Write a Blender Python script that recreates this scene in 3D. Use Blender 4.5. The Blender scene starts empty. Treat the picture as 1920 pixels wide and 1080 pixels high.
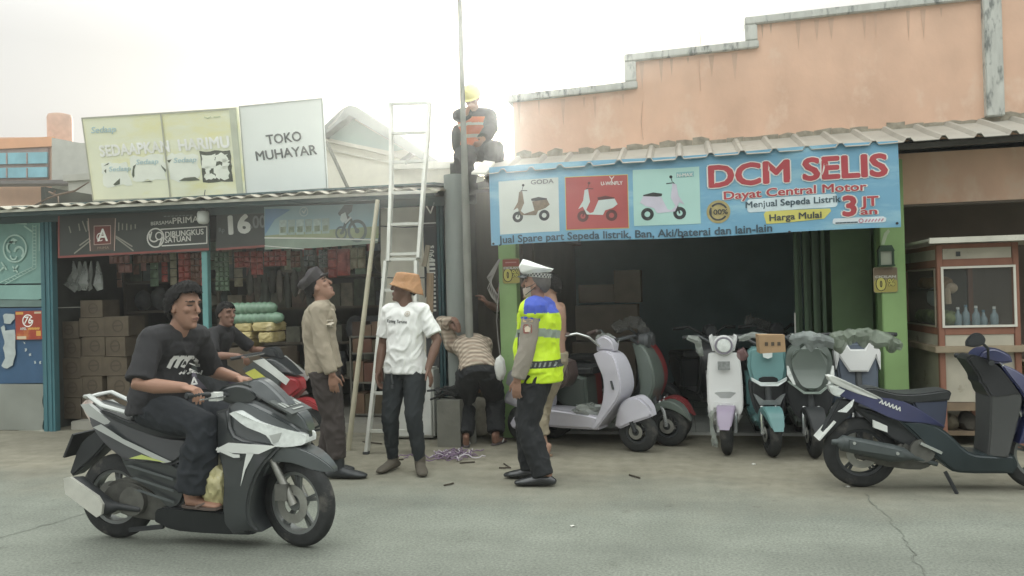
import bpy, bmesh, math, random
from mathutils import Vector, Matrix, noise
from mathutils.bvhtree import BVHTree
V = Vector
sc = bpy.context.scene
COL = sc.collection
rnd = random.Random(7)
rad = math.radians
# ------------------------------------------------------------------ camera
FPX = 1500.0
YAW, PIT, ROLL, CAMH = rad(12), math.atan(15 / 1500), rad(1.5), 1.5
_R = V((math.cos(YAW), math.sin(YAW), 0)); _f = V((-math.sin(YAW), math.cos(YAW), 0)); _U = V((0, 0, 1))
cF = _f * math.cos(PIT) + _U * math.sin(PIT); cU0 = _U * math.cos(PIT) - _f * math.sin(PIT)
cR = _R * math.cos(ROLL) - cU0 * math.sin(ROLL); cU = cU0 * math.cos(ROLL) + _R * math.sin(ROLL)
CAM = V((0, 0, CAMH))
cam = bpy.data.objects.new("camera", bpy.data.cameras.new("camera")); COL.objects.link(cam)
m = Matrix.Identity(4)
for i in range(3):
    m[i][0] = cR[i]; m[i][1] = cU[i]; m[i][2] = -cF[i]; m[i][3] = CAM[i]
cam.matrix_world = m
cam.data.sensor_width = 36; cam.data.lens = 36 * FPX / 1920; cam.data.clip_start = .05; cam.data.clip_end = 1000
sc.camera = cam
def _ray(px, py): return cF + cR * ((px - 960) / FPX) - cU * ((py - 540) / FPX)
def P(px, py, Y):                       # point of the photo at world depth Y
    d = _ray(px, py); return CAM + d * (Y / d.y)
def G(px, py, z=0):                     # point of the photo on the ground
    d = _ray(px, py); return CAM + d * ((z - CAMH) / d.z)
# ------------------------------------------------------------------ sky, sun, exposure
SUNV = _ray(925, 205).normalized()
EL, AZ = math.asin(SUNV.z), math.atan2(SUNV.x, SUNV.y)
w = bpy.data.worlds.new("World"); sc.world = w; w.use_nodes = True
nt = w.node_tree; N = nt.nodes; L = nt.links
bg = N["Background"]; bg.inputs[1].default_value = .1
sky = N.new("ShaderNodeTexSky"); sky.sky_type = 'NISHITA'; sky.sun_disc = False
sky.sun_elevation = EL; sky.sun_rotation = AZ; sky.dust_density = 4; sky.air_density = 1.2
tc = N.new("ShaderNodeTexCoord"); sx = N.new("ShaderNodeSeparateXYZ"); L.new(tc.outputs["Generated"], sx.inputs[0])
rp = N.new("ShaderNodeValToRGB"); L.new(sx.outputs[2], rp.inputs[0])
el = rp.color_ramp.elements
el[0].position = 0; el[0].color = (.80, .80, .775, 1)
el[1].position = 1; el[1].color = (.97, 1, .965, 1)
e = el.new(.30); e.color = (.82, .82, .80, 1)
e = el.new(.45); e.color = (.97, 1, .965, 1)
ml = N.new("ShaderNodeMath"); ml.operation = 'MULTIPLY_ADD'; L.new(sx.outputs[2], ml.inputs[0])
mr = N.new("ShaderNodeMapRange"); L.new(sx.outputs[2], mr.inputs[0])
mr.inputs[1].default_value = .28; mr.inputs[2].default_value = .8; mr.inputs[3].default_value = 9.1; mr.inputs[4].default_value = 28
vs = N.new("ShaderNodeVectorMath"); vs.operation = 'SCALE'; L.new(rp.outputs[0], vs.inputs[0]); L.new(mr.outputs[0], vs.inputs[3])
N.remove(ml)
mx = N.new("ShaderNodeMix"); mx.data_type = 'RGBA'; mx.inputs[0].default_value = .9
L.new(sky.outputs[0], mx.inputs[6]); L.new(vs.outputs[0], mx.inputs[7]); L.new(mx.outputs[2], bg.inputs[0])
sl = bpy.data.lights.new("sun", 'SUN'); sl.energy = 5; sl.angle = rad(4); sl.color = (1, .96, .88)
so = bpy.data.objects.new("sun", sl); COL.objects.link(so); so.rotation_euler = (-SUNV).to_track_quat('-Z', 'Y').to_euler()
sc.view_settings.view_transform = 'Standard'; sc.view_settings.look = 'None'; sc.view_settings.gamma = 1
sc.view_settings.exposure = .08
sc.render.engine = 'CYCLES'
sc.cycles.max_bounces = 8; sc.cycles.transparent_max_bounces = 16
sc.cycles.use_denoising = True
# ------------------------------------------------------------------ materials
def lin(c, sat=.78):
    g = .3 * c[0] + .59 * c[1] + .11 * c[2]; c = [g + (v - g) * sat for v in c]
    return tuple((x / 12.92 if x <= .04045 else ((x + .055) / 1.055) ** 2.4) for x in [v / 255 for v in c])
MATS = {}
def M(name, col, rough=.6, metal=0, var=.12, vs=5, bump=0, bs=30, alpha=1, spec=.4, col2=None, cs=3, ct=.5, stretch=(1, 1, 1), coat=0, sat=.78):
    """col in sRGB 0-255; var = tone variation; col2 = patches of a second colour (dirt, wear) where noise exceeds ct"""
    if name in MATS: return MATS[name]
    m = bpy.data.materials.new(name); m.use_nodes = True
    n = m.node_tree.nodes; l = m.node_tree.links; b = n["Principled BSDF"]
    c = lin(col, sat)
    b.inputs["Roughness"].default_value = rough; b.inputs["Metallic"].default_value = metal
    b.inputs["Specular IOR Level"].default_value = spec; b.inputs["Alpha"].default_value = alpha
    b.inputs["Coat Weight"].default_value = coat
    t = n.new("ShaderNodeTexCoord"); mp = n.new("ShaderNodeMapping"); l.new(t.outputs["Object"], mp.inputs[0]); mp.inputs[3].default_value = stretch
    ns = n.new("ShaderNodeTexNoise"); ns.inputs["Scale"].default_value = vs; ns.inputs["Detail"].default_value = 5; l.new(mp.outputs[0], ns.inputs[0])
    r = n.new("ShaderNodeValToRGB"); l.new(ns.outputs[0], r.inputs[0])
    r.color_ramp.elements[0].position = .3; r.color_ramp.elements[1].position = .7
    r.color_ramp.elements[0].color = tuple(x * (1 - var) for x in c) + (1,); r.color_ramp.elements[1].color = tuple(min(1, x * (1 + var)) for x in c) + (1,)
    out = r.outputs[0]
    if col2:
        n2 = n.new("ShaderNodeTexNoise"); n2.inputs["Scale"].default_value = cs; n2.inputs["Detail"].default_value = 8; n2.inputs["Roughness"].default_value = .65; l.new(mp.outputs[0], n2.inputs[0])
        r2 = n.new("ShaderNodeValToRGB"); l.new(n2.outputs[0], r2.inputs[0]); r2.color_ramp.elements[0].position = ct; r2.color_ramp.elements[1].position = min(1, ct + .12)
        mxx = n.new("ShaderNodeMix"); mxx.data_type = 'RGBA'; l.new(r2.outputs[0], mxx.inputs[0]); l.new(out, mxx.inputs[6]); mxx.inputs[7].default_value = lin(col2) + (1,)
        out = mxx.outputs[2]
    l.new(out, b.inputs["Base Color"])
    if bump:
        n3 = n.new("ShaderNodeTexNoise"); n3.inputs["Scale"].default_value = bs; n3.inputs["Detail"].default_value = 4; l.new(mp.outputs[0], n3.inputs[0])
        bp = n.new("ShaderNodeBump"); bp.inputs["Strength"].default_value = bump; bp.inputs["Distance"].default_value = .01; l.new(n3.outputs[0], bp.inputs["Height"]); l.new(bp.outputs[0], b.inputs["Normal"])
    MATS[name] = m; return m
# ------------------------------------------------------------------ objects
def mat4(loc, rz=0): return Matrix.Translation(V(loc)) @ Matrix.Rotation(rz, 4, 'Z')
def tag(o, label=None, cat=None, group=None, kind=None):
    for k, v in (("label", label), ("category", cat), ("group", group), ("kind", kind)):
        if v: o[k] = v
    return o
def thing(name, label, cat, loc=(0, 0, 0), rz=0, group=None):
    o = bpy.data.objects.new(name, None); COL.objects.link(o); o.empty_display_size = .1
    o.location = V(loc); o.rotation_euler = (0, 0, rz); o["_m"] = 0
    del o["_m"]
    return tag(o, label, cat, group)
def wm(o):
    M_ = mat4(o.location, o.rotation_euler.z)
    return wm(o.parent) @ M_ if o.parent else M_
def ob(name, bm, mats, parent=None, world=False, smooth=True, ang=40, bevel=0, seg=2):
    if world and parent is not None: bmesh.ops.transform(bm, matrix=wm(parent).inverted(), verts=bm.verts)
    if bevel:
        bmesh.ops.bevel(bm, geom=[e for e in bm.edges if len(e.link_faces) == 2 and e.calc_face_angle(0) > rad(35)], offset=bevel, segments=seg, affect='EDGES', clamp_overlap=True)
    bmesh.ops.recalc_face_normals(bm, faces=bm.faces)
    me = bpy.data.meshes.new(name); bm.to_mesh(me); bm.free()
    for q in (mats if isinstance(mats, (list, tuple)) else [mats]): me.materials.append(q)
    if smooth:
        for p in me.polygons: p.use_smooth = True
        me.set_sharp_from_angle(angle=rad(ang))
    o = bpy.data.objects.new(name, me); COL.objects.link(o)
    if parent is not None: o.parent = parent
    return o
def B(): return bmesh.new()
def box(bm, a, b, mi=0):
    a, b = V(a), V(b)
    vs = [bm.verts.new((x, y, z)) for z in (a.z, b.z) for y in (a.y, b.y) for x in (a.x, b.x)]
    for q in ((0, 2, 3, 1), (4, 5, 7, 6), (0, 1, 5, 4), (2, 6, 7, 3), (0, 4, 6, 2), (1, 3, 7, 5)):
        bm.faces.new([vs[i] for i in q]).material_index = mi
    return vs
def bar(bm, a, b, w, d=None, up=(0, 0, 1), mi=0):      # rectangular bar from a to b
    a, b = V(a), V(b); d = d or w; t = (b - a).normalized(); s = t.cross(V(up))
    if s.length < 1e-4: s = t.cross(V((1, 0, 0)))
    s.normalize(); u = s.cross(t)
    r = []
    for c in (a, b): r.append([bm.verts.new(c + s * (w / 2 * i) + u * (d / 2 * j)) for i, j in ((-1, -1), (1, -1), (1, 1), (-1, 1))])
    for k in range(4): bm.faces.new([r[0][k], r[0][(k + 1) % 4], r[1][(k + 1) % 4], r[1][k]]).material_index = mi
    bm.faces.new(r[0][::-1]).material_index = mi; bm.faces.new(r[1]).material_index = mi
def tube(bm, pts, rs, seg=10, side=None, caps=True, mi=0):
    """loft of elliptical rings along pts; rs: radius or (r_side, r_other)"""
    pts = [V(p) for p in pts]
    if not isinstance(rs, (list, tuple)): rs = [rs] * len(pts)
    rs = [(q, q) if not isinstance(q, (tuple, list)) else q for q in rs]
    rings = []; n = len(pts); U = None
    for i, p in enumerate(pts):
        t = (pts[min(i + 1, n - 1)] - pts[max(i - 1, 0)])
        t = t.normalized() if t.length > 1e-9 else V((0, 0, 1))
        s = V(side[i] if isinstance(side, list) else side) if side is not None else (U or (V((0, 0, 1)) if abs(t.z) < .9 else V((1, 0, 0))))
        U = s - t * s.dot(t)
        if U.length < 1e-4: U = t.orthogonal()
        U.normalize(); W = t.cross(U)
        ru, rv = rs[i]
        rg = lambda c, k: [bm.verts.new(c + U * (math.cos(a) * ru * k) + W * (math.sin(a) * rv * k)) for a in [2 * math.pi * j / seg for j in range(seg)]]
        if caps == 'round' and i == 0: q = min(ru, rv); rings.append(rg(p - t * q * .85, .45)); rings.append(rg(p - t * q * .5, .85))
        rings.append(rg(p, 1))
        if caps == 'round' and i == n - 1: q = min(ru, rv); rings.append(rg(p + t * q * .5, .85)); rings.append(rg(p + t * q * .85, .45))
    for a, b in zip(rings[:-1], rings[1:]):
        for j in range(seg): bm.faces.new([a[j], a[(j + 1) % seg], b[(j + 1) % seg], b[j]]).material_index = mi
    if caps: bm.faces.new(rings[0][::-1]).material_index = mi; bm.faces.new(rings[-1]).material_index = mi
def ball(bm, c, r, seg=12, mi=0, rot=None):
    r = r if isinstance(r, (tuple, list)) else (r, r, r)
    mt = Matrix.Translation(V(c)) @ (rot.to_4x4() if rot else Matrix.Identity(4)) @ Matrix.Diagonal((r[0], r[1], r[2], 1))
    q = bmesh.ops.create_uvsphere(bm, u_segments=seg, v_segments=max(6, seg * 2 // 3), radius=1, matrix=mt)
    for v in q["verts"]:
        for f in v.link_faces: f.material_index = mi
def lathe(bm, prof, seg=28, c=(0, 0, 0), axis='y', mi=0, closed=True):     # prof: (radius, along)
    c = V(c); rings = []
    for r, h in prof:
        rg = []
        for j in range(seg):
            a = 2 * math.pi * j / seg; x, y = r * math.cos(a), r * math.sin(a)
            rg.append(bm.verts.new(c + (V((x, h, y)) if axis == 'y' else V((x, y, h)) if axis == 'z' else V((h, x, y)))))
        rings.append(rg)
    if closed: rings.append(rings[0])
    for a, b in zip(rings[:-1], rings[1:]):
        for j in range(seg): bm.faces.new([a[j], a[(j + 1) % seg], b[(j + 1) % seg], b[j]]).material_index = mi
    if not closed:
        bm.faces.new(rings[0][::-1]).material_index = mi; bm.faces.new(rings[-1]).material_index = mi
def join(bm, t):
    me = bpy.data.meshes.new("t"); t.to_mesh(me); t.free(); bm.from_mesh(me); bpy.data.meshes.remove(me)
def rounded(pts, n=3, keep=62):          # Catmull-Rom through the outline, sharp corners kept
    m_ = len(pts); sh = []
    for i in range(m_):
        a = V(pts[i][:2]) - V(pts[i - 1][:2]); b_ = V(pts[(i + 1) % m_][:2]) - V(pts[i][:2])
        sh.append(a.length < 1e-6 or b_.length < 1e-6 or a.angle(b_) > rad(keep))
    out = []
    for i in range(m_):
        p0, p1, p2, p3 = pts[i - 1], pts[i], pts[(i + 1) % m_], pts[(i + 2) % m_]
        if sh[i]: p0 = tuple(2 * a - b_ for a, b_ in zip(p1, p2))
        if sh[(i + 1) % m_]: p3 = tuple(2 * a - b_ for a, b_ in zip(p2, p1))
        d = math.dist(p1[:2], p2[:2]); k = n if d > .03 else 1
        for j in range(k):
            t = j / k
            out.append(tuple(.5 * (2 * b_ + (c - a) * t + (2 * a - 5 * b_ + 4 * c - d_) * t * t + (3 * b_ - a - 3 * c + d_) * t ** 3) for a, b_, c, d_ in zip(p0, p1, p2, p3)))
    return out
def panel(bm, pts, w=None, bev=.015, seg=2, y0=0, mi=0):     # side-view outline (x, z[, half width]) swept across y and rounded
    t = bmesh.new(); Lv, Rv = [], []
    pts = rounded([(p[0], p[1], p[2] if len(p) > 2 else w) for p in pts])
    for p in pts:
        h = p[2]
        Lv.append(t.verts.new((p[0], y0 + h, p[1]))); Rv.append(t.verts.new((p[0], y0 - h, p[1])))
    f1 = t.faces.new(Lv); f2 = t.faces.new(Rv[::-1]); n = len(pts)
    for i in range(n): t.faces.new([Lv[i], Rv[i], Rv[(i + 1) % n], Lv[(i + 1) % n]])
    bmesh.ops.recalc_face_normals(t, faces=t.faces)
    if bev: bmesh.ops.bevel(t, geom=list({e for f in (f1, f2) for e in f.edges}), offset=bev, segments=seg, affect='EDGES', clamp_overlap=True)
    for f in t.faces: f.material_index = mi
    bmesh.ops.triangulate(t, faces=[f for f in t.faces if len(f.verts) > 4])
    join(bm, t)
def fpanel(bm, pts, x0, dep, rake=0, z0=0, bev=.02, seg=3, bulge=0, soft=1):       # front-view outline (y, z), thickness dep, leaning back by rake
    t = bmesh.new(); A, Q = [], []
    if soft: pts = rounded(pts)
    for y, z in pts:
        x = x0 - (z - z0) * rake
        A.append(t.verts.new((x - bulge * abs(y), y, z))); Q.append(t.verts.new((x - dep - bulge * abs(y), y, z)))
    f1 = t.faces.new(A); t.faces.new(Q[::-1]); n = len(pts)
    for i in range(n): t.faces.new([A[i], Q[i], Q[(i + 1) % n], A[(i + 1) % n]])
    bmesh.ops.recalc_face_normals(t, faces=t.faces)
    if bev: bmesh.ops.bevel(t, geom=list(f1.edges), offset=bev, segments=seg, affect='EDGES', clamp_overlap=True)
    bmesh.ops.triangulate(t, faces=[f for f in t.faces if len(f.verts) > 4])
    join(bm, t)
def prism(bm, pts, d, mi=0):      # polygon of 3D points swept by vector d
    a = [bm.verts.new(V(p)) for p in pts]; b = [bm.verts.new(V(p) + V(d)) for p in pts]; n = len(pts)
    fs = [bm.faces.new(a), bm.faces.new(b[::-1])] + [bm.faces.new([a[i], b[i], b[(i + 1) % n], a[(i + 1) % n]]) for i in range(n)]
    for f in fs: f.material_index = mi
class Frame:                      # flat printed things: u right, v up, n towards the viewer
    def __init__(s, o, ex, ey): s.o = V(o); s.ex = V(ex).normalized(); s.ey = V(ey); s.ey = (s.ey - s.ex * s.ey.dot(s.ex)).normalized(); s.n = s.ex.cross(s.ey)
    def p(s, u, v, w=0): return s.o + s.ex * u + s.ey * v + s.n * w
    def m(s, u, v, w=0, rot=0):
        m_ = Matrix.Identity(4); p = s.p(u, v, w)
        for i in range(3): m_[i][0] = s.ex[i]; m_[i][1] = s.ey[i]; m_[i][2] = s.n[i]; m_[i][3] = p[i]
        return m_ @ Matrix.Rotation(rot, 4, 'Z')
def flat(bm, F, pts, w=.002, t=.0015, mi=0): prism(bm, [F.p(u, v, w) for u, v in pts], -F.n * t, mi)
def frect(bm, F, u0, v0, u1, v1, w=.002, t=.0015, mi=0): flat(bm, F, [(u0, v0), (u1, v0), (u1, v1), (u0, v1)], w, t, mi)
def fring(bm, F, u, v, r0, r1, w=.002, n=28, a0=0, a1=2 * math.pi, sy=1, mi=0):
    for i in range(n):
        q = [a0 + (a1 - a0) * k / n for k in (i, i + 1)]
        flat(bm, F, [(u + r * math.cos(a), v + r * sy * math.sin(a)) for r, a in ((r0, q[0]), (r1, q[0]), (r1, q[1]), (r0, q[1]))], w, .0015, mi)
def fdisc(bm, F, u, v, r, w=.002, n=24, sy=1, mi=0): flat(bm, F, [(u + r * math.cos(2 * math.pi * i / n), v + r * sy * math.sin(2 * math.pi * i / n)) for i in range(n)], w, .0015, mi)
def fline(bm, F, pts, th, w=.002, mi=0):
    for a, b in zip(pts[:-1], pts[1:]):
        d = V((b[0] - a[0], b[1] - a[1])); 
        if d.length < 1e-6: continue
        q = V((-d.y, d.x)).normalized() * th / 2; e = d.normalized() * th * .3
        flat(bm, F, [(a[0] + q.x - e.x, a[1] + q.y - e.y), (a[0] - q.x - e.x, a[1] - q.y - e.y), (b[0] - q.x + e.x, b[1] - q.y + e.y), (b[0] + q.x + e.x, b[1] + q.y + e.y)], w, .0015, mi)
def rrect(u0, v0, u1, v1, r, n=5):
    o = []
    for cx, cy, a in ((u1 - r, v1 - r, 0), (u0 + r, v1 - r, 90), (u0 + r, v0 + r, 180), (u1 - r, v0 + r, 270)):
        o += [(cx + r * math.cos(rad(a + 90 * k / n)), cy + r * math.sin(rad(a + 90 * k / n))) for k in range(n + 1)]
    return o
def text(F, s, u, v, h, mat, parent, w=.004, bold=0, sx=1, align='CENTER', name='lettering', rot=0, ital=0, width=None, wrap=None):
    """h = cap height; width = total width to fit"""
    cu = bpy.data.curves.new("t", 'FONT'); cu.body = s; cu.size = h / .69; cu.extrude = .0006; cu.align_x = align; cu.shear = ital; cu.resolution_u = 3
    o = bpy.data.objects.new("t", cu); COL.objects.link(o)
    dg = bpy.context.evaluated_depsgraph_get(); me = bpy.data.meshes.new_from_object(o.evaluated_get(dg)); bpy.data.objects.remove(o)
    if width:
        xs = [q.co.x for q in me.vertices]; sx = width / max(1e-6, max(xs) - min(xs))
    if bold > .008:
        t = bmesh.new()
        for k in range(9):
            a_ = k * math.pi / 4; q = bmesh.new(); q.from_mesh(me); dx = 0 if k == 8 else bold * h * 1.1
            for vv in q.verts: vv.co += V((dx * math.cos(a_) / sx if not width else dx * math.cos(a_), dx * math.sin(a_), k * .00012))
            join(t, q)
        t.to_mesh(me); t.free()
    if width:
        xs = [q.co.x for q in me.vertices]; sx = width / max(1e-6, max(xs) - min(xs))
    me.transform(F.m(u, v, w, rot) @ Matrix.Diagonal((sx, 1, 1, 1)))
    if wrap:
        for q in me.vertices:
            nl = wrap(q.co, F.n)
            if nl is not None: q.co = nl
    if parent is not None: me.transform(wm(parent).inverted())
    me.name = name; me.materials.clear(); me.materials.append(mat)
    ob_ = bpy.data.objects.new(name, me); COL.objects.link(ob_)
    if parent is not None: ob_.parent = parent
    return ob_
def crumple(bm, c, r, seed=0, amp=.25, sub=3, f=3, flatb=None):
    mt = Matrix.Translation(V(c)) @ Matrix.Diagonal((r[0], r[1], r[2], 1))
    q = bmesh.ops.create_icosphere(bm, subdivisions=sub, radius=1, matrix=mt)
    cc = V(c)
    for v in q["verts"]:
        d = v.co - cc; u = V((d.x / r[0], d.y / r[1], d.z / r[2]))
        k = 1 + amp * (noise.noise(u * f + V((seed * 3.1, 1, 2))) + .6 * abs(noise.noise(u * f * 2.3 + V((0, seed * 2.7, 5)))) + .35 * noise.noise(u * f * 5 + V((seed, 2, 1))))
        v.co = cc + d * k
        if flatb is not None and v.co.z < flatb: v.co.z = flatb
def pillow(bm, c, r, e=.45, seed=0, amp=.06, sub=4):
    q = bmesh.ops.create_icosphere(bm, subdivisions=sub, radius=1); c = V(c)
    for v in q["verts"]:
        d = v.co.copy(); m_ = max(abs(d.x), abs(d.y), abs(d.z)); k = (1 - e) + e / m_
        d = d * k; n_ = 1 + amp * noise.noise(d * 3.5 + V((seed, 0, 0))) + amp * .6 * noise.noise(d * 9 + V((0, seed, 0)))
        v.co = c + V((d.x * r[0], d.y * r[1], d.z * r[2])) * n_
ORD = ['first', 'second', 'third', 'fourth', 'fifth', 'sixth', 'seventh', 'eighth', 'ninth', 'tenth', 'eleventh', 'twelfth', 'thirteenth', 'fourteenth', 'fifteenth', 'sixteenth', 'seventeenth']
# ================================================================== SETTING
def ground_mat(name, paved):
    m = bpy.data.materials.new(name); m.use_nodes = True
    n = m.node_tree.nodes; l = m.node_tree.links; b = n["Principled BSDF"]; b.inputs["Roughness"].default_value = .9; b.inputs["Specular IOR Level"].default_value = .2
    t = n.new("ShaderNodeTexCoord"); sp = n.new("ShaderNodeSeparateXYZ"); l.new(t.outputs["Object"], sp.inputs[0])
    def nz(scale, det=6, rough=.6):
        q = n.new("ShaderNodeTexNoise"); q.inputs["Scale"].default_value = scale; q.inputs["Detail"].default_value = det; q.inputs["Roughness"].default_value = rough; l.new(t.outputs["Object"], q.inputs[0]); return q
    def ramp(src, p0, c0, p1, c1):
        q = n.new("ShaderNodeValToRGB"); l.new(src, q.inputs[0]); e = q.color_ramp.elements
        e[0].position = p0; e[0].color = c0 + (1,); e[1].position = p1; e[1].color = c1 + (1,); return q
    def mix(f, a, c, mode='MIX'):
        q = n.new("ShaderNodeMix"); q.data_type = 'RGBA'; q.blend_type = mode
        if isinstance(f, float): q.inputs[0].default_value = f
        else: l.new(f, q.inputs[0])
        l.new(a, q.inputs[6]); l.new(c, q.inputs[7]); return q.outputs[2]
    grain = nz(60, 3, .7); big = nz(.9, 6)
    asp = ramp(grain.outputs[0], .3, lin((100, 106, 96)), .7, lin((139, 144, 132)))
    dust = ramp(nz(7).outputs[0], .3, lin((126, 122, 104)), .72, lin((148, 143, 125)))
    # dusty verge towards the shops, ragged edge
    md = n.new("ShaderNodeMath"); md.operation = 'MULTIPLY_ADD'; l.new(big.outputs[0], md.inputs[0]); md.inputs[1].default_value = 2.2; l.new(sp.outputs[1], md.inputs[2])
    mr = n.new("ShaderNodeMapRange"); l.new(md.outputs[0], mr.inputs[0]); mr.inputs[1].default_value = 6.5; mr.inputs[2].default_value = 7.9
    out = mix(mr.outputs[0], asp.outputs[0], dust.outputs[0])
    patch = ramp(nz(1.7).outputs[0], .35, (.87, .87, .87), .65, (1.05, 1.05, 1.05)); out = mix(1.0, out, patch.outputs[0], 'MULTIPLY')
    spots = ramp(nz(5.5, 8).outputs[0], .62, (1, 1, 1), .75, (.72, .71, .7)); out = mix(1.0, out, spots.outputs[0], 'MULTIPLY')
    st = n.new("ShaderNodeTexNoise"); st.inputs["Scale"].default_value = 1.1; st.inputs["Detail"].default_value = 7; mp = n.new("ShaderNodeMapping"); mp.inputs[3].default_value = (.22, 1.5, 1); l.new(t.outputs["Object"], mp.inputs[0]); l.new(mp.outputs[0], st.inputs[0])
    tr = ramp(st.outputs[0], .42, (1.03, 1.03, 1.02), .66, (.86, .86, .86)); out = mix(1.0, out, tr.outputs[0], 'MULTIPLY')
    l.new(out, b.inputs["Base Color"])
    bp = n.new("ShaderNodeBump"); bp.inputs["Strength"].default_value = .6; bp.inputs["Distance"].default_value = .006; l.new(grain.outputs[0], bp.inputs["Height"]); l.new(bp.outputs[0], b.inputs["Normal"])
    return m
bm = B(); 
g = 60
for a, b_ in (((-250, -200, 0), (250, 300, 0)),):
    f = bm.faces.new([bm.verts.new(q) for q in ((-250, -200, 0), (250, -200, 0), (250, 300, 0), (-250, 300, 0))])
tag(ob('road', bm, ground_mat('road', 0), smooth=False), kind='structure')
def ribbon(name, pts, wd, mat, z=.004):
    bm = B(); Lv = []
    for i, p in enumerate(pts):
        p = V(p); t = (V(pts[min(i + 1, len(pts) - 1)]) - V(pts[max(i - 1, 0)])).normalized(); s = V((-t.y, t.x, 0)); k = wd * rnd.uniform(.4, 1.3)
        Lv.append((bm.verts.new((p.x + s.x * k, p.y + s.y * k, z)), bm.verts.new((p.x - s.x * k, p.y - s.y * k, z))))
    for a, b_ in zip(Lv[:-1], Lv[1:]): bm.faces.new([a[0], a[1], b_[1], b_[0]])
    return tag(ob(name, bm, mat, smooth=False), kind='structure')
CR = M('crack', (104, 108, 98), .95)
def wig(a, b, n=16, amp=.02):
    a, b = V(a), V(b); return [a.lerp(b, i / n) + V((rnd.uniform(-amp, amp), rnd.uniform(-amp, amp), 0)) for i in range(n + 1)]
ribbon('road_crack', wig(G(1622, 925), G(1690, 1000)) + wig(G(1690, 1000), G(1735, 1085))[1:], .003, CR)
ribbon('road_crack', wig(G(-10, 1012), G(175, 960)), .005, CR)

# ---- right hand shop: orange wall, stepped parapet, green pillars, room
ORG = M('orange_plaster', (222, 176, 146), .85, var=.13, vs=2.0, bump=.35, bs=14, col2=(228, 196, 170), cs=1.6, ct=.54, stretch=(1, 1, .7))
def stained(name, col, dark, sc_=2.2):
    return M(name, col, .9, var=.1, vs=9, bump=.3, bs=25, col2=dark, cs=5, ct=.56, stretch=(1, 1, .25))
COP = M('stained_coping', (188, 190, 182), .9, var=.12, vs=9, bump=.3, bs=25, col2=(118, 122, 118), cs=8, ct=.53, stretch=(1.6, 1, .5))
GRN = M('green_paint', (142, 184, 108), .6, var=.08, vs=4, col2=(122, 162, 94), cs=4, ct=.62)
YW = 8.5
shop = thing('orange_shop_building', 'single storey shop with stepped orange plaster parapet and green pillars', 'building', (0.2, YW, 0))
bm = B()
ztop = [(-1.74, 3.60), (-.52, 3.64), (-.52, 3.93), (.71, 3.96), (.71, 4.2), (5.2, 4.3)]
prism(bm, [(-1.74, YW, 2.3)] + [(x, YW, z) for x, z in ztop] + [(5.2, YW, 2.3)], (0, .16, 0))
ob('parapet_wall', bm, ORG, shop, True, False)
bm = B()
def cop(x0, z0, x1, z1): 
    prism(bm, [(x0, YW - .05, z0), (x1, YW - .05, z1), (x1, YW - .05, z1 + .075), (x0, YW - .05, z0 + .075)], (0, .26, 0))
cop(-1.80, 3.602, -.40, 3.645); cop(-.53, 3.932, .83, 3.962); cop(.70, 4.202, 2.9, 4.245)
box(bm, (-.53, YW - .045, 3.722), (-.41, YW + .2, 3.931)); box(bm, (.70, YW - .045, 4.04), (.82, YW + .2, 4.201))
ob('coping', bm, COP, shop, True, False, bevel=.008)
for pts in (((1312, 60), (1315, 95), (1311, 130), (1314, 170)), ((1205, 190), (1202, 230), (1206, 262))):
    bm = B(); tube(bm, [P(a, b_, YW - .003) for a, b_ in pts], .003, 5); ob('wall_crack', bm, M('wall_stain', (204, 164, 138), .9), shop, True, False)
for i in range(22):      # rain streaks running down from the coping
    x = -1.6 + i * .2 + rnd.uniform(-.08, .08); zt = 3.60 if x < -.5 else 3.93 if x < .72 else 4.2; ln = rnd.uniform(.06, .30); wd = rnd.uniform(.008, .03)
    if x > 2.85: break
    bm = B(); prism(bm, [(x - wd, YW - .003, zt), (x + wd, YW - .003, zt), (x + wd * .4, YW - .003, zt - ln * .6), (x, YW - .003, zt - ln), (x - wd * .5, YW - .003, zt - ln * .5)], (0, .002, 0)); ob('rain_streak', bm, M('streak', (204, 164, 138), .9, var=.1), shop, True, False)
bm = B(); box(bm, (2.90, YW - .07, 3.10), (3.06, YW + .2, 4.7))
ob('pilaster', bm, COP, shop, True, False, bevel=.01)
bm = B()       # cement fillet where the awning meets the wall
for i in range(30):
    x0 = -1.72 + i * .17; z0 = 2.985 + .018 * (x0 + 1.7) + rnd.uniform(-.012, .012); h = rnd.uniform(.025, .075)
    prism(bm, [(x0, YW - .004 - rnd.uniform(0, .004), z0 - .05), (x0 + .168, YW - .004, z0 - .05), (x0 + .168, YW - .004, z0 + h * rnd.uniform(.6, 1)), (x0 + .09, YW - .004, z0 + h * rnd.uniform(.8, 1.3)), (x0, YW - .004, z0 + h * rnd.uniform(.6, 1))], (0, .003, 0))
ob('cement_joint', bm, M('cement', (150, 142, 124), .95, var=.25, vs=14, bump=.5, bs=40), shop, True, False)
for x0, x1 in ((-1.90, -1.71), (1.88, 2.10)):
    bm = B(); box(bm, (x0, 8.28, 0), (x1, 8.48, 2.72)); ob('pillar', bm, GRN, shop, True, False, bevel=.008)
DK = M('interior_wall', (150, 182, 186), .95, var=.1, vs=2)
DKB = M('interior_wall_brown', (104, 96, 84), .95, var=.15, vs=2)
bm = B(); box(bm, (-1.9, 13.2, 0), (2.3, 13.35, 3)); ob('back_wall', bm, DK, shop, True, False)
bm = B(); box(bm, (-1.86, 8.70, 0), (-1.72, 13.19, 3)); ob('side_wall', bm, DKB, shop, True, False)
bm = B(); box(bm, (1.92, 8.70, 0), (2.06, 13.19, 3)); ob('side_wall', bm, M('green_wall', (96, 140, 72), .9), shop, True, False)
bm = B(); box(bm, (-1.9, 8.5, 2.80), (5.3, 13.3, 2.92)); ob('ceiling', bm, DK, shop, True, False)
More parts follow.
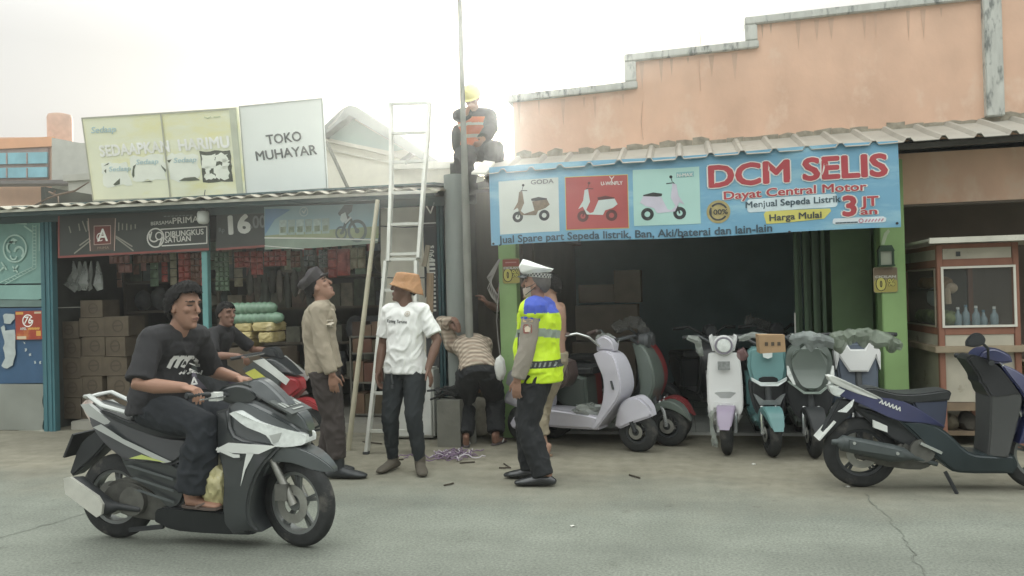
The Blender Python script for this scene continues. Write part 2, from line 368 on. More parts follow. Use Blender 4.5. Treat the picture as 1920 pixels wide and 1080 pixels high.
bm = B(); box(bm, (-1.70, 8.56, -.05), (1.90, 13.19, .03)); ob('tiled_floor', bm, M('floor_tile', (186, 190, 182), .35, var=.05), shop, True, False, bevel=.006)
bm = B()
for i in range(6): box(bm, (-1.7 + .6 * i - .002, 8.57, .030), (-1.7 + .6 * i + .002, 12, .0315))
for j in range(5): box(bm, (-1.69, 8.57 + .6 * j, .030), (1.89, 8.574 + .6 * j, .0317))
ob('tile_joints', bm, M('grout', (120, 122, 116), .9), shop, True, False)
bm = B()       # folded green steel door leaves at the right jamb
for i in range(7):
    x = 1.16 + i * .045; bar(bm, (x, 8.75 + (i % 2) * .07, .04), (x, 8.75 + (i % 2) * .07, 2.6), .034, .02, up=(0, 1, 0))
ob('folding_door', bm, M('door_green', (66, 92, 62), .6), shop, True, False)
bm = B(); box(bm, (1.5, 8.72, 0.03), (1.89, 8.80, 2.79)); ob('green_panel', bm, M('panel_green', (84, 112, 70), .7, var=.1), shop, True, False)
bm = B(); box(bm, (1.125, 8.70, 1.0), (1.14, 8.72, 1.25)); ob('door_handle', bm, M('pale_metal', (190, 190, 180), .4), shop, True, False)
# right bay behind the food cart
BAY = M('bay_wall', (120, 104, 92), .95, var=.15, vs=2)
bm = B(); box(bm, (2.10, 10.6, 0), (6.5, 10.75, 3)); box(bm, (6.3, 8.6, 0), (6.45, 10.6, 3)); ob('bay_wall', bm, BAY, shop, True, False)
bm = B(); box(bm, (2.12, 8.52, 2.28), (6.3, 8.64, 2.82)); ob('bay_lintel', bm, M('bay_lintel', (112, 102, 90), .95, var=.15, vs=3), shop, True, False)
bm = B(); box(bm, (-1.72, 8.52, 2.28), (2.08, 8.64, 2.6)); ob('lintel', bm, DKB, shop, True, False)
bm = B(); box(bm, (-1.74, 8.67, 2.3), (-1.62, 13.2, 3.6)); ob('flank_wall', bm, M('flank', (150, 120, 100), .9, var=.15), shop, True, False)
# ---- metal awning on the right
aw = thing('metal_awning', 'long grey ribbed metal awning below the orange parapet', 'awning', (.6, 7.7, 2.72))
bm = B()
xs = []; x = -1.94
while x < 4.6:
    for dx, dz in ((0, 0), (.20, 0), (.225, .035), (.255, .035), (.28, 0)): xs.append((x + dx, dz))
    x += .285
rows = []
for t in (0, .33, .66, 1):
    rows.append([])
    for x, dz in xs:
        z = 2.715 + .016 * (x + 1.94) + t * .27 + dz + .01 * noise.noise(V((x * 1.7, t * 2, 3))) * (1 if t < .9 else 0)
        y = 7.68 + t * .83
        if t == 0: y += .03 * noise.noise(V((x * 3, 7, 1)))
        rows[-1].append(V((x, y, z)))
for k in (0, 1):
    vv = [[bm.verts.new(p - V((0, 0, .006 * k))) for p in r] for r in rows]
    for a, b_ in zip(vv[:-1], vv[1:]):
        for i in range(len(a) - 1): bm.faces.new([a[i], a[i + 1], b_[i + 1], b_[i]])
    if k == 0: v0 = vv
for i in range(len(v0[0]) - 1): bm.faces.new([v0[0][i], v0[0][i + 1], vv[0][i + 1], vv[0][i]])
ob('ribbed_sheet', bm, M('awning_metal', (156, 152, 140), .6, var=.12, vs=3, col2=(140, 132, 114), cs=3, ct=.6), aw, True, True, 20)
bm = B(); bar(bm, (-1.9, 7.84, 2.70), (4.6, 7.84, 2.80), .05, .05); 
for i in range(7): bar(bm, (-1.8 + i * 1.0, 7.82, 2.70 + .016 * i), (-1.8 + i * 1.0, 8.49, 2.9 + .016 * i), .04, .04)
ob('awning_frame', bm, M('dark_steel', (84, 80, 74), .7), aw, True, False)
bm = B()
prism(bm, [(-2.02, 7.7, 2.72), (-1.86, 7.66, 2.70), (-1.8, 7.8, 2.83), (-1.92, 7.85, 2.86)], (0, 0, .02)); prism(bm, [(-1.98, 7.72, 2.64), (-1.9, 7.7, 2.65), (-1.9, 7.72, 2.70), (-1.97, 7.74, 2.70)], (0, .02, 0))
ob('broken_end', bm, M('awning_break', (205, 202, 188), .7), aw, True, False)

# ---- left hand shop
TEAL = M('teal_paint', (70, 120, 122), .6, var=.12, vs=5)
TEALD = M('teal_dark', (62, 88, 90), .75, var=.15, vs=3)
ls = thing('grocery_shop_building', 'open fronted grocery shop with teal posts and rusty corrugated roof', 'building', (-5.4, 8.45, 0))
bm = B(); rows = []
nx = 340
for k in (0, 1):
    vv = []
    for t in (0, .5, 1):
        r = []
        for i in range(nx):
            x = -9.6 + 7.2 * i / (nx - 1)
            z = 2.70 - .012 * (x + 9.6) * .7 + t * .30 + .014 * math.sin(x * 2 * math.pi / .20) + .02 * noise.noise(V((x * 2.2, t, 0))) - (.05 * max(0, x + 2.9) if x > -2.9 else 0)
            r.append(bm.verts.new((x, 7.88 + t * 2.2 + .03 * noise.noise(V((x * 3, t, 4))) , z - .008 * k)))
        vv.append(r)
    for a, b_ in zip(vv[:-1], vv[1:]):
        for i in range(nx - 1): bm.faces.new([a[i], a[i + 1], b_[i + 1], b_[i]])
    if k == 0: v0 = vv
for i in range(nx - 1): bm.faces.new([v0[0][i], v0[0][i + 1], vv[0][i + 1], vv[0][i]])
ob('corrugated_roof', bm, M('roof_sheet', (178, 172, 154), .8, var=.18, vs=4, col2=(120, 104, 84), cs=5, ct=.58), ls, True, True, 60)
bm = B(); bar(bm, (-9.6, 7.93, 2.665), (-2.45, 7.93, 2.605), .02, .03); ob('eave_strip', bm, M('eave_strip', (206, 206, 190), .7), ls, True, False)
bm = B(); bar(bm, (-9.6, 8.0, 2.63), (-2.5, 8.0, 2.575), .05, .045); bar(bm, (-9.6, 8.36, 2.62), (-2.5, 8.36, 2.55), .07, .10)
for i in range(9): bar(bm, (-9.4 + i * .84, 7.98, 2.67 - .006 * i), (-9.4 + i * .84, 10, 2.86 - .006 * i), .04, .05)
ob('eave_beam', bm, TEALD, ls, True, False)
bm = B(); box(bm, (-9.6, 8.0, 2.72), (-2.5, 11.3, 2.74)) 
for v in bm.verts: v.co.z += (v.co.y - 8) * .1 - .03
ob('ceiling', bm, TEALD, ls, True, False)
bm = B()
for j in range(5): x0 = -7.655 + .033 * j; box(bm, (x0, 8.36 - .012 * (j % 2), .0), (x0 + .031, 8.44, 2.58))
ob('ribbed_post', bm, M('teal_post', (62, 116, 126), .6, var=.15, vs=6, stretch=(1, 1, .2)), ls, True, False)
bm = B(); box(bm, (-5.44, 8.32, 0), (-5.365, 8.39, 2.56)); ob('post', bm, M('teal_light', (96, 160, 158), .6), ls, True, False, bevel=.004)
bm = B(); box(bm, (-2.70, 8.36, 0), (-2.645, 8.44, 2.58)); box(bm, (-2.635, 8.35, 0), (-2.57, 8.45, 2.6)); box(bm, (-2.562, 8.37, 0), (-2.54, 8.44, 2.6)); ob('post', bm, M('teal_post2', (60, 100, 108), .6, var=.15), ls, True, False)
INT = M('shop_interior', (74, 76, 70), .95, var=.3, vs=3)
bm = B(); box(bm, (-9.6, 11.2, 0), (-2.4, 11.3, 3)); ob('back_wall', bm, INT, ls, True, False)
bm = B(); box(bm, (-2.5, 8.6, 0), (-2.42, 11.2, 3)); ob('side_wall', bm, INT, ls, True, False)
bm = B(); box(bm, (-9.6, 8.4, 0), (-8.45, 8.5, 2.6)); ob('end_wall', bm, TEALD, ls, True, False)
bm = B(); box(bm, (-7.4, 8.50, -.05), (-2.5, 11.2, .10)); ob('floor_step', bm, M('step_cement', (150, 148, 136), .8, var=.1, vs=4), ls, True, False, bevel=.01)

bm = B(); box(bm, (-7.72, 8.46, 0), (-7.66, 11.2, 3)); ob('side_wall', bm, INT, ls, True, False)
bm = B(); box(bm, (-10.5, 8.5, 0), (-9.62, 8.6, 2.7)); ob('end_wall', bm, TEALD, ls, True, False)
# ---- far houses behind the roof
hb = thing('orange_house', 'distant house with orange trim and pale blue window bands', 'house', P(50, 330, 16))
def quad(bm, pts, Y, d=.2, mi=0): prism(bm, [P(a, b_, Y) for a, b_ in pts], (0, d, 0), mi)
PEACH = M('peach_wall', (214, 170, 142), .9, var=.05); 
bm = B(); quad(bm, [(-60, 258), (97, 257), (97, 380), (-60, 390)], 16, 4); ob('wall', bm, PEACH, hb, True, False)
bm = B(); quad(bm, [(-62, 263), (99, 256), (99, 274), (-62, 282)], 15.9, .08); ob('cornice', bm, M('orange_trim', (224, 158, 112), .9, var=.05), hb, True, False)
bm = B(); quad(bm, [(-62, 283), (90, 277), (90, 335), (-62, 340)], 15.95, .04); ob('window_surround', bm, M('mauve_trim', (160, 136, 128), .9), hb, True, False)
for yy in ((288, 309), (316, 335)):
    bm = B(); quad(bm, [(-60, yy[0]), (88, yy[0] - 3), (88, yy[1] - 3), (-60, yy[1])], 15.9, .04); wo = ob('window', bm, M('blue_glass', (118, 184, 200), .2, var=.12, vs=3), hb, True, False)
    bm = B()
    for xx in (12, 50): quad(bm, [(xx - 1, yy[0] - 1), (xx + 1, yy[0] - 1), (xx + 1, yy[1] - 2), (xx - 1, yy[1] - 2)], 15.88, .02)
    ob('mullion', bm, MATS['mauve_trim'], wo, True, False)
bm = B(); quad(bm, [(-60, 339), (125, 337), (150, 341), (125, 344), (-60, 345)], 15.4, .5); ob('ledge', bm, M('grey_ledge', (110, 106, 104), .9), hb, True, False)
bm = B(); quad(bm, [(97, 258), (150, 268), (165, 268), (172, 380), (97, 380)], 15.8, 4); ob('side_wall', bm, M('grey_wall', (176, 178, 168), .9, var=.08), hb, True, False)
bm = B(); c0 = P(113, 265, 17)
lathe(bm, [(.02, 1.35 - .3), (.15, 1.03), (.26, 1.0), (.285, .93), (.28, 0)], 24, c0 - V((0, 0, .35)), 'z', closed=False)
tag(ob('water_tank', bm, M('tank_orange', (196, 154, 130), .7)), 'brown cylindrical rooftop water tank beside the distant orange house', 'water tank')
bm = B(); q0, q1 = P(128, 338, 12), P(166, 338, 12)
box(bm, (q0.x, 12, 1.5), (q1.x + .1, 12.3, q0.z - .02)); box(bm, (q0.x - .06, 11.95, q0.z - .02), (q1.x + .2, 12.4, q0.z + .09))
tag(ob('concrete_pier', bm, M('concrete_pale', (176, 176, 164), .9, var=.12, vs=4), smooth=False), 'pale concrete pier with flat cap left of the yellow billboard', 'pier')
gh = thing('gabled_house', 'pale house with grey gable roof rising behind the ladder', 'house', P(700, 360, 14))
bm = B(); quad(bm, [(560, 268), (655, 212), (720, 250), (812, 300), (812, 420), (560, 420)], 14, 5); ob('wall', bm, M('cream_wall', (214, 212, 194), .9, var=.05), gh, True, False)
bm = B(); quad(bm, [(590, 253), (640, 205), (655, 197), (668, 200), (735, 243), (822, 302), (795, 302), (720, 257), (655, 216), (585, 270)], 13.7, 5.3); ob('roof', bm, M('roof_grey', (128, 134, 130), .9, var=.1), gh, True, False)
bm = B(); quad(bm, [(612, 258), (654, 219), (757, 280), (730, 284)], 13.96, .03); ob('gable_panel', bm, M('gable_green', (152, 178, 168), .9, var=.08, vs=2), gh, True, False)
bm = B(); quad(bm, [(605, 258), (745, 286), (790, 300), (760, 300), (700, 284), (605, 264)], 13.9, .07); quad(bm, [(608, 277), (735, 303), (735, 306), (608, 280)], 13.94, .05); ob('moulding', bm, M('mould_pale', (196, 194, 178), .9), gh, True, False)
cw = thing('low_wall', 'pale plastered wall with flat coping between ladder and pole', 'wall', P(790, 340, 12.2))
bm = B(); quad(bm, [(735, 312), (860, 312), (860, 420), (735, 420)], 12.2, .2); ob('wall', bm, M('wall_cream2', (206, 204, 186), .9, var=.1), cw, True, False)
bm = B(); quad(bm, [(730, 304), (868, 302), (868, 314), (730, 317)], 12.1, .35); ob('coping', bm, M('coping2', (190, 190, 176), .9), cw, True, False)
# gap between the buildings and the round concrete column
bm = B(); box(bm, (-2.4, 9.3, 0), (-1.7, 9.4, 2.75)); tag(ob('gap_wall', bm, M('gap_wall', (104, 96, 80), .95, var=.25, vs=3, stretch=(2, 2, .3)), smooth=False), 'dim brown wall closing the gap between the two shops', 'wall')
bm = B(); cx = (P(836, 500, 8.2).x + P(878, 500, 8.2).x) / 2
lathe(bm, [(.02, 2.80), (.118, 2.80), (.122, 0)], 24, (cx, 8.2, 0), 'z', closed=False)
tag(ob('concrete_column', bm, M('column_grey', (132, 140, 134), .85, var=.14, vs=3, bump=.2, stretch=(2, 2, .3))), 'thick grey concrete column between the grocery and the scooter shop', 'column')
bm = B(); p0, p1 = P(886, 832, 7.98), P(862, 0, 8.0); p0.z = 0
d = (p1 - p0); tube(bm, [p0, p0 + d * .55, p0 + d * .75, p0 + d * 1.5], [.045, .04, .028, .012], 12)
tag(ob('steel_pole', bm, M('pole_steel', (128, 130, 120), .6, var=.12)), 'tall slim steel pole held upright by the crew', 'pole')
# ================================================================== BANNERS, SIGNS, SHOP GOODS
WHT = M('print_white', (212, 212, 204), .6, var=.02); RED = M('print_red', (188, 62, 70), .6, var=.06); BLK = M('print_black', (46, 48, 50), .6, var=.02)
YEL = M('print_yellow', (204, 196, 84), .6, var=.04); GOLD = M('print_gold', (168, 152, 92), .6, var=.15, vs=20)
GRY = M('print_grey', (120, 124, 124), .6); PALE = M('print_pale', (190, 204, 200), .6, var=.03); DGR = M('print_darkgrey', (70, 74, 76), .6)
SLATE = M('print_slate', (62, 84, 96), .6, var=.04)
# ---- blue scooter shop banner: slightly wavy sheet
BX0, BX1, BZ0, BZ1, BY = -1.84, 1.925, 2.005, 2.78, 7.72
def bwave(x, z):
    k = (z - BZ0) / (BZ1 - BZ0)
    return .012 * math.sin(x * 2.1 + z * 3) + .008 * noise.noise(V((x * 2.5 + z * 4, z * 1.5, 2))) - .01 * (1 - k)
BF = Frame((BX0, BY, BZ0), (1, 0, 0), (0, 0, 1))
def bzoff(x): return .016 * (x - BX0) / 3.8 + .008 * math.sin((x - BX0) * 2.4)
def bwrap(co, nn):
    return V((co.x, co.y + bwave(co.x, co.z), co.z + bzoff(co.x)))
bn = thing('shop_banner', 'wide blue vinyl banner advertising electric scooters under the metal awning', 'banner', (0.05, BY, BZ0))
def bsheet(name, u0, v0, u1, v1, w, mat, nx=60, nz=12, t=.002, pts=None):
    bm = B(); g = []
    for k in (0, 1):
        vv = [[bm.verts.new(bwrap(BF.p(u0 + (u1 - u0) * i / nx, v0 + (v1 - v0) * j / nz, w - t * k), BF.n)) for i in range(nx + 1)] for j in range(nz + 1)]
        for j in range(nz):
            for i in range(nx): bm.faces.new([vv[j][i], vv[j][i + 1], vv[j + 1][i + 1], vv[j + 1][i]])
        g.append(vv)
    a, c = g
    bd = [a[0][i] for i in range(nx + 1)] + [a[j][nx] for j in range(1, nz + 1)] + [a[nz][i] for i in range(nx - 1, -1, -1)] + [a[j][0] for j in range(nz - 1, 0, -1)]
    bc = [c[0][i] for i in range(nx + 1)] + [c[j][nx] for j in range(1, nz + 1)] + [c[nz][i] for i in range(nx - 1, -1, -1)] + [c[j][0] for j in range(nz - 1, 0, -1)]
    for i in range(len(bd)): bm.faces.new([bd[i], bd[(i + 1) % len(bd)], bc[(i + 1) % len(bc)], bc[i]])
    return ob(name, bm, mat, bn, True, True, 60)
BW, BH = BX1 - BX0, BZ1 - BZ0
bsheet('vinyl_sheet', 0, 0, BW, BH, 0, M('banner_blue', (104, 166, 200), .5, var=.05, vs=1.2, col2=(138, 190, 208), cs=1.0, ct=.5, stretch=(.6, 1, 2.4)), 120, 20)
def bprint(name, build, mat, w=.003):
    bm = B(); build(bm)
    bmesh.ops.subdivide_edges(bm, edges=[e for e in bm.edges if e.calc_length() > .15], cuts=2)
    for v in bm.verts: v.co = bwrap(v.co, BF.n)
    return ob(name, bm, mat, bn, True, False)
def upx(px, py):                       # photo pixel -> banner u, v
    q = P(px, py, BY); return q.x - BX0, q.z - BZ0 - bzoff(q.x)
def pics(x0, x1, yt, yb): a = upx(x0, yb); b_ = upx(x1, yt); return a[0], a[1], b_[0], b_[1]
p1 = pics(938, 1047, 333, 440); p2 = pics(1063, 1176, 328, 431); p3 = pics(1189, 1311, 312, 424)
bsheet('picture_panel', *p1[:4], .003, M('pic_grey', (196, 204, 196), .5, var=.06, vs=3), 8, 8)
bsheet('picture_border', p2[0] - .006, p2[1] - .006, p2[2] + .006, p2[3] + .006, .0026, YEL, 8, 8)
bsheet('picture_panel', *p2[:4], .0042, M('pic_red', (182, 72, 70), .5, var=.1, vs=2), 8, 8)
bsheet('picture_panel', *p3[:4], .003, M('pic_mint', (160, 206, 196), .5, var=.05, vs=2), 8, 8)
def sco_pic(px0, py0, s, flip, body, dark, w):
    """little printed scooter; pixel box origin = rear wheel centre"""
    u0, v0 = upx(px0, py0); f = -1 if flip else 1; q = lambda x, y: (u0 + f * x * s, v0 + y * s)
    def a(bm):
        flat(bm, BF, [q(-.1, .52), (q(.46, .56)), q(.48, .64), q(.2, .69), q(-.12, .62)][::(1 if not flip else -1)], w)
        fline(bm, BF, [q(.62, .95), q(.84, .97), q(.9, .86)], .03 * s, w)
        fline(bm, BF, [q(.8, 1.0), q(.76, 1.14)], .02 * s, w); fdisc(bm, BF, *q(.76, 1.16), .05 * s, w, 10)
        fline(bm, BF, [q(.92, .3), q(1, 0)], .05 * s, w)
    bprint('scooter_print_dark', a, dark)
    for x in (0, 1): bprint('wheel_print', lambda bm: fring(bm, BF, *q(x, 0), .09 * s, .2 * s, w, 20), dark)
    def b2(bm):
        flat(bm, BF, [q(-.22, .38), q(-.12, .58), q(.44, .54), q(.36, .2), q(.75, .1), q(.88, .22), q(.74, .5), q(.8, .95), q(.92, .92), q(.98, .55), q(1.16, .26), q(1.0, .34), q(.86, .06), q(.3, .02), q(.22, .18), q(-.05, .26)], w + .0012)
    bprint('scooter_print_body', b2, body)
sco_pic(1021, 404, .265, True, M('pic_brown', (122, 104, 84), .6, var=.25, vs=30), BLK, .0045)
sco_pic(1147, 404, .275, True, PALE, M('pic_maroon', (92, 48, 48), .6), .0055)
sco_pic(1214, 402, .30, False, M('pic_lilac', (188, 184, 200), .6), BLK, .0045)
def bt(s, px, py, hpx, mat, w, bold, wpx, outline=None, ital=0, ob_=.05):
    u, v = upx(px, py); k = 1 / 193.0
    if outline: text(BF, s, u, v, hpx * k, outline, bn, w - .0012, bold + ob_, ital=ital, width=(wpx + 5) * k, wrap=bwrap, name='lettering_outline')
    text(BF, s, u, v, hpx * k, mat, bn, w, bold, ital=ital, width=wpx * k, wrap=bwrap)
slope = .048
bt('DCM SELIS', 1491, 339, 37, RED, .006, .05, 302, WHT, ob_=.045)
bt('Dayat Central Motor', 1487, 365, 14, RED, .006, .03, 240, WHT, ob_=.07)
u, v = upx(1485, 386)
bprint('lettering_plate', lambda bm: flat(bm, BF, rrect(upx(1401, 390)[0], v - .035, upx(1570, 386)[0], v + .088, .03), .003), M('plate_pale', (196, 216, 222), .6))
bt('Menjual Sepeda Listrik', 1485, 384, 11, SLATE, .006, .025, 160)
bprint('brush_stroke', lambda bm: flat(bm, BF, [upx(*p) for p in ((1432, 402), (1436, 396), (1500, 393), (1556, 391), (1558, 396), (1545, 410), (1480, 417), (1437, 420))][::-1], .003), YEL)
bt('Harga Mulai', 1491, 411, 11, DGR, .006, .03, 88)
bt('3', 1593, 404, 33, RED, .006, .05, 24, WHT); bt('JT', 1631, 386, 16, RED, .006, .04, 29, WHT); bt('an', 1629, 402, 11, RED, .006, .03, 27, WHT)
bprint('lettering_plate', lambda bm: flat(bm, BF, [upx(*p) for p in ((1561, 414), (1563, 410), (1655, 406), (1661, 409), (1660, 415), (1655, 417), (1566, 421), (1561, 419))][::-1], .003), M('plate_pale2', (206, 218, 224), .6))
bprint('small_print', lambda bm: [fline(bm, BF, [upx(1567 + i * 7, 418.5 - i * .3), upx(1572 + i * 7, 418.2 - i * .3)], .012, .0045) for i in range(6)], SLATE)
bprint('small_print', lambda bm: [fring(bm, BF, *upx(1614, 414), .012, .022, .0045, 12)] + [fline(bm, BF, [upx(1622 + i * 6, 416 - i * .3), upx(1625 + i * 6, 412 - i * .3)], .012, .0045) for i in range(6)], M('pic_rose', (190, 130, 150), .6))
bt('Jual Spare part Sepeda listrik, Ban, Aki/baterai dan lain-lain', 1184, 446, 13.5, SLATE, .006, .03, 500)
bt('GODA', 1017, 345, 8, GRY, .006, .03, 44); bt('U-WINFLY', 1147, 347, 6.5, WHT, .0075, .03, 40); bprint('wing_mark', lambda bm: (fline(bm, BF, [upx(1143, 331), upx(1147, 336), upx(1151, 331)], .008, .007), fline(bm, BF, [upx(1147, 336), upx(1147, 340)], .008, .007)), WHT)
bprint('logo_plate', lambda bm: flat(bm, BF, [upx(*p) for p in ((1268, 333), (1268, 323), (1301, 321), (1301, 331))], .0045), M('pic_sea', (120, 176, 180), .6)); bt('N-MAX', 1284, 331, 6, WHT, .007, .03, 28)
u, v = upx(1347, 397)
bprint('seal', lambda bm: fdisc(bm, BF, u, v, .108, .003, 32), GOLD)
bprint('seal_ring', lambda bm: (fring(bm, BF, u, v, .068, .084, .0045, 24, 2.6, 3.6 + 2.1), fring(bm, BF, u, v, .068, .084, .0045, 24, .4, 2.4)), DGR)
bt('100%', 1347, 402, 9, DGR, .006, .02, 30)
bprint('eyelets', lambda bm: [fdisc(bm, BF, *upx(*q), .012, .004, 10) for q in ((925, 457), (1086, 452), (1280, 444), (1480, 435), (1681, 419))], BLK)

# ---- 0% signs on the pillars
def pct_sign(px0, px1, y0, y1, faded, label, Y=8.272):
    a, b_ = P(px0, y1, Y), P(px1, y0, Y)
    t = thing('promotion_sign', label, 'sign', ((a.x + b_.x) / 2, Y, a.z), 0, 'promotion signs on the green pillars')
    F = Frame((a.x, Y, a.z), (1, 0, 0), (0, 0, 1)); W_, H_ = b_.x - a.x, b_.z - a.z
    bm = B(); flat(bm, F, rrect(0, 0, W_, H_, .02), .006, .006); ob('board', bm, M('sign_grey', (150, 138, 110), .7) if not faded else M('sign_olive', (150, 140, 92), .7), t, True, False)
    bm = B(); flat(bm, F, rrect(.004, .004, W_ - .004, H_ * .5, .02), .0075); ob('yellow_field', bm, M('sign_yellow', (176, 164, 72), .6), t, True, False)
    bm = B(); frect(bm, F, .006, H_ * .68, W_ - .006, H_ - .012, .008); ob('top_field', bm, M('sign_red', (170, 84, 70), .7) if faded else M('sign_brown', (128, 108, 84), .7), t, True, False)
    text(F, 'CICILAN', W_ / 2, H_ * .58, H_ * .085, WHT, t, .010, .03, width=W_ * .85)
    text(F, '0', W_ * .31, H_ * .12, H_ * .44, BLK, t, .009, .12); text(F, '0', W_ * .31, H_ * .12, H_ * .44, YEL, t, .0105, .06)
    text(F, '%', W_ * .73, H_ * .27, H_ * .26, BLK, t, .009, .09); text(F, '%', W_ * .73, H_ * .27, H_ * .26, YEL, t, .0105, .03)
    if faded: bm = B(); [fline(bm, F, [(W_ * (.2 + .09 * i), H_ * .84), (W_ * (.26 + .09 * i), H_ * .84)], .012, .010) for i in range(7)]; ob('small_print', bm, M('faded_pink', (200, 140, 128), .7), t, True, False)
pct_sign(943, 974, 484, 532, True, 'red and yellow 0% sign on the left green pillar behind the traffic officer')
pct_sign(1638, 1682, 500, 549, False, 'yellow 0% instalment sign on the right green pillar below the wall lantern')
a = P(1660, 480, 8.25)
lt = thing('wall_lantern', 'small dark green lantern shaped fitting on the right green pillar', 'lantern', a)
bm = B(); x0, z0 = a.x, a.z
prism(bm, [(x0 - .075, 8.2, z0 + .045), (x0 + .075, 8.2, z0 + .045), (x0 + .05, 8.2, z0 + .10), (x0 - .05, 8.2, z0 + .10)], (0, .07, 0))
for s in (-1, 1): box(bm, (x0 + s * .06 - .009, 8.205, z0 - .085), (x0 + s * .06 + .009, 8.27, z0 + .045))
box(bm, (x0 - .075, 8.2, z0 - .10), (x0 + .075, 8.27, z0 - .085))
ob('frame', bm, M('lantern_green', (46, 74, 50), .6), lt, True, False)
bm = B(); box(bm, (x0 - .05, 8.22, z0 - .084), (x0 + .05, 8.262, z0 + .044)); ob('pane', bm, M('lantern_pane', (150, 158, 136), .4), lt, True, False)
F = Frame((x0, 8.277, z0), (1, 0, 0), (0, 0, 1))
bm = B(); flat(bm, F, [(-.03, .11), (.0, .11), (.03, .2), (.055, .235), (.04, .26), (.0, .22)], .002); tag(ob('painted_reflection', bm, M('reflection_pale', (186, 206, 164), .7), smooth=False), 'pale painted reflection streak above the wall lantern', 'painted reflection')  # white reflection above the lantern, drawn as a flat pale shape

# ---- billboards over the grocery roof
def quadframe(tl, tr, br, bl, Yt, Yb):
    c = [P(*tl, Yt), P(*tr, Yt), P(*br, Yb), P(*bl, Yb)]
    return c
def bil(c): return lambda s, t: (c[3] * (1 - s) + c[2] * s) * (1 - t) + (c[0] * (1 - s) + c[1] * s) * t
c = quadframe((155, 222), (443, 201), (457, 366), (176, 376), 8.32, 8.55)
F = Frame(c[3], c[2] - c[3], c[0] - c[3]); n_ = F.n
W_ = (c[2] - c[3]).length; Hh = (c[0] - c[3]).dot(F.ey)
yb = thing('yellow_billboard', 'faded yellow noodle billboard with torn pictures on the grocery roof', 'billboard', c[3])
sk = (c[0] - c[3]).dot(F.ex) / Hh
def sh(u, v): return (u + sk * v, v)
bm = B(); flat(bm, F, [(0, 0), (W_, 0), ((c[1] - c[3]).dot(F.ex), (c[1] - c[3]).dot(F.ey)), (sk * Hh, Hh)], 0, .05)
ob('sheet', bm, M('billboard_yellow', (240, 242, 208), .6, var=.05, vs=1.5, col2=(240, 236, 168), cs=.9, ct=.5, stretch=(.6, 1, 1.5)), yb, True, False)
bm = B(); T = .02
for p, q in (((0, 0), (W_, 0)), ((0, Hh), (W_, Hh + .005)), ((0, 0), (0, Hh)), ((W_ * .525, 0), (W_ * .525, Hh))): fline(bm, F, [sh(*p), sh(*q)], T, .012, 0)
ob('frame', bm, M('bb_frame', (180, 180, 160), .6), yb, True, False)
bm = B(); flat(bm, F, [sh(W_ - .075, 0), sh(W_, 0), sh(W_, Hh), sh(W_ - .075, Hh)], .02, .03); ob('edge_strip', bm, M('bb_edge', (196, 202, 176), .6), yb, True, False)
IV = M('bb_ivory', (250, 250, 238), .6); BLU = M('bb_blue', (186, 214, 218), .6); CRM = M('bb_cream', (242, 246, 230), .6, var=.05)
text(F, 'SEDAAPKAN', W_ * .325 + sk * .5, Hh * .545, .125, IV, yb, .006, .05, width=W_ * .47, rot=.02); text(F, 'HARIMU', W_ * .78 + sk * .5, Hh * .565, .125, IV, yb, .006, .05, width=W_ * .33, rot=.02)
text(F, 'Sedaap', W_ * .13 + sk * .8, Hh * .82, .07, BLU, yb, .006, .02, width=W_ * .17, ital=.25)
bm = B(); fline(bm, F, [sh(W_ * .80, Hh * .93), sh(W_ * .82, Hh * .915), sh(W_ * .84, Hh * .93)], .012, .006); fline(bm, F, [sh(W_ * .86, Hh * .925), sh(W_ * .90, Hh * .925)], .012, .006); ob('small_mark', bm, M('bb_mark', (196, 206, 160), .6), yb, True, False)
def torn(u0, v0, u1, v1, n=26, j=.02):
    pts = []
    for k in range(n):
        a_ = 2 * math.pi * k / n; ca, sa = math.cos(a_), math.sin(a_); m_ = max(abs(ca), abs(sa))
        pts.append(sh((u0 + u1) / 2 + ca / m_ * (u1 - u0) / 2 + rnd.uniform(-j, j), (v0 + v1) / 2 + sa / m_ * (v1 - v0) / 2 + rnd.uniform(-j, j)))
    return pts
for i, (a0, a1, b0, b1) in enumerate(((.09, .27, .17, .45), (.28, .51, .22, .52), (.53, .73, .20, .52))):
    bm = B(); flat(bm, F, torn(W_ * a0, Hh * b0, W_ * a1, Hh * b1), .003); ob('torn_picture', bm, CRM, yb, True, False)
    text(F, 'Sedaap', W_ * (a0 + .115) + sk * .4, Hh * (b1 - .10), .055, BLU, yb, .007, .015, width=W_ * .15, ital=.25)
bm = B()
for pts in (((.10, .42), (.14, .455), (.13, .43)), ((.15, .19), (.20, .26), (.195, .19), (.16, .175)), ((.10, .36), (.115, .38), (.11, .33)), ((.285, .30), (.30, .40), (.32, .42), (.305, .36), (.30, .28), (.29, .26)), ((.485, .40), (.515, .34), (.51, .31), (.49, .37)), ((.53, .45), (.56, .46), (.54, .42)), ((.59, .2), (.63, .235), (.70, .24), (.73, .20), (.66, .195)), ((.34, .205), (.40, .215), (.42, .20))):
    flat(bm, F, [sh(W_ * a, Hh * b_) for a, b_ in pts], .0055)
ob('torn_gap', bm, M('bb_dark', (96, 104, 84), .8, var=.2, vs=10), yb, True, False)
bm = B(); flat(bm, F, torn(W_ * .745, Hh * .17, W_ * .94, Hh * .535, 24, .008), .003); dkp = ob('dark_patch', bm, M('bb_dark2', (86, 92, 76), .8, var=.3, vs=9), yb, True, False)
bm = B()
for (a0, a1, b0, b1) in ((.755, .84, .34, .5), (.84, .92, .40, .5), (.76, .83, .21, .27), (.83, .92, .2, .36), (.77, .80, .26, .36), (.88, .925, .33, .44)): flat(bm, F, torn(W_ * a0, Hh * b0, W_ * a1, Hh * b1, 18, .016), .005)
ob('torn_scrap', bm, CRM, yb, True, False)
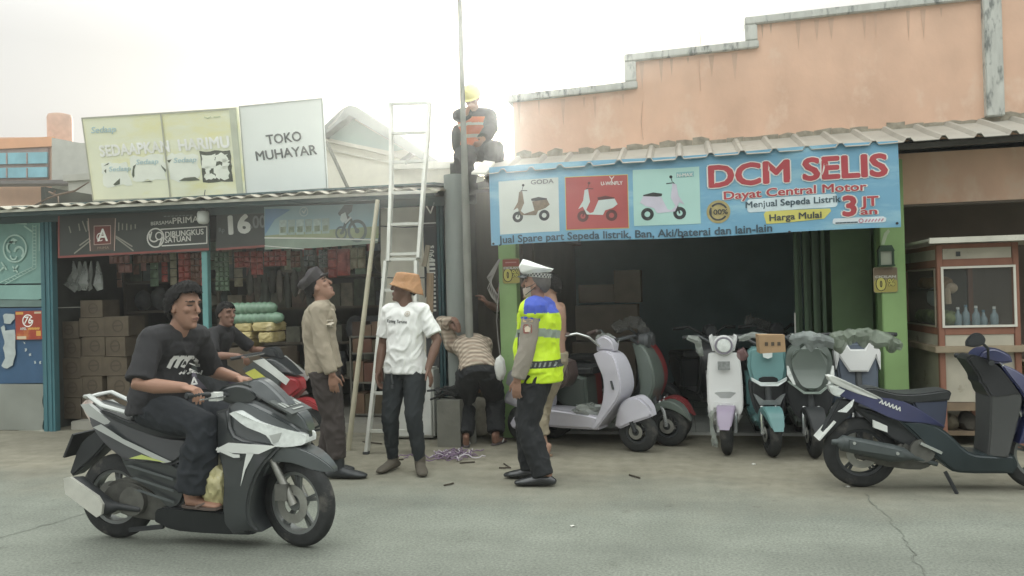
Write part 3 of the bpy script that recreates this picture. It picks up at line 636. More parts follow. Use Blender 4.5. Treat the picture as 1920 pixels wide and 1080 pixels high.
# white sign
c = quadframe((449, 200), (598, 193), (613, 353), (462, 364), 8.34, 8.56)
F = Frame(c[3], c[2] - c[3], c[0] - c[3]); W_ = (c[2] - c[3]).length; Hh = (c[0] - c[3]).dot(F.ey); sk = (c[0] - c[3]).dot(F.ex) / Hh
ws = thing('white_billboard', 'plain white sign with grey shop name next to the yellow billboard', 'billboard', c[3])
bm = B(); flat(bm, F, [(0, 0), (W_, 0), sh(W_, Hh), sh(0, Hh)], 0, .04); ob('sheet', bm, M('sign_white', (240, 246, 240), .6, var=.03, vs=1.5), ws, True, False)
bm = B()
for p, q in (((0, 0), (W_, 0)), ((0, Hh), (W_, Hh)), ((W_, 0), (W_, Hh)), ((0, 0), (0, Hh))): fline(bm, F, [sh(*p), sh(*q)], .014, .006)
ob('frame', bm, M('sign_frame', (180, 182, 174), .6), ws, True, False)
SG = M('sign_grey_text', (92, 98, 96), .7)
text(F, 'TOKO', W_ * .52 + sk * .6, Hh * .555, .105, SG, ws, .006, .022, width=W_ * .43, rot=.025); text(F, 'MUHAYAR', W_ * .53 + sk * .4, Hh * .385, .105, SG, ws, .006, .022, width=W_ * .75, rot=.025)
bm = B(); bar(bm, P(612, 265, 8.62), P(652, 352, 8.9), .03); ob('brace', bm, M('brace_steel', (130, 130, 118), .6), ws, True, False)
bm = B(); tube(bm, [P(614, 240, 8.5), P(630, 225, 9.2), P(645, 203, 10)], .008, 5); tag(ob('wire', bm, M('wire_dark', (110, 108, 100), .8)), 'thin dark wire running up from the white sign to the gable', 'wire')
bm = B()
for pts in (((64, 386), (90, 372), (110, 365), (140, 358), (166, 342)), ((92, 360), (108, 367), (110, 380)), ((98, 364), (104, 358))): tube(bm, [P(a, b_, 8.2 - i * .05) for i, (a, b_) in enumerate(pts)], [.012] * (len(pts) - 1) + [.006], 6)
tag(ob('dead_branch', bm, M('branch', (120, 100, 84), .9)), 'bare dead branch lying on the roof left of the yellow billboard', 'branch')
fl = thing('floodlight', 'dark square floodlight fixed on the low wall behind the ladder', 'floodlight', P(768, 300, 11.9))
bm = B(); prism(bm, [P(*q, 11.9) for q in ((748, 301), (768, 285), (774, 289), (757, 303))], (0, .12, 0)); ob('housing', bm, M('flood_dark', (92, 92, 86), .6), fl, True, False)
bm = B(); bar(bm, P(758, 300, 11.95), P(762, 308, 11.98), .02); ob('bracket', bm, M('flood_br', (120, 120, 110), .6), fl, True, False)

# ---- left booth: teal banner, blue panel, white tarpaulin
bo = thing('shop_booth', 'narrow booth wall with teal banner, blue panel and white tarpaulin', 'booth', P(40, 808, 8.42))
def rect_px(name, pts, Y, mat, parent, d=.02, nxy=0):
    bm = B(); prism(bm, [P(a, b_, Y) for a, b_ in pts], (0, d, 0)); return ob(name, bm, mat, parent, True, False)
rect_px('backing', [(-120, 400), (86, 400), (92, 812), (-120, 822)], 8.43, TEALD, bo)
rect_px('teal_sheet', [(-100, 417), (83, 414), (83, 531), (-100, 533)], 8.40, M('teal_sheet', (120, 168, 158), .6, var=.06), bo, .015)
rect_px('teal_flap', [(-100, 536), (84, 534), (86, 558), (70, 562), (-100, 560)], 8.385, M('teal_flap', (128, 176, 166), .6, var=.08), bo, .03)
rect_px('grey_flap', [(-100, 562), (83, 563), (82, 575), (-100, 577)], 8.39, M('grey_flap', (104, 132, 126), .6), bo, .02)
rect_px('blue_panel', [(-100, 579), (82, 577), (82, 718), (-100, 721)], 8.40, M('blue_panel', (52, 92, 132), .55, var=.15, vs=3), bo, .02)
bm = B(); t0 = bmesh.new(); g = []
for j in range(13):
    r = []
    for i in range(17):
        px = -100 + 182 * i / 16 + (2 * math.sin(j) if i == 16 else 0); py = 720 + 86 * j / 12
        q = P(px, py, 8.39); q.y -= .02 * abs(noise.noise(V((q.x * 3 + q.z * 3, q.z * 3, 1)))) + .015 * (1 - abs(math.sin((q.x * 4 + q.z * 5)))); r.append(bm.verts.new(q))
    g.append(r)
for j in range(12):
    for i in range(16): bm.faces.new([g[j][i], g[j][i + 1], g[j + 1][i + 1], g[j + 1][i]])
e0 = [e for e in bm.edges]; bmesh.ops.solidify(bm, geom=bm.faces[:], thickness=.012)
ob('white_tarpaulin', bm, M('white_tarp', (190, 196, 184), .7, var=.06, vs=3), bo, True, True, 25)
rect_px('base_strip', [(-100, 812), (94, 806), (94, 812), (-100, 819)], 8.37, M('base_pale', (170, 170, 154), .8), bo, .05)
q = P(0, 531, 8.385); F = Frame(q, (1, 0, 0), (0, 0, 1)); pf = lambda px, py: ((P(px, py, 8.385) - q).x, (P(px, py, 8.385) - q).z)
bm = B(); u, v = pf(28, 466); fring(bm, F, u, v, .155, .175, .004, 36)
fring(bm, F, u - .05, v + .02, .05, .075, .004, 18, .6, 4.5); fring(bm, F, u + .06, v - .05, .05, .08, .004, 18, -1, 3); fring(bm, F, u - .02, v - .09, .035, .055, .004, 12, 3, 6.2); flat(bm, F, [(u - .1, v + .07), (u - .02, v + .13), (u + .05, v + .1), (u - .02, v + .075)][::-1], .004)
for p in (((62, 422), (62, 500)), ((68, 422), (68, 502)), ((62, 500), (0, 530)), ((68, 502), (10, 533)), ((74, 420), (74, 470))): fline(bm, F, [pf(*p[0]), pf(*p[1])], .008, .004)
for i in range(12): fline(bm, F, [pf(62, 425 + 6.4 * i), pf(68, 425 + 6.4 * i)], .008, .004)
for i in range(9): fline(bm, F, [pf(58 - 6.2 * i, 502 + 3 * i), pf(64 - 6.2 * i, 505 + 3 * i)], .006, .004)
for a_ in ((3, 492, 12, 505), (8, 500, 0, 508), (24, 500, 33, 510), (33, 498, 26, 508), (46, 424, 60, 434), (30, 418, 50, 420)): fline(bm, F, [pf(a_[0], a_[1]), pf(a_[2], a_[3])], .02, .004)
ob('emblem', bm, M('emblem_pale', (172, 208, 194), .6), bo, True, False)
q = P(0, 650, 8.383); F = Frame(q, (1, 0, 0), (0, 0, 1)); pf = lambda px, py: ((P(px, py, 8.383) - q).x, (P(px, py, 8.383) - q).z)
def blob(pts, w=.004): 
    bm = B(); o_ = []
    for i in range(len(pts)):
        a, b_ = pts[i], pts[(i + 1) % len(pts)]; o_.append(a); o_.append(((a[0] + b_[0]) / 2 + rnd.uniform(-1.5, 1.5), (a[1] + b_[1]) / 2 + rnd.uniform(-1.5, 1.5)))
    flat(bm, F, [pf(*p) for p in o_][::-1], w); return bm
SCR = M('paper_scrap', (178, 190, 188), .8, var=.1, vs=12)
for pts in (((6, 592), (12, 588), (27, 589), (28, 598), (20, 607), (8, 606)), ((2, 614), (8, 610), (10, 620), (28, 618), (29, 640), (30, 664), (24, 685), (14, 691), (3, 686), (10, 672), (6, 652), (9, 640))): ob('paper_scrap', blob(pts), SCR, bo, True, False)
for x, y in ((46, 643), (48, 656), (57, 665), (76, 680), (66, 679)): ob('paper_scrap', blob(((x - 2, y - 2), (x + 2, y - 3), (x + 2, y + 2), (x - 1, y + 3))), SCR, bo, True, False)
po = thing('red_poster', 'square red and orange promotional poster stuck on the blue panel', 'poster', P(55, 610, 8.37))
q = P(30, 637, 8.375); F = Frame(q, (1, 0, 0), (0, 0, 1)); pw = P(79, 600, 8.375).x - q.x; phh = P(55, 583, 8.375).z - q.z
bm = B(); frect(bm, F, 0, 0, pw, phh, .003, .003); ob('sheet', bm, M('poster_red', (178, 60, 40), .6, var=.15, vs=4, col2=(206, 120, 50), cs=3, ct=.55), po, True, False)
bm = B(); fring(bm, F, pw * .47, phh * .66, .065, .078, .005, 26, .5, 6.4); ob('ring', bm, IV, po, True, False)
text(F, '76', pw * .47, phh * .56, .085, IV, po, .006, .02, ital=.2); text(F, 'APEL', pw * .30, phh * .34, .03, WHT, po, .006, .03)
bm = B(); [fline(bm, F, [(pw * (.5 + .06 * i), phh * .36), (pw * (.53 + .06 * i), phh * .40)], .02, .005) for i in range(7)]; frect(bm, F, pw * .78, phh * .12, pw * .95, phh * .3, .005); frect(bm, F, pw * .02, phh * .88, pw * .3, phh * .97, .005); ob('orange_marks', bm, M('poster_orange', (226, 160, 60), .6), po, True, False)
bm = B(); frect(bm, F, pw * .05, phh * .02, pw * .4, phh * .12, .005); frect(bm, F, pw * .72, phh * .9, pw * .97, phh * .97, .005); ob('pale_marks', bm, M('poster_pale', (206, 186, 150), .6), po, True, False)

# ---- dark banners under the eave
DKB2 = M('banner_dark', (66, 70, 66), .6, var=.15, vs=2); RSTR = M('banner_redstrip', (150, 74, 66), .6)
def eave_banner(name, label, tl, tr, br, bl, Y, mat):
    t = thing(name, label, 'banner', P(*bl, Y)); q = P(*bl, Y); F = Frame(q, P(*br, Y) - q, (0, 0, 1))
    lp = lambda px, py: ((P(px, py, Y) - q).dot(F.ex), (P(px, py, Y) - q).dot(F.ey))
    bm = B(); flat(bm, F, [lp(*p) for p in (bl, br, tr, tl)], 0, .006); ob('sheet', bm, mat, t, True, False); return t, F, lp
t, F, lp = eave_banner('cigarette_banner', 'black banner with red square emblem over the left shop opening', (112, 405), (392, 394), (392, 471), (112, 484), 8.30, DKB2)
bm = B(); flat(bm, F, [lp(112, 484), lp(392, 469), lp(392, 465), lp(112, 480)], .003); flat(bm, F, [lp(109, 484), lp(112, 484), lp(112, 405), lp(109, 405)], .003); ob('red_strip', bm, RSTR, t, True, False)
bm = B(); flat(bm, F, [lp(168, 472), lp(216, 468), lp(216, 408), lp(168, 410)], .003); ob('pillar_print', bm, M('bn_brown', (92, 76, 68), .6), t, True, False)
bm = B(); flat(bm, F, [lp(178, 458), lp(207, 456), lp(207, 424), lp(178, 425)], .0045); ob('emblem_square', bm, M('bn_red', (130, 62, 56), .6), t, True, False)
bm = B(); 
for p, q_ in (((177, 459), (208, 457)), ((208, 457), (208, 423)), ((208, 423), (177, 424)), ((177, 424), (177, 459))): fline(bm, F, [lp(*p), lp(*q_)], .008, .006)
for x in (166, 217): fline(bm, F, [lp(x, 410), lp(x + (4 if x < 200 else -2), 470)], .012, .006)
ob('emblem_frame', bm, M('bn_pink', (196, 164, 150), .6), t, True, False)
u, v = lp(193, 452); text(F, 'A', u, v, .145, IV, t, .007, .02, ital=.05); bm = B(); fring(bm, F, u - .03, v + .05, .04, .05, .007, 16, .6, 5.4); ob('letter_flourish', bm, IV, t, True, False)
u, v = lp(194, 467); text(F, 'PRIMA', u, v, .03, M('bn_tan', (150, 130, 112), .6), t, .006, .01, width=.16)
bm = B()
for x0, y0, x1, y1 in ((170, 451, 140, 475), (168, 447, 150, 460), (218, 446, 250, 470), (218, 443, 248, 462), (130, 425, 133, 436), (148, 420, 150, 432), (155, 415, 162, 434), (223, 418, 223, 432), (230, 420, 230, 430), (238, 420, 238, 431), (246, 422, 246, 430), (254, 421, 254, 428), (164, 415, 166, 432)): fline(bm, F, [lp(x0, y0), lp(x1, y1)], .016, .004)
ob('light_streaks', bm, M('bn_streak', (148, 146, 132), .6), t, True, False)
u, v = lp(303, 421); text(F, 'BERSAMA', u, v, .04, WHT, t, .004, .01, width=.28, rot=.02); u, v = lp(348, 418); text(F, 'PRIMA', u, v, .07, WHT, t, .004, .012, width=.34, rot=.02)
bm = B(); [fline(bm, F, [lp(308 + 7 * i, 406 - .3 * i), lp(312 + 7 * i, 405.5 - .3 * i)], .012, .004) for i in range(8)]; ob('small_print', bm, GRY, t, True, False)
bm = B(); u, v = lp(292, 446); fring(bm, F, u, v, .10, .117, .004, 30); fring(bm, F, u - .02, v + .02, .055, .072, .004, 16, 2.6, 5.6); fring(bm, F, u + .045, v + .02, .035, .05, .004, 16, 0, 6.2); fline(bm, F, [(u + .09, v), (u + .05, v - .09)], .02, .004); fline(bm, F, [(u - .05, v + .07), (u - .075, v - .01)], .016, .004)
for p, q_ in (((304, 461), (388, 456)), ((388, 456), (388, 425)), ((388, 425), (302, 430))): fline(bm, F, [lp(*p), lp(*q_)], .014, .004)
ob('logo_outline', bm, WHT, t, True, False)
u, v = lp(346, 442); text(F, 'DIBUNGKUS', u, v, .062, WHT, t, .004, .025, width=.50, rot=.025); u, v = lp(334, 453.5); text(F, 'SATUAN', u, v, .062, WHT, t, .004, .025, width=.34, rot=.025)
t, F, lp = eave_banner('price_banner', 'black banner showing a rupiah price right of the thin teal post', (405, 393), (502, 389), (502, 462), (405, 468), 8.34, DKB2)
bm = B(); flat(bm, F, [lp(405, 470), lp(500, 463), lp(500, 459), lp(405, 466)], .003); ob('red_strip', bm, RSTR, t, True, False)
u, v = lp(446, 437); text(F, '16', u, v, .20, WHT, t, .004, .06, width=.29, rot=.02); u, v = lp(484, 427); text(F, '.00', u, v, .135, GRY, t, .004, .03, width=.20); u, v = lp(416, 435); text(F, 'Rp', u, v, .05, GRY, t, .004, .02)
t, F, lp = eave_banner('motor_banner', 'sky blue and green banner printed with packs and a motorcycle', (495, 388), (712, 381), (708, 452), (497, 468), 8.26, M('banner_sky', (136, 170, 178), .55, var=.08, vs=1.5))
bm = B(); flat(bm, F, [lp(497, 468), lp(590, 465), lp(708, 456), lp(710, 448), (lp(497, 446))], .003); ob('lower_flap', bm, M('bn_sage', (128, 146, 128), .6), t, True, False)
bm = B(); flat(bm, F, [lp(497, 445), lp(710, 447), lp(710, 424), lp(600, 432), lp(497, 442)], .0045); ob('green_field', bm, M('bn_green', (140, 152, 112), .6, var=.15, vs=6), t, True, False)
bm = B(); fline(bm, F, [lp(497, 446), lp(600, 447), lp(708, 450)], .014, .006); fline(bm, F, [lp(497, 461), lp(570, 467)], .008, .006); ob('white_stripe', bm, WHT, t, True, False)
bm = B(); flat(bm, F, [lp(497, 440), lp(497, 392), lp(520, 391), lp(545, 393), lp(515, 412)], .003); ob('blue_patch', bm, M('bn_blue', (104, 142, 180), .6, var=.08), t, True, False)
for i in range(6):
    bm = B(); x = 524 + i * 16; flat(bm, F, [lp(x, 441 - i * .6), lp(x + 14, 440.5 - i * .6), lp(x + 14, 412 - i * .6), lp(x, 413 - i * .6)], .006); pk = ob('pack_print', bm, M('bn_pack%d' % (i % 2), ((160, 180, 172), (146, 166, 158))[i % 2], .6, var=.2, vs=25), t, True, False)
    bm = B(); flat(bm, F, [lp(x + 2, 437 - i * .6), lp(x + 12, 436 - i * .6), lp(x + 12, 425 - i * .6), lp(x + 2, 426 - i * .6)], .0075); ob('pack_label', bm, M('bn_plabel', (120, 136, 110), .6, var=.3, vs=30), pk, True, False) if False else ob('pack_label', bm, M('bn_plabel', (120, 136, 110), .6, var=.3, vs=30), t, True, False)
bm = B(); u, v = lp(570, 397); fring(bm, F, u, v, .045, .052, .005, 20); fline(bm, F, [(u - .02, v + .01), (u, v - .015), (u + .025, v + .02)], .012, .005); ob('tick_emblem', bm, PALE, t, True, False)
bm = B(); 
for x, y, r in ((670, 433, .115), (640, 437, .07)): u, v = lp(x, y); fring(bm, F, u, v, r * .72, r, .0055, 22, sy=1.1); fdisc(bm, F, u, v, r * .25, .0055, 10)
flat(bm, F, [lp(634, 400), lp(646, 384), lp(662, 384), lp(660, 396), (lp(648, 408)), lp(636, 404)], .0055)
fline(bm, F, [lp(650, 405), lp(658, 412), lp(668, 430)], .03, .0055); fline(bm, F, [lp(642, 436), lp(648, 420), lp(656, 410)], .035, .0055)
ob('motorcycle_print', bm, M('bn_moto', (92, 102, 102), .6, var=.2, vs=20), t, True, False)
bm = B(); flat(bm, F, [lp(640, 402), lp(648, 398), lp(652, 412), lp(643, 418), lp(638, 412)], .0065); fline(bm, F, [lp(648, 418), lp(658, 408)], .02, .0065); ob('rider_print', bm, PALE, t, True, False)
# lamp bulb
lb = thing('hanging_bulb', 'white frosted bulb hanging before the black cigarette banner', 'lamp', P(381, 405, 8.15))
q = P(381, 408, 8.15)
bm = B(); lathe(bm, [(.012, .075), (.055, .07), (.066, .045), (.066, -.035), (.05, -.066), (.015, -.075)], 18, q, 'z', closed=False); ob('bulb', bm, M('bulb_white', (206, 210, 202), .4, var=.04), lb, True, True, 50)
bm = B(); lathe(bm, [(.022, .12), (.026, .07)], 12, q, 'z', closed=False); tube(bm, [q + V((0, 0, .12)), q + V((0, .05, .32))], .005, 6); ob('socket', bm, DGR, lb, True)

# ---- grocery goods
def sachets(px, py0, py1, wpx, cols, rows, mat, label, Y=8.9):
    a, b_ = P(px, py1, Y), P(px + wpx, py0, Y); bm = B(); cw_, rh = (b_.x - a.x) / cols, (b_.z - a.z) / rows
    for i in range(cols):
        for j in range(rows):
            x0, z0 = a.x + i * cw_, a.z + j * rh; e = .06; r = rnd.uniform(.012, .03)
            vs = [bm.verts.new(p) for p in ((x0 + cw_ * .02, Y, z0 + rh * .02), (x0 + cw_ * .98, Y, z0 + rh * .02), (x0 + cw_ * .98, Y, z0 + rh * .98), (x0 + cw_ * .02, Y, z0 + rh * .98))]
            mid = [bm.verts.new((x0 + cw_ * u, Y - r, z0 + rh * v)) for u, v in ((.2, .2), (.8, .2), (.8, .8), (.2, .8))]
            bk = bm.verts.new((x0 + cw_ / 2, Y + .02, z0 + rh / 2))
            for k in range(4): bm.faces.new([vs[k], vs[(k + 1) % 4], mid[(k + 1) % 4], mid[k]]); bm.faces.new([vs[(k + 1) % 4], vs[k], bk])
            bm.faces.new(mid)
    tag(ob('sachet_strip', bm, mat, smooth=False), label, 'sachets', 'sachet strips hanging in the grocery')
SR = M('sachet_red', (176, 76, 66), .35, var=.35, vs=14, col2=(200, 170, 150), cs=16, ct=.62); SGn = M('sachet_green', (104, 132, 104), .3, var=.35, vs=14, col2=(190, 200, 180), cs=16, ct=.6)
SBn = M('sachet_brown', (124, 84, 66), .35, var=.35, vs=14, col2=(190, 150, 120), cs=16, ct=.64); SCm = M('sachet_cream', (160, 152, 122), .4, var=.3, vs=14, col2=(110, 120, 90), cs=14, ct=.6); SGy = M('sachet_grey', (104, 112, 108), .3, var=.4, vs=14, col2=(170, 176, 172), cs=16, ct=.62); SPk = M('sachet_pink', (164, 112, 104), .4, var=.3, vs=12)
for px, a, b_, wp, c_, r_, mt, lb_ in (
    (205, 478, 495, 38, 4, 1, SPk, 'short pinkish sachet row hanging just right of the clear plastic bags'), (222, 494, 512, 26, 2, 1, SPk, 'small pink sachet pair hanging below the short pinkish row'), (258, 476, 494, 60, 6, 1, SBn, 'long low row of brownish sachets above the front rider'),
    (335, 474, 534, 22, 2, 5, SR, 'dark red sachet strip above the head of the front rider'), (359, 473, 535, 16, 2, 5, SBn, 'brown sachet strip between two red strips left of the thin teal post'), (376, 472, 536, 16, 2, 5, SR, 'red sachet strip touching the left side of the thin teal post'),
    (405, 472, 546, 24, 3, 8, SGn, 'long green and silver sachet strip right of the thin teal post'), (440, 471, 502, 28, 3, 3, SR, 'wide red sachet block hanging below the price banner'), (471, 470, 516, 22, 2, 4, SR, 'longer red sachet strip below the right end of the price banner'),
    (495, 470, 500, 42, 4, 3, SR, 'broad red sachet block under the left end of the motorcycle banner'), (545, 470, 502, 18, 2, 3, SBn, 'narrow brown sachet strip above the cap of the khaki officer'), (570, 468, 500, 20, 2, 3, SGy, 'grey sachet strip above the khaki officer'),
    (598, 468, 502, 16, 2, 4, SGy, 'narrow grey sachet strip left of the two long red strips'), (615, 467, 521, 16, 1, 3, SR, 'long red sachet strip before the face of the khaki officer'), (632, 465, 518, 24, 1, 1, SR, 'large plain red packet strip left of the cream packets'), (657, 463, 504, 28, 2, 2, SCm, 'cream packet block hanging left of the bamboo pole')):
    sachets(px, a, b_, wp, c_, r_, mt, lb_)
hr_ = thing('hanging_display', 'dim second row of packets hanging on a rail inside the grocery', 'packet display', (-5.4, 9.25, 2.3))
bm = B(); bar(bm, (-7.4, 9.27, 2.34), (-3.0, 9.27, 2.30), .02); ob('rail', bm, MATS['dark_steel'], hr_, True, False)
x = -7.3
for i in range(34):
    wd = rnd.uniform(.07, .16); ht = rnd.uniform(.18, .6); bm = B(); n_ = max(2, int(ht / .1))
    for j in range(n_): z1 = 2.3 - ht * j / n_; tube(bm, [(x + wd / 2, 9.25, z1 - .005), (x + wd / 2, 9.245, z1 - ht / n_ / 2), (x + wd / 2, 9.25, z1 - ht / n_ + .005)], [(wd * .47, .006), (wd * .46, .02), (wd * .47, .006)], 8, side=V((1, 0, 0)))
    ob('packet_strip', bm, [SR, SGn, SBn, SGy, SCm, SPk, M('sachet_blue', (84, 104, 128), .35, var=.35, vs=14)][rnd.randrange(7)], hr_, True, True, 50); x += wd + rnd.uniform(.0, .05)
    if x > -3.1: break
PLAS = M('clear_plastic', (170, 176, 170), .2, var=.25, vs=8, alpha=.5, spec=.6)
bg_ = thing('plastic_bag_bundle', 'bundle of clear plastic bags hanging inside the left opening', 'plastic bags', P(160, 490, 8.75))
for i in range(5):
    bm = B(); q = P(138 + i * 11, 490, 8.7 + .04 * (i % 2)); tube(bm, [q, q + V((rnd.uniform(-.03, .03), 0, -.14)), q + V((rnd.uniform(-.06, .06), -.02, -.28)), q + V((rnd.uniform(-.06, .06), 0, -.36))], [(.015, .01), (.05, .02), (.075, .03), (.05, .01)], 9)
    for v in bm.verts: v.co += V((noise.noise(v.co * 14), noise.noise(v.co * 14 + V((3, 0, 0))), 0)) * .02
    ob('bag', bm, PLAS, bg_, True, True, 30)
sp = thing('hanging_pouches', 'dim bunch of dark pouches hanging behind the khaki officer', 'pouches', P(500, 520, 9.3))
for i in range(9):
    q = P(468 + i * 14, 500 + (i % 3) * 8, 9.2 + .1 * (i % 2)); bm = B(); crumple(bm, q - V((0, 0, .2)), (.05, .03, .17 + .03 * (i % 3)), i, .2, 2); ob('pouch', bm, M('pouch_%d' % (i % 3), ((76, 76, 66), (92, 84, 72), (66, 72, 62))[i % 3], .5, var=.3, vs=12), sp, True, True, 30)
q = P(572, 520, 8.95); bm = B()
for a_ in (-.12, .1, .2): bar(bm, q, q + V((a_ * .7, 0, -.2)), .035, .01)
bm.verts.ensure_lookup_table(); tag(ob('white_straps', bm, M('strap_white', (168, 158, 148), .6, var=.2, vs=20), smooth=False), 'pale straps hanging just left of the dark police cap', 'straps')
CAR = M('carton', (98, 86, 69), .85, var=.3, vs=4, col2=(76, 68, 56), cs=5, ct=.6); RINGM = M('carton_print', (84, 72, 58), .8)
LV = ['bottom carton', 'second carton from the bottom', 'third carton from the bottom', 'fourth carton from the bottom', 'fifth carton from the bottom', 'sixth carton from the bottom']
for col, (px, hs, where) in enumerate(((134, (.27, .24, .26, .24, .22), 'of the stack beside the teal ribbed post'), (176, (.29, .25, .25, .24, .24, .22), 'of the middle stack behind the scooter tail'), (222, (.27, .27, .24, .25, .25), 'of the third stack, behind the front rider'))):
    q = P(px, 800, 8.72); z = .10
    for k, h in enumerate(hs):
        wd = (.36, .34, .40)[col] * rnd.uniform(.84, 1.02); ox = rnd.uniform(-.035, .035)
        t = thing('carton', 'brown printed ' + LV[k] + ' ' + where, 'carton', (q.x + ox, q.y, z), rnd.uniform(-.12, .12), 'cartons stacked inside the grocery')
        bm = B(); box(bm, (-wd / 2, -.02, 0), (wd / 2, .30, h - .006)); ob('box', bm, CAR, t, False, False, bevel=.006)
        F = Frame((0, -.021, h / 2), (1, 0, 0), (0, 0, 1)); bm = B(); fring(bm, F, .02, 0, h * .24, h * .31, .001, 20); fline(bm, F, [(.02 - h * .27, 0), (.02 + h * .27, .01)], .02, .001); ob('print', bm, RINGM, t, False, False)
        z += h
bulk = thing('goods_shelf', 'dim shelf crowded with dark packets behind the front rider', 'shelf', (P(290, 800, 9.6).x, 9.6, .1))
bm = B()
for z in (.5, .95, 1.4, 1.8): box(bm, (-7.4, 9.5, z), (-3.3, 9.95, z + .03))
for x in (-7.4, -6.0, -4.6, -3.32): box(bm, (x, 9.5, .1), (x + .04, 9.95, 2.3))
ob('rack', bm, M('rack_wood', (92, 84, 70), .9), bulk, True, False)
PK = [M('pk%d' % i, c_, .6, var=.35, vs=10) for i, c_ in enumerate(((96, 96, 80), (84, 96, 92), (110, 86, 72), (76, 84, 66), (120, 112, 92), (70, 74, 76)))]
for z in (.53, .98, 1.43, 1.83):
    x = -7.3
    while x < -3.5:
        wd = rnd.uniform(.12, .28); h = rnd.uniform(.16, .34); bm = B()
        if rnd.random() < .5: crumple(bm, (x + wd / 2, 9.62, z + h / 2), (wd / 2, .1, h / 2), rnd.random() * 50, .18, 2)
        else: box(bm, (x, 9.52, z), (x + wd, 9.85, z + h))
        ob('packet', bm, rnd.choice(PK), bulk, True, True, 30); x += wd + .02
ba = P(85 + 25, 577, 8.7); bm = B(); bar(bm, P(108, 577, 8.62), P(158, 576, 8.8), .03, .012); tag(ob('shelf_strip', bm, M('strip_pale', (150, 150, 140), .6), smooth=False), 'pale narrow strip across the dark opening beside the teal post', 'strip')
# wrapped rolls and yellow packs
GP = M('green_wrap', (112, 150, 122), .25, var=.18, vs=8, spec=.6, col2=(150, 184, 160), cs=7, ct=.6); YP = M('yellow_wrap', (186, 168, 104), .4, var=.16, vs=8, col2=(206, 190, 140), cs=6, ct=.55)
for i, (x0, x1, y0, y1) in enumerate(((432, 511, 568, 590), (428, 524, 587, 608))):
    bm = B(); a, b_ = P(x0, (y0 + y1) / 2, 8.15), P(x1, (y0 + y1) / 2 - 2, 8.2); r = abs(P(x0, y0, 8.15).z - P(x0, y1, 8.15).z) / 2
    n_ = 36; tube(bm, [a.lerp(b_, k / n_) for k in range(n_ + 1)], [r * (1 + .09 * math.sin(k * 1.35) + .05 * noise.noise(V((k * .8, i, 0)))) for k in range(n_ + 1)], 14, caps='round')
    tag(ob('wrapped_roll', bm, GP, ang=60), ('upper' if i == 0 else 'lower') + ' green plastic wrapped roll on the yellow packs', 'roll', 'green wrapped rolls in the grocery')
k = 0
for (x0, x1, y0, y1, lb_) in ((437, 468, 606, 622, 'top left'), (440, 468, 622, 637, 'middle left'), (444, 468, 637, 652, 'bottom left'), (470, 510, 604, 622, 'top right'), (482, 508, 623, 643, 'lower right')):
    a, b_ = P(x0, y1, 8.1), P(x1, y0, 8.1); k += 1; bm = B(); pillow(bm, ((a.x + b_.x) / 2, 8.28, (a.z + b_.z) / 2), ((b_.x - a.x) / 2 * 1.05, .17, (b_.z - a.z) / 2 * 1.08), .75, k)
    tag(ob('yellow_pack', bm, YP, ang=70), 'yellow plastic pack, ' + lb_ + ' under the green rolls', 'pack', 'yellow packs below the green rolls')
bm = B(); a, b_ = P(425, 790, 8.1), P(525, 652, 8.1); box(bm, (a.x, 8.12, .0), (b_.x, 8.5, b_.z)); tag(ob('display_crate', bm, M('crate_dark', (92, 80, 64), .9, var=.2), smooth=False, bevel=.01), 'dark crate carrying the yellow packs and green rolls', 'crate')
# shelf unit at right of opening with small boxes
su = thing('low_shelf', 'low wire shelf of boxes between bamboo pole and ladder', 'shelf', (P(690, 780, 9).x, 9.0, .1))
a, b_ = P(660, 780, 9.0), P(722, 632, 9.0)
bm = B()
for z in (.12, .5, .85, b_.z): box(bm, (a.x, 8.98, z), (b_.x, 9.35, z + .02))
for x in (a.x, b_.x - .02): box(bm, (x, 8.97, .1), (x + .02, 8.99, b_.z + .02)); box(bm, (x, 9.34, .1), (x + .02, 9.36, b_.z + .02))
ob('frame', bm, M('shelf_frame', (110, 108, 98), .7), su, True, False)
for z, h in ((.14, .3), (.52, .28), (.87, .2), (b_.z + .02, .18)):
    x = a.x + .03
    while x < b_.x - .1:
        wd = rnd.uniform(.09, .15); bm = B(); box(bm, (x, 9.0, z), (x + wd, 9.3, z + h * rnd.uniform(.6, 1))); ob('small_box', bm, M('sbox%d' % rnd.randrange(4), [(112, 72, 56), (96, 84, 62), (84, 66, 54), (124, 96, 72)][rnd.randrange(4)], .8, var=.2), su, True, False); x += wd + .01
# pale tarpaulin behind the ladder, dark 1990's strip sign
cu = thing('pale_curtain', 'pale canvas sheet stretched behind the ladder', 'curtain', P(770, 780, 8.48))
bm = B(); g = []
for j in range(21):
    r = []
    for i in range(13):
        px = 714 + (806 - 714) * i / 12 + (6 if j > 10 and i == 12 else 0); py = 375 + (690 - 375) * j / 20; q = P(px, py, 8.34); q.y -= .03 * noise.noise(V((q.x * 4, q.z * 2, 6))) + (.012 if j in (7, 12) else 0); r.append(bm.verts.new(q))
    g.append(r)
for j in range(20):
    for i in range(12): bm.faces.new([g[j][i], g[j][i + 1], g[j + 1][i + 1], g[j + 1][i]])
bmesh.ops.solidify(bm, geom=bm.faces[:], thickness=.01); ob('canvas', bm, M('canvas', (232, 228, 210), .9, var=.1, vs=3), cu, True, True, 60)
bm = B()
for y in (424, 520, 602): tube(bm, [P(712, y, 8.28), P(760, y + 2, 8.28), P(815, y, 8.28)], .006, 6)
ob('cord', bm, DGR, cu, True)
ss = thing('strip_sign', 'narrow black vertical sign lettered sideways beside the grey column', 'sign', P(813, 550, 8.33))
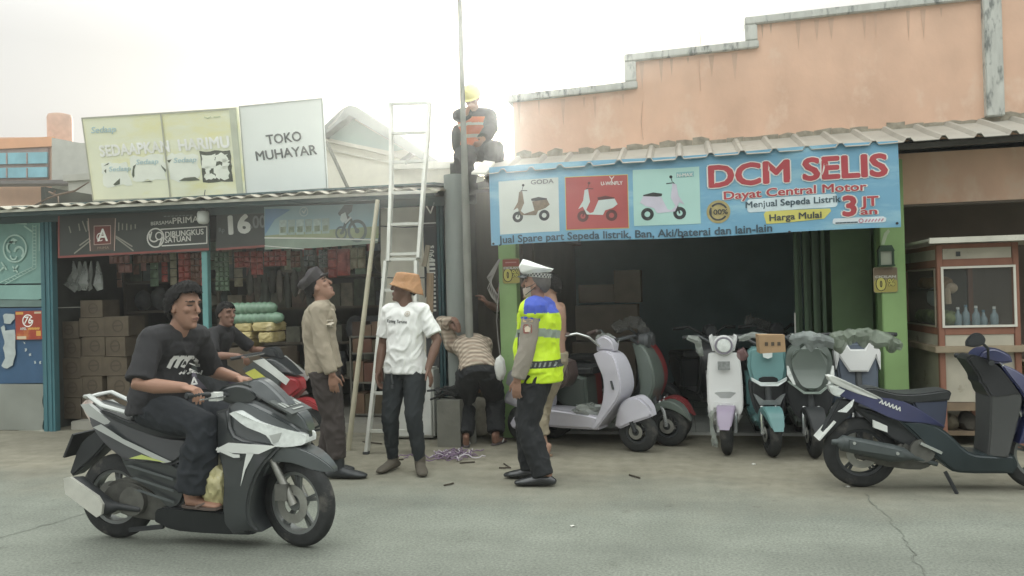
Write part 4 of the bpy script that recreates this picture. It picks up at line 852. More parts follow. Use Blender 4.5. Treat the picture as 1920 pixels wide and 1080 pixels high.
a = P(801, 700, 8.34); b_ = P(817, 372, 8.34); F = Frame((a.x, 8.33, a.z), (1, 0, 0), (0, 0, 1)); W_, Hh = b_.x - a.x, b_.z - a.z
bm = B(); frect(bm, F, 0, 0, W_, Hh, 0, .012); ob('board', bm, M('strip_black', (58, 60, 62), .6), ss, True, False)
v = P(813, 482, 8.33).z - a.z; text(F, "1990's", W_ * .78, v + .02, .062, WHT, ss, .004, .03, rot=math.pi / 2, width=.20)
bm = B(); [frect(bm, F, W_ * .35, v - .05 - .045 * i, W_ * .85, v - .025 - .045 * i, .004) for i in range(13)]; frect(bm, F, 0, P(813, 417, 8.33).z - a.z - .012, W_, P(813, 417, 8.33).z - a.z, .005); fline(bm, F, [(W_ * .3, Hh - .08), (W_ * .6, Hh - .16), (W_ * .9, Hh - .05)], .015, .005); ob('print', bm, WHT, ss, True, False)
# planks leaning by the post
for (a_, b_, wd, lb_) in (((795, 500), (803, 460), .05, 'upper narrow grey plank leaning left of the strip sign'), ((806, 585), (807, 512), .075, 'short brown plank beside the strip sign behind the bucket hat')):
    bm = B(); bar(bm, P(*a_, 8.22), P(*b_, 8.25), wd, .02, up=(0, 1, 0)); tag(ob('plank', bm, M('plank_' + str(wd), (142, 132, 112) if wd < .06 else (140, 118, 92), .9, var=.2, vs=10, stretch=(4, 4, .4)), smooth=False), lb_, 'plank')
# white cooler behind the ladder
wf = thing('white_freezer', 'white upright freezer standing behind the ladder and white shirt man', 'freezer', P(760, 800, 8.2))
a, b_ = P(722, 795, 8.1), P(811, 690, 8.1)
bm = B(); box(bm, (a.x, 8.1, .02), (b_.x, 8.5, b_.z)); ob('cabinet', bm, M('freezer_white', (196, 198, 190), .4, var=.04), wf, True, False, bevel=.02)
bm = B(); box(bm, (a.x + .3, 8.085, .05), (b_.x - .02, 8.099, b_.z - .04)); ob('door', bm, M('freezer_door', (206, 208, 202), .35), wf, True, False, bevel=.006)
bm = B(); box(bm, (a.x + .315, 8.065, .45), (a.x + .335, 8.084, .62)); ob('handle', bm, GRY, wf, True, False)
# ---- ladder, bamboo
def PL(px, py, y0, k):
    d = _ray(px, py); t = (y0 + k * CAMH) / (d.y - k * d.z); return CAM + d * t
LP = lambda px, py: PL(px, py, 7.33, .185)
la = thing('aluminium_ladder', 'tall aluminium ladder leaning against the grocery roof edge', 'ladder', G(735, 852))
ALU = M('aluminium', (200, 202, 192), .45, metal=.25, var=.08, vs=10)
for pts in (((687, 856), (705, 690), (724, 490)), ((778, 850), (779, 690), (781, 490)), ((729, 490), (734, 340), (733, 194)), ((785, 484), (795, 340), (802, 262), (805, 193))):
    bm = B()
    for p, q in zip(pts[:-1], pts[1:]): bar(bm, LP(*p), LP(*q), .032, .065, up=(0, 1, 0))
    ob('rail', bm, ALU, la, True, False)
for xl, xr, y, s in ((690, 778, 808, 0), (697, 779, 737, 0), (705, 779, 671, 0), (711, 780, 605, 0), (718, 780, 544, 0), (724, 781, 486, 0), (730, 785, 477, 1), (732, 789, 421, 1), (733, 793, 362, 1), (734, 797, 304, 1), (734, 801, 250, 1), (733, 804, 195, 1)):
    bm = B(); bar(bm, LP(xl, y), LP(xr, y - (2 if s else 0)), .035, .03); ob('rung', bm, ALU, la, True, False)
for p in ((687, 856), (778, 850)): bm = B(); q = LP(*p); box(bm, q - V((.025, .03, .0)), q + V((.025, .03, .05))); ob('foot', bm, DGR, la, True, False)
BL = lambda px, py: PL(px, py, 7.5, .15)
bm = B(); pts = []; rs = []
for k in range(60):
    t_ = k / 59; pts.append(BL(653 + 55 * t_, 845 - 470 * t_)); rs.append(.027 + (.002 if k % 8 == 0 else 0) - .004 * t_)
tube(bm, pts, rs, 10)
tag(ob('bamboo_pole', bm, M('bamboo', (178, 172, 144), .6, var=.12, vs=5), ang=60), 'long pale bamboo pole leaning left of the ladder', 'pole')
# ---- small things on the ground
bm = B(); a = G(836, 838); box(bm, (a.x - .08, a.y - .02, 0), (a.x + .16, a.y + .3, .47)); tag(ob('concrete_stump', bm, M('stump', (116, 116, 106), .9, var=.15, vs=5, bump=.4), smooth=False, bevel=.015), 'square concrete stump beside the grey column', 'stump')
bm = B()
for i in range(26):
    q = V((a.x + .02 + rnd.uniform(-.12, .12), a.y + .12 + rnd.uniform(-.08, .1), .485 + rnd.uniform(0, .1))); tube(bm, [q, q + V((rnd.uniform(-.1, .1), rnd.uniform(-.08, .08), rnd.uniform(-.02, .04))), q + V((rnd.uniform(-.14, .14), rnd.uniform(-.08, .08), rnd.uniform(-.03, .03)))], .012, 6)
tag(ob('cable_bundle', bm, M('black_cable', (44, 46, 46), .6)), 'bundle of black cable lying on the concrete stump', 'cable')
bm = B(); c0 = G(848, 857)
for i in range(30):
    p = c0 + V((rnd.gauss(0, .10), rnd.gauss(0, .09), .012)); pts = []
    ang = rnd.uniform(0, 6.28)
    for k in range(9): pts.append(p.copy()); ang += rnd.uniform(-.9, .9); p += V((math.cos(ang), math.sin(ang), 0)) * .035; p.z = .012 + rnd.uniform(0, .035)
    tube(bm, pts, .006, 5, mi=0 if i % 4 else 1)
tag(ob('tangled_rope', bm, [M('rope_purple', (128, 106, 132), .8, var=.15), M('rope_white', (190, 182, 190), .8)]), 'tangled purple and white rope on the ground by the column', 'rope')
for i, (x0, y0, x1, y1, x2, y2, lb_) in enumerate(((936, 877, 957, 877, 945, 869, 'small bent dark twig left of the traffic officer shoes'), (832, 910, 850, 906, 850, 906, 'short dark twig on the road edge'), (862, 868, 890, 866, 890, 866, 'thin twig beside the tangled rope'), (1180, 890, 1200, 896, 1200, 896, 'thin twig below the white scooter'), (680, 828, 716, 832, 716, 832, 'curled twig between the bamboo and ladder feet'), (745, 862, 756, 861, 756, 861, 'tiny twig by the ladder foot'))):
    bm = B(); tube(bm, [G(x0, y0, .008), G((x0 + x1) / 2, (y0 + y1) / 2, .012), G(x1, y1, .008)] + ([G(x2, y2, .008)] if (x2, y2) != (x1, y1) else []), .007, 5); tag(ob('twig', bm, M('twig', (70, 62, 50), .9)), lb_, 'twig', 'twigs scattered on the ground')
for x, y, lb_ in ((1073, 986, 'tiny white litter scrap on the road'), (1413, 870, 'tiny white scrap before the white front-facing scooter'), (1640, 905, 'tiny pale scrap beside the blue scooter stand'), (1590, 912, 'tiny pale stone below the blue scooter wheel')):
    q = G(x, y, .006); bm = B(); crumple(bm, q, (.018, .014, .006), x, .4, 1); tag(ob('litter', bm, M('litter', (200, 200, 190), .8)), lb_, 'litter', 'litter on the road')
bm = B(); 
for i in range(6):
    q = P(938 - i * .5, 486, 8.2); tube(bm, [q, P(926 - i * 2.5, 515 + i, 8.18), P(914 + i * 4, 540 + i * 3, 8.16), P(922 + i * 2, 558 + i * 2.4, 8.16)], .005, 5)
tube(bm, [P(936, 530, 8.15), P(931, 600, 8.15), P(934, 640, 8.14), P(941, 690, 8.14)], .005, 5)
tag(ob('loose_cable', bm, M('pale_cable', (150, 146, 138), .7)), 'pale loose cables hanging left of the left green pillar', 'cable')
# ================================================================== SCOOTERS AND MOTORCYCLES
TYRE = M('tyre', (46, 48, 48), .85, var=.2, vs=20, bump=.3, bs=60, col2=(84, 82, 76), cs=7, ct=.55); RIM = M('rim_black', (62, 66, 68), .45, metal=.3); RIMG = M('rim_grey', (120, 124, 122), .4, metal=.5)
CHR = M('chrome', (196, 200, 198), .25, metal=.8); STEEL = M('steel_worn', (150, 150, 142), .4, metal=.6, var=.2, vs=12); BLKP = M('black_plastic', (44, 47, 49), .55, var=.12, vs=6); SEAT = M('seat_vinyl', (50, 53, 55), .5, var=.1, vs=5, bump=.1)
ENG = M('engine_metal', (96, 96, 90), .55, metal=.4, var=.25, vs=14)
FILM = M('wrap_film', (188, 194, 190), .18, var=.25, vs=9, alpha=.30, spec=.7); FILM2 = M('wrap_film_dense', (150, 158, 150), .2, var=.3, vs=8, alpha=.62, spec=.7)
def wheel(root, x, r, wdt, rimmat, spokes, steer=None, spoke_w=.018, tyre_r=None, disc=True):
    """rim with spokes > tyre, brake disc"""
    tr = tyre_r or wdt * .62; ri = r - tr * 1.55
    bm = B(); lathe(bm, [(ri - .02, -wdt * .36), (ri + .012, -wdt * .42), (ri + .012, wdt * .42), (ri - .02, wdt * .36)], 36)
    lathe(bm, [(.012, -.045), (.045, -.045), (.05, 0), (.045, .045), (.012, .045)], 18)
    for k in range(spokes):
        a0 = 2 * math.pi * k / spokes + .3
        for da in ((-.10, .10) if spokes <= 6 else (0,)):
            a = a0 + da; bar(bm, (.04 * math.cos(a0), 0, .04 * math.sin(a0)), ((ri - .01) * math.cos(a), 0, (ri - .01) * math.sin(a)), spoke_w, .02, up=(0, 1, 0))
    w_ = ob('wheel', bm, rimmat, root, ang=35); w_.location = (x, 0, r)
    if steer: w_.rotation_euler = (0, 0, steer)
    bm = B(); n = 10; prof = []
    for k in range(n + 1):
        a = math.pi * (k / n) ; prof.append((ri + .004 + (r - ri - .004) * math.sin(a) ** .6, -wdt / 2 * math.cos(a)))
    prof += [(ri, wdt * .4), (ri, -wdt * .4)]
    lathe(bm, prof, 40); 
    ob('tyre', bm, TYRE, w_, ang=50)
    if disc: bm = B(); lathe(bm, [(ri * .32, -.062), (ri * .62, -.062), (ri * .62, -.058), (ri * .32, -.058)], 28); ob('brake_disc', bm, STEEL, w_)
    return w_
def tri(name, root, mat, build, **k): bm = B(); build(bm); return ob(name, bm, mat, root, **k)
def sidepoly(root, name, pts, y, mat, parent=None):           # thin decal on a side panel
    F = Frame((0, y, 0), (1, 0, 0), (0, 0, 1)); bm = B(); flat(bm, F, pts, .002, .002); return ob(name, bm, mat, parent or root, False, False)

# ------------------------------------------------ front rider's black scooter
fb = thing('motor_scooter', 'black and grey scooter with white stripes ridden by the man in the black T-shirt', 'scooter', (-3.0, 4.55, 0), rad(-1))
GREYP = M('scooter_grey', (76, 82, 84), .28, var=.08, vs=4, spec=.6, coat=.35); SILV = M('scooter_silver', (178, 182, 178), .35, metal=.3, var=.06); WSTR = M('stripe_white', (208, 212, 206), .4); LENS = M('lens', (214, 220, 216), .15, var=.15, vs=25, spec=.7)
DGREY = M('scooter_dark', (52, 56, 58), .28, coat=.3, spec=.6, var=.08, vs=5)
wheel(fb, -.615, .272, .10, RIMG, 5); wheel(fb, .665, .272, .085, RIMG, 5, steer=rad(-14))
tri('fork', fb, STEEL, lambda bm: [tube(bm, [(.50, s * .075, .60), (.615, s * .075, .38), (.665, s * .075, .272)], [.02, .024, .026], 10) for s in (-1, 1)])
tri('brake_caliper', fb, ENG, lambda bm: box(bm, (.56, -.105, .30), (.64, -.065, .40)), bevel=.01)
tri('front_fender', fb, GREYP, lambda bm: panel(bm, [(.40, .36, .05), (.44, .50, .09), (.52, .60, .10), (.66, .625, .085), (.80, .58, .07), (.90, .50, .04), (.915, .465, .03), (.82, .475, .07), (.66, .525, .085), (.54, .52, .09), (.47, .44, .08)], bev=.02, seg=3))
tri('front_cowl', fb, GREYP, lambda bm: panel(bm, [(.24, .86, .10), (.30, .93, .09), (.42, .90, .10), (.60, .82, .10), (.72, .74, .07), (.755, .68, .05), (.74, .63, .05), (.58, .60, .12), (.36, .60, .15), (.26, .70, .13)], bev=.03, seg=3))
tri('leg_shield', fb, DGREY, lambda bm: panel(bm, [(.19, .84, .14), (.27, .86, .13), (.33, .70, .165), (.52, .655, .15), (.61, .63, .12), (.50, .50, .165), (.43, .34, .17), (.42, .20, .16), (.47, .11, .12), (.30, .10, .16), (.24, .20, .17), (.25, .45, .17), (.20, .62, .15)], bev=.025, seg=3))
for s in (-1, 1):
    hp = [(.31, .835), (.36, .845), (.48, .785), (.60, .745), (.735, .70), (.755, .67), (.735, .635), (.585, .63), (.53, .70), (.42, .755)]
    bm = B(); prism(bm, [(x, s * (.176 - max(0, x - .40) * .30), z) for x, z in rounded(hp)], (0, -s * .07, 0)); hl = ob('headlight', bm, LENS, fb, False, True, 30, bevel=.008)
    bm = B(); prism(bm, [(x, s * (.179 - max(0, x - .40) * .30), z) for x, z in ((.55, .70), (.62, .715), (.60, .66), (.57, .65))], (0, -s * .02, 0)); ob('lamp_insert', bm, SILV, hl, False, False)
    Y_ = s * .1735
    sidepoly(fb, 'stripe', [(.22, .60), (.50, .595), (.62, .645), (.30, .66), (.235, .63)][::-s], Y_ if s < 0 else Y_, WSTR)
    sidepoly(fb, 'stripe', [(.42, .60), (.47, .60), (.41, .50), (.375, .40), (.395, .50)][::-s], Y_, WSTR)
    sidepoly(fb, 'stripe', [(.235, .595), (.37, .555), (.40, .575), (.25, .62)][::-s], Y_ - .001 * -s, DGREY)
    F = Frame((0, s * .176, 0), (-s, 0, 0), (0, 0, 1))
    text(F, 'FI', -s * .30 if s < 0 else -.30, .50, .045, WSTR, fb, .002, .03, ital=.3)
    sidepoly(fb, 'chevron', [(.215, .615), (.335, .57), (.375, .572), (.375, .59), (.335, .592), (.225, .632)][::-s], Y_ + s * .003, WSTR)
tri('handlebar_cover', fb, DGREY, lambda bm: panel(bm, [(.16, .93, .12), (.22, .985, .13), (.32, 1.01, .11), (.40, .985, .09), (.46, .92, .07), (.40, .87, .08), (.26, .88, .10)], bev=.03, seg=3))
tri('windscreen', fb, GREYP, lambda bm: panel(bm, [(.34, .985, .07), (.40, 1.03, .06), (.47, 1.02, .045), (.56, .95, .05), (.64, .87, .05), (.56, .86, .07), (.44, .92, .08)], bev=.02, seg=3))
for s in (-1, 1):
    bm = B(); tube(bm, [(.26, s * .10, .94), (.20, s * .22, .955), (.15, s * .36, .965)], [.016, .015, .018], 10); hb_ = ob('handlebar', bm, BLKP, fb)
    bm = B(); bar(bm, (.27, s * .15, .935), (.23, s * .34, .94), .012, .008); ob('brake_lever', bm, CHR, hb_, False, False)
tri('bar_switch', fb, WSTR, lambda bm: box(bm, (.20, -.215, .915), (.26, -.155, .965)), bevel=.008)
pl = tri('number_plate', fb, M('plate_dark', (76, 82, 80), .5), lambda bm: prism(bm, [(.55, -.13, .905), (.55, .13, .905), (.70, .13, .83), (.70, -.13, .83)], (-.004, 0, -.012)))
bm = B(); F = Frame((.625, 0, .8685), (0, 1, 0), (-.894, 0, .447))
[frect(bm, F, -.11 + i * .037, -.02, -.085 + i * .037, .035, .004) for i in range(6)]; fline(bm, F, [(-.06, -.05), (.06, -.05)], .012, .004); ob('plate_digits', bm, M('plate_pale_digits', (150, 156, 150), .5), pl, False, False)
tri('nose_panel', fb, GREYP, lambda bm: panel(bm, [(.58, .80, .06), (.68, .835, .07), (.735, .79, .06), (.765, .71, .045), (.70, .74, .06)], bev=.02, seg=3))
tri('seat', fb, SEAT, lambda bm: panel(bm, [(-.66, .84, .10), (-.56, .825, .13), (-.42, .78, .14), (-.22, .76, .14), (-.02, .76, .11), (.02, .70, .09), (-.10, .64, .11), (-.36, .68, .13), (-.56, .76, .12)], bev=.03, seg=3))
tri('side_panel', fb, DGREY, lambda bm: panel(bm, [(-.80, .85, .06), (-.77, .76, .09), (-.66, .66, .13), (-.52, .57, .155), (-.38, .52, .165), (-.12, .51, .165), (-.02, .58, .14), (0, .68, .12), (-.2, .70, .13), (-.48, .785, .13), (-.64, .85, .10), (-.74, .885, .07)], bev=.025, seg=3))
for s in (-1, 1):
    sidepoly(fb, 'side_stripe', [(-.66, .74), (-.60, .76), (-.44, .67), (-.10, .535), (-.16, .525), (-.42, .63)][::-s], s * .166, SILV)
    sidepoly(fb, 'side_flash', [(-.40, .55), (-.31, .575), (-.14, .53), (-.27, .545)][::-s], s * .168, M('flash_lime', (176, 190, 90), .5))
    bm = B(); tube(bm, [(-.40, s * .13, .82), (-.62, s * .125, .87), (-.74, s * .10, .93), (-.80, s * .06, .92), (-.82, 0, .91)], [(.014, .02)] * 5, 8); ob('grab_rail', bm, SILV, fb)
    bm = B(); prism(bm, [(x, s * (.11 + max(0, x + .7) * .12), z) for x, z in ((-.80, .875), (-.74, .88), (-.58, .78), (-.50, .735), (-.56, .73), (-.74, .80))], (0, -s * .03, 0)); ob('tail_trim', bm, SILV, fb, False, True, 30, bevel=.006)
tri('tail_light', fb, M('tail_lens', (206, 186, 176), .2, var=.1), lambda bm: panel(bm, [(-.85, .87, .05), (-.80, .90, .07), (-.76, .84, .09), (-.70, .74, .09), (-.73, .72, .08), (-.81, .80, .06)], bev=.012))
tri('rear_fender', fb, BLKP, lambda bm: panel(bm, [(-.70, .70, .07), (-.62, .66, .07), (-.72, .55, .07), (-.92, .40, .06), (-.94, .425, .06), (-.84, .62, .07)], bev=.01))
tri('number_plate', fb, BLKP, lambda bm: prism(bm, [(-.855, -.11, .68), (-.855, .11, .68), (-.93, .11, .53), (-.93, -.11, .53)], (-.012, 0, .006)))
mf = tri('muffler', fb, BLKP, lambda bm: tube(bm, [(-.82, -.165, .385), (-.79, -.165, .38), (-.62, -.165, .255), (-.56, -.155, .235), (-.50, -.14, .24), (-.36, -.12, .22)], [(.04, .05), (.058, .064), (.066, .07), (.05, .055), (.02, .02), (.018, .018)], 16))
tri('heat_shield', mf, M('shield_silver', (186, 186, 174), .5, metal=.1, var=.08, vs=14, col2=(140, 136, 122), cs=9, ct=.62), lambda bm: prism(bm, [(x, -.240, z) for x, z in ((-.82, .43), (-.775, .44), (-.575, .325), (-.54, .275), (-.55, .215), (-.585, .195), (-.81, .335))], (0, .02, 0)), bevel=.01)
tri('engine_case', fb, ENG, lambda bm: (panel(bm, [(-.70, .30, .07), (-.60, .38, .09), (-.44, .40, .10), (-.22, .30, .10), (-.16, .20, .09), (-.26, .14, .08), (-.50, .16, .08), (-.66, .22, .07)], bev=.02), tube(bm, [(-.42, -.13, .27), (-.42, .12, .27)], .09, 18)))
tri('inner_side', fb, DGREY, lambda bm: panel(bm, [(-.50, .55, .14), (-.12, .53, .15), (-.02, .42, .14), (-.06, .26, .14), (-.16, .22, .13), (-.30, .34, .12), (-.44, .42, .12)], bev=.02))
for i in range(3): sidepoly(fb, 'side_rib', [(-.44 + .03 * i, .50 - .075 * i), (-.40 + .03 * i, .505 - .075 * i), (-.10, .43 - .07 * i), (-.10, .415 - .07 * i)][::-1] if False else [(-.44 + .03 * i, .50 - .075 * i), (-.10, .415 - .07 * i), (-.10, .43 - .07 * i), (-.40 + .03 * i, .505 - .075 * i)], -.1525, GREYP)
tri('floorboard', fb, BLKP, lambda bm: panel(bm, [(-.22, .235, .16), (-.06, .245, .165), (.26, .235, .165), (.30, .20, .16), (.40, .12, .13), (.38, .09, .12), (-.10, .095, .12), (-.26, .15, .13)], bev=.015))
tri('side_stand', fb, BLKP, lambda bm: bar(bm, (-.20, -.12, .12), (-.42, -.15, .10), .025))
# bag hanging in the footwell
pb = thing('plastic_bag', 'yellowish plastic bag hanging behind the leg shield of the ridden scooter', 'bag', (-2.83, 4.44, .42))
bm = B(); crumple(bm, (0, 0, -.04), (.085, .09, .135), 4, .22, 4, 3); ob('bag', bm, M('bag_yellow', (172, 164, 112), .35, var=.3, vs=16, col2=(206, 206, 186), cs=12, ct=.58), pb, ang=35)
bm = B(); tube(bm, [(0, 0, .08), (.02, .02, .16), (.03, .06, .22)], [.02, .012, .01], 6); ob('bag_handle', bm, M('bag_pale', (190, 186, 160), .5), pb)

# ------------------------------------------------ parked blue scooter on the right
bb = thing('motor_scooter', 'parked dark blue scooter with black seat at the right edge', 'scooter', (1.87, 6.44, 0), rad(1.5))
BLUE = M('scooter_blue', (38, 44, 88), .3, var=.1, vs=4, coat=.4, spec=.6, sat=.85)
wheel(bb, -.60, .262, .09, RIM, 5); wheel(bb, .62, .262, .08, RIMG, 5, steer=rad(4))
tri('fork', bb, CHR, lambda bm: [tube(bm, [(.45, s * .07, .62), (.56, s * .07, .40), (.62, s * .07, .262)], [.02, .022, .025], 10) for s in (-1, 1)])
tri('front_fender', bb, BLUE, lambda bm: panel(bm, [(.38, .36, .05), (.44, .50, .08), (.56, .58, .08), (.74, .56, .06), (.88, .44, .04), (.74, .48, .07), (.58, .50, .08), (.46, .42, .07)], bev=.02, seg=3))
tri('side_panel', bb, BLUE, lambda bm: panel(bm, [(-.80, .755, .04), (-.72, .76, .07), (-.46, .70, .12), (-.28, .64, .14), (-.10, .52, .15), (-.04, .47, .14), (-.18, .50, .15), (-.34, .515, .15), (-.44, .55, .14), (-.62, .64, .10), (-.74, .69, .06)], bev=.02, seg=3))
tri('grab_rail', bb, WSTR, lambda bm: panel(bm, [(-.82, .835, .07), (-.76, .83, .09), (-.50, .70, .13), (-.44, .655, .12), (-.56, .685, .11), (-.78, .78, .07)], bev=.012))
tri('seat', bb, SEAT, lambda bm: panel(bm, [(-.62, .73, .09), (-.52, .755, .12), (-.36, .715, .14), (-.20, .715, .14), (-.02, .735, .12), (.02, .71, .10), (0, .66, .11), (-.25, .64, .13), (-.46, .67, .12)], bev=.025, seg=3))
tri('seat_box', bb, M('box_dark_blue', (52, 60, 82), .5), lambda bm: panel(bm, [(-.26, .665, .12), (-.01, .665, .11), (-.03, .50, .11), (-.06, .42, .12), (-.20, .52, .13)], bev=.015))
tri('tail_light', bb, LENS, lambda bm: panel(bm, [(-.82, .765, .05), (-.76, .765, .07), (-.69, .735, .08), (-.74, .68, .06), (-.79, .70, .05)], bev=.01))
for s in (-1, 1): tri('turn_signal', bb, LENS, lambda bm: prism(bm, [(-.77, s * .10, .58), (-.735, s * .10, .60), (-.655, s * .10, .67), (-.67, s * .10, .62), (-.71, s * .10, .575)], (0, s * .025, 0)), bevel=.006)
tri('rear_fender', bb, BLKP, lambda bm: panel(bm, [(-.74, .66, .06), (-.60, .64, .06), (-.66, .56, .06), (-.86, .36, .055), (-.885, .38, .055), (-.80, .55, .06)], bev=.01))
tri('number_plate', bb, WSTR, lambda bm: prism(bm, [(-.78, -.10, .50), (-.78, .10, .50), (-.90, .10, .36), (-.90, -.10, .36)], (-.01, 0, .006)))
tri('side_reflector', bb, WSTR, lambda bm: prism(bm, [(-.535, -.155, .525), (-.44, -.155, .48), (-.44, -.155, .435), (-.535, -.155, .47)], (0, .03, 0)), bevel=.006)
tri('underseat', bb, BLKP, lambda bm: panel(bm, [(-.66, .62, .08), (-.40, .54, .12), (-.20, .50, .13), (-.10, .40, .12), (-.24, .30, .10), (-.40, .38, .10), (-.56, .52, .08)], bev=.015))
mf = tri('muffler', bb, M('muffler_dark', (66, 74, 74), .45, var=.12), lambda bm: tube(bm, [(-.83, -.17, .365), (-.79, -.17, .365), (-.76, -.17, .36), (-.42, -.16, .285), (-.34, -.15, .275), (-.26, -.13, .25), (-.10, -.11, .20)], [(.02, .02), (.024, .024), (.058, .062), (.066, .07), (.05, .05), (.02, .02), (.018, .018)], 16))
tri('heat_shield', mf, M('muffler_plate', (74, 82, 82), .5), lambda bm: prism(bm, [(-.72, -.242, .395), (-.36, -.238, .315), (-.36, -.238, .27), (-.72, -.242, .33)], (0, .02, 0)), bevel=.01)
for x, z in ((-.69, .372), (-.40, .30)): tri('bolt', mf, CHR, lambda bm: tube(bm, [(x, -.25, z), (x, -.24, z)], .012, 8))
tri('engine_case', bb, ENG, lambda bm: (panel(bm, [(-.68, .24, .06), (-.40, .30, .10), (-.26, .40, .10), (-.12, .36, .10), (-.08, .24, .10), (-.20, .15, .09), (-.50, .18, .07)], bev=.02), tube(bm, [(-.20, -.14, .30), (-.20, .12, .30)], .085, 20)))
tri('kick_cover', bb, CHR, lambda bm: bar(bm, (-.22, -.15, .36), (-.08, -.15, .29), .035, .02), bevel=.006)
tri('floor_body', bb, M('floor_green_black', (44, 56, 60), .35, var=.1), lambda bm: panel(bm, [(-.36, .52, .15), (-.18, .515, .155), (-.04, .44, .16), (.10, .30, .165), (.24, .275, .165), (.40, .275, .16), (.43, .20, .14), (.40, .14, .13), (.05, .14, .13), (-.05, .19, .14), (-.14, .28, .15), (-.26, .42, .15)], bev=.02, seg=3))
tri('leg_shield', bb, M('shield_grey', (70, 72, 71), .6, var=.08), lambda bm: panel(bm, [(.26, .70, .15), (.42, .72, .16), (.46, .66, .155), (.37, .30, .16), (.35, .26, .16), (.23, .26, .14), (.25, .45, .14)], bev=.02))
tri('front_cowl', bb, BLUE, lambda bm: panel(bm, [(.34, .925, .12), (.44, .88, .12), (.58, .77, .10), (.70, .63, .06), (.64, .52, .07), (.52, .38, .16), (.43, .36, .17), (.49, .60, .17), (.46, .71, .168), (.38, .84, .15)], bev=.025, seg=3))
tri('handlebar_cover', bb, BLUE, lambda bm: panel(bm, [(.19, .965, .12), (.24, 1.02, .12), (.32, 1.035, .10), (.42, .985, .08), (.44, .93, .08), (.34, .92, .10)], bev=.025, seg=3))
tri('dash_back', bb, M('dash_black', (38, 40, 42), .4), lambda bm: panel(bm, [(.12, .955, .11), (.17, .99, .12), (.29, .93, .13), (.36, .86, .15), (.45, .71, .165), (.30, .68, .16), (.25, .70, .15), (.22, .77, .13), (.20, .79, .12), (.19, .84, .12)], bev=.015))
for s in (-1, 1):
    bm = B(); tube(bm, [(.28, s * .10, .93), (.24, s * .24, .945), (.20, s * .34, .95)], [.016, .016, .019], 10); hb_ = ob('handlebar', bm, BLKP, bb)
    bm = B(); bar(bm, (.33, s * .14, .93), (.28, s * .32, .93), .012, .01); ob('brake_lever', bm, CHR, hb_, False, False)
    if s < 0:
        bm = B(); tube(bm, [(.25, s * .15, .95), (.235, s * .19, 1.04), (.19, s * .20, 1.085)], .010, 6); ms = ob('mirror_stem', bm, BLKP, bb)
        bm = B(); panel(bm, [(.085, 1.06), (.09, 1.10), (.13, 1.145), (.18, 1.15), (.215, 1.11), (.20, 1.07), (.14, 1.05)], .018, .012, 2, s * .20); ob('mirror', bm, BLKP, ms)
tri('side_stand', bb, BLKP, lambda bm: bar(bm, (-.05, -.12, .15), (.01, -.17, .0), .02))
F = Frame((0, -.143, 0), (1, 0, -.42), (.42, 0, 1)); q = V((-.40, 0, .635)); text(F, 'SPORTY', (q - F.o).dot(F.ex), (q - F.o).dot(F.ey), .035, WSTR, bb, .004, .03, ital=.3, width=.14) if False else None
bm = B(); [fline(bm, F, [(-.70 + i * .026, .41), (-.69 + i * .026, .435), (-.68 + i * .026, .41)], .008, .004) for i in range(6)]; ob('side_emblem', bm, WSTR, bb, False, False)

# ------------------------------------------------ electric scooters
def escooter(label, loc, rz, body, dark, style, steer=0, r=.2, wrapped=True, fend=None, group='electric scooters parked at the shop', sc_=1.0):
    t = thing('electric_scooter', label, 'electric scooter', loc, rz, group)
    wheel(t, .62, r, .095, RIM, 5, steer, tyre_r=.055); wheel(t, -.62, r, .095, RIM, 5, tyre_r=.055)
    F_ = fend or body
    bm = B(); rot = Matrix.Rotation(steer, 4, 'Z'); tr_ = Matrix.Translation((.62, 0, r))
    panel(bm, [(-.22, -.02, .05), (-.15, .17, .08), (0, .25, .085), (.14, .20, .075), (.23, .06, .05), (.13, .13, .07), (0, .175, .08), (-.11, .12, .075)], bev=.02, seg=3); bmesh.ops.transform(bm, matrix=tr_ @ rot, verts=bm.verts); ob('front_fender', bm, F_, t)
    bm = B(); [tube(bm, [(-.07, s * .06, .24), (-.02, s * .075, .14), (0, s * .075, 0)], [.016, .018, .022], 8) for s in (-1, 1)]; bmesh.ops.transform(bm, matrix=tr_ @ rot, verts=bm.verts); ob('fork', bm, CHR, t)
    tri('floorboard', t, body, lambda bm: panel(bm, [(-.30, .34, .15), (-.16, .34, .155), (.30, .33, .155), (.40, .36, .14), (.42, .28, .12), (.30, .22, .13), (-.25, .22, .13)], bev=.02))
    tri('rear_body', t, body, lambda bm: panel(bm, [(-.82, .58, .06), (-.70, .66, .12), (-.40, .70, .15), (-.18, .66, .15), (-.16, .34, .15), (-.32, .30, .14), (-.50, .40, .13), (-.68, .50, .10)], bev=.03, seg=3))
    tri('seat', t, SEAT, lambda bm: panel(bm, [(-.72, .70, .11), (-.60, .75, .13), (-.30, .76, .14), (-.12, .76, .12), (-.12, .69, .12), (-.40, .69, .14), (-.70, .66, .11)], bev=.025, seg=3))
    tri('tail_light', t, M('tail_red', (130, 60, 56), .3), lambda bm: box(bm, (-.84, -.06, .54), (-.79, .06, .60)), bevel=.01)
    tri('steering_column', t, dark, lambda bm: tube(bm, [(.50, 0, .36), (.40, 0, .80), (.36, 0, .96)], [.03, .03, .026], 10))
    hb_ = tri('handlebar', t, dark, lambda bm: tube(bm, [(.24, -.35, 1.05), (.32, -.22, 1.07), (.36, -.10, 1.0), (.36, .10, 1.0), (.32, .22, 1.07), (.24, .35, 1.05)], .014, 8))
    for s in (-1, 1): bm = B(); tube(bm, [(.27, s * .25, 1.06), (.23, s * .37, 1.05)], .02, 8); ob('grip', bm, BLKP, hb_)
    return t
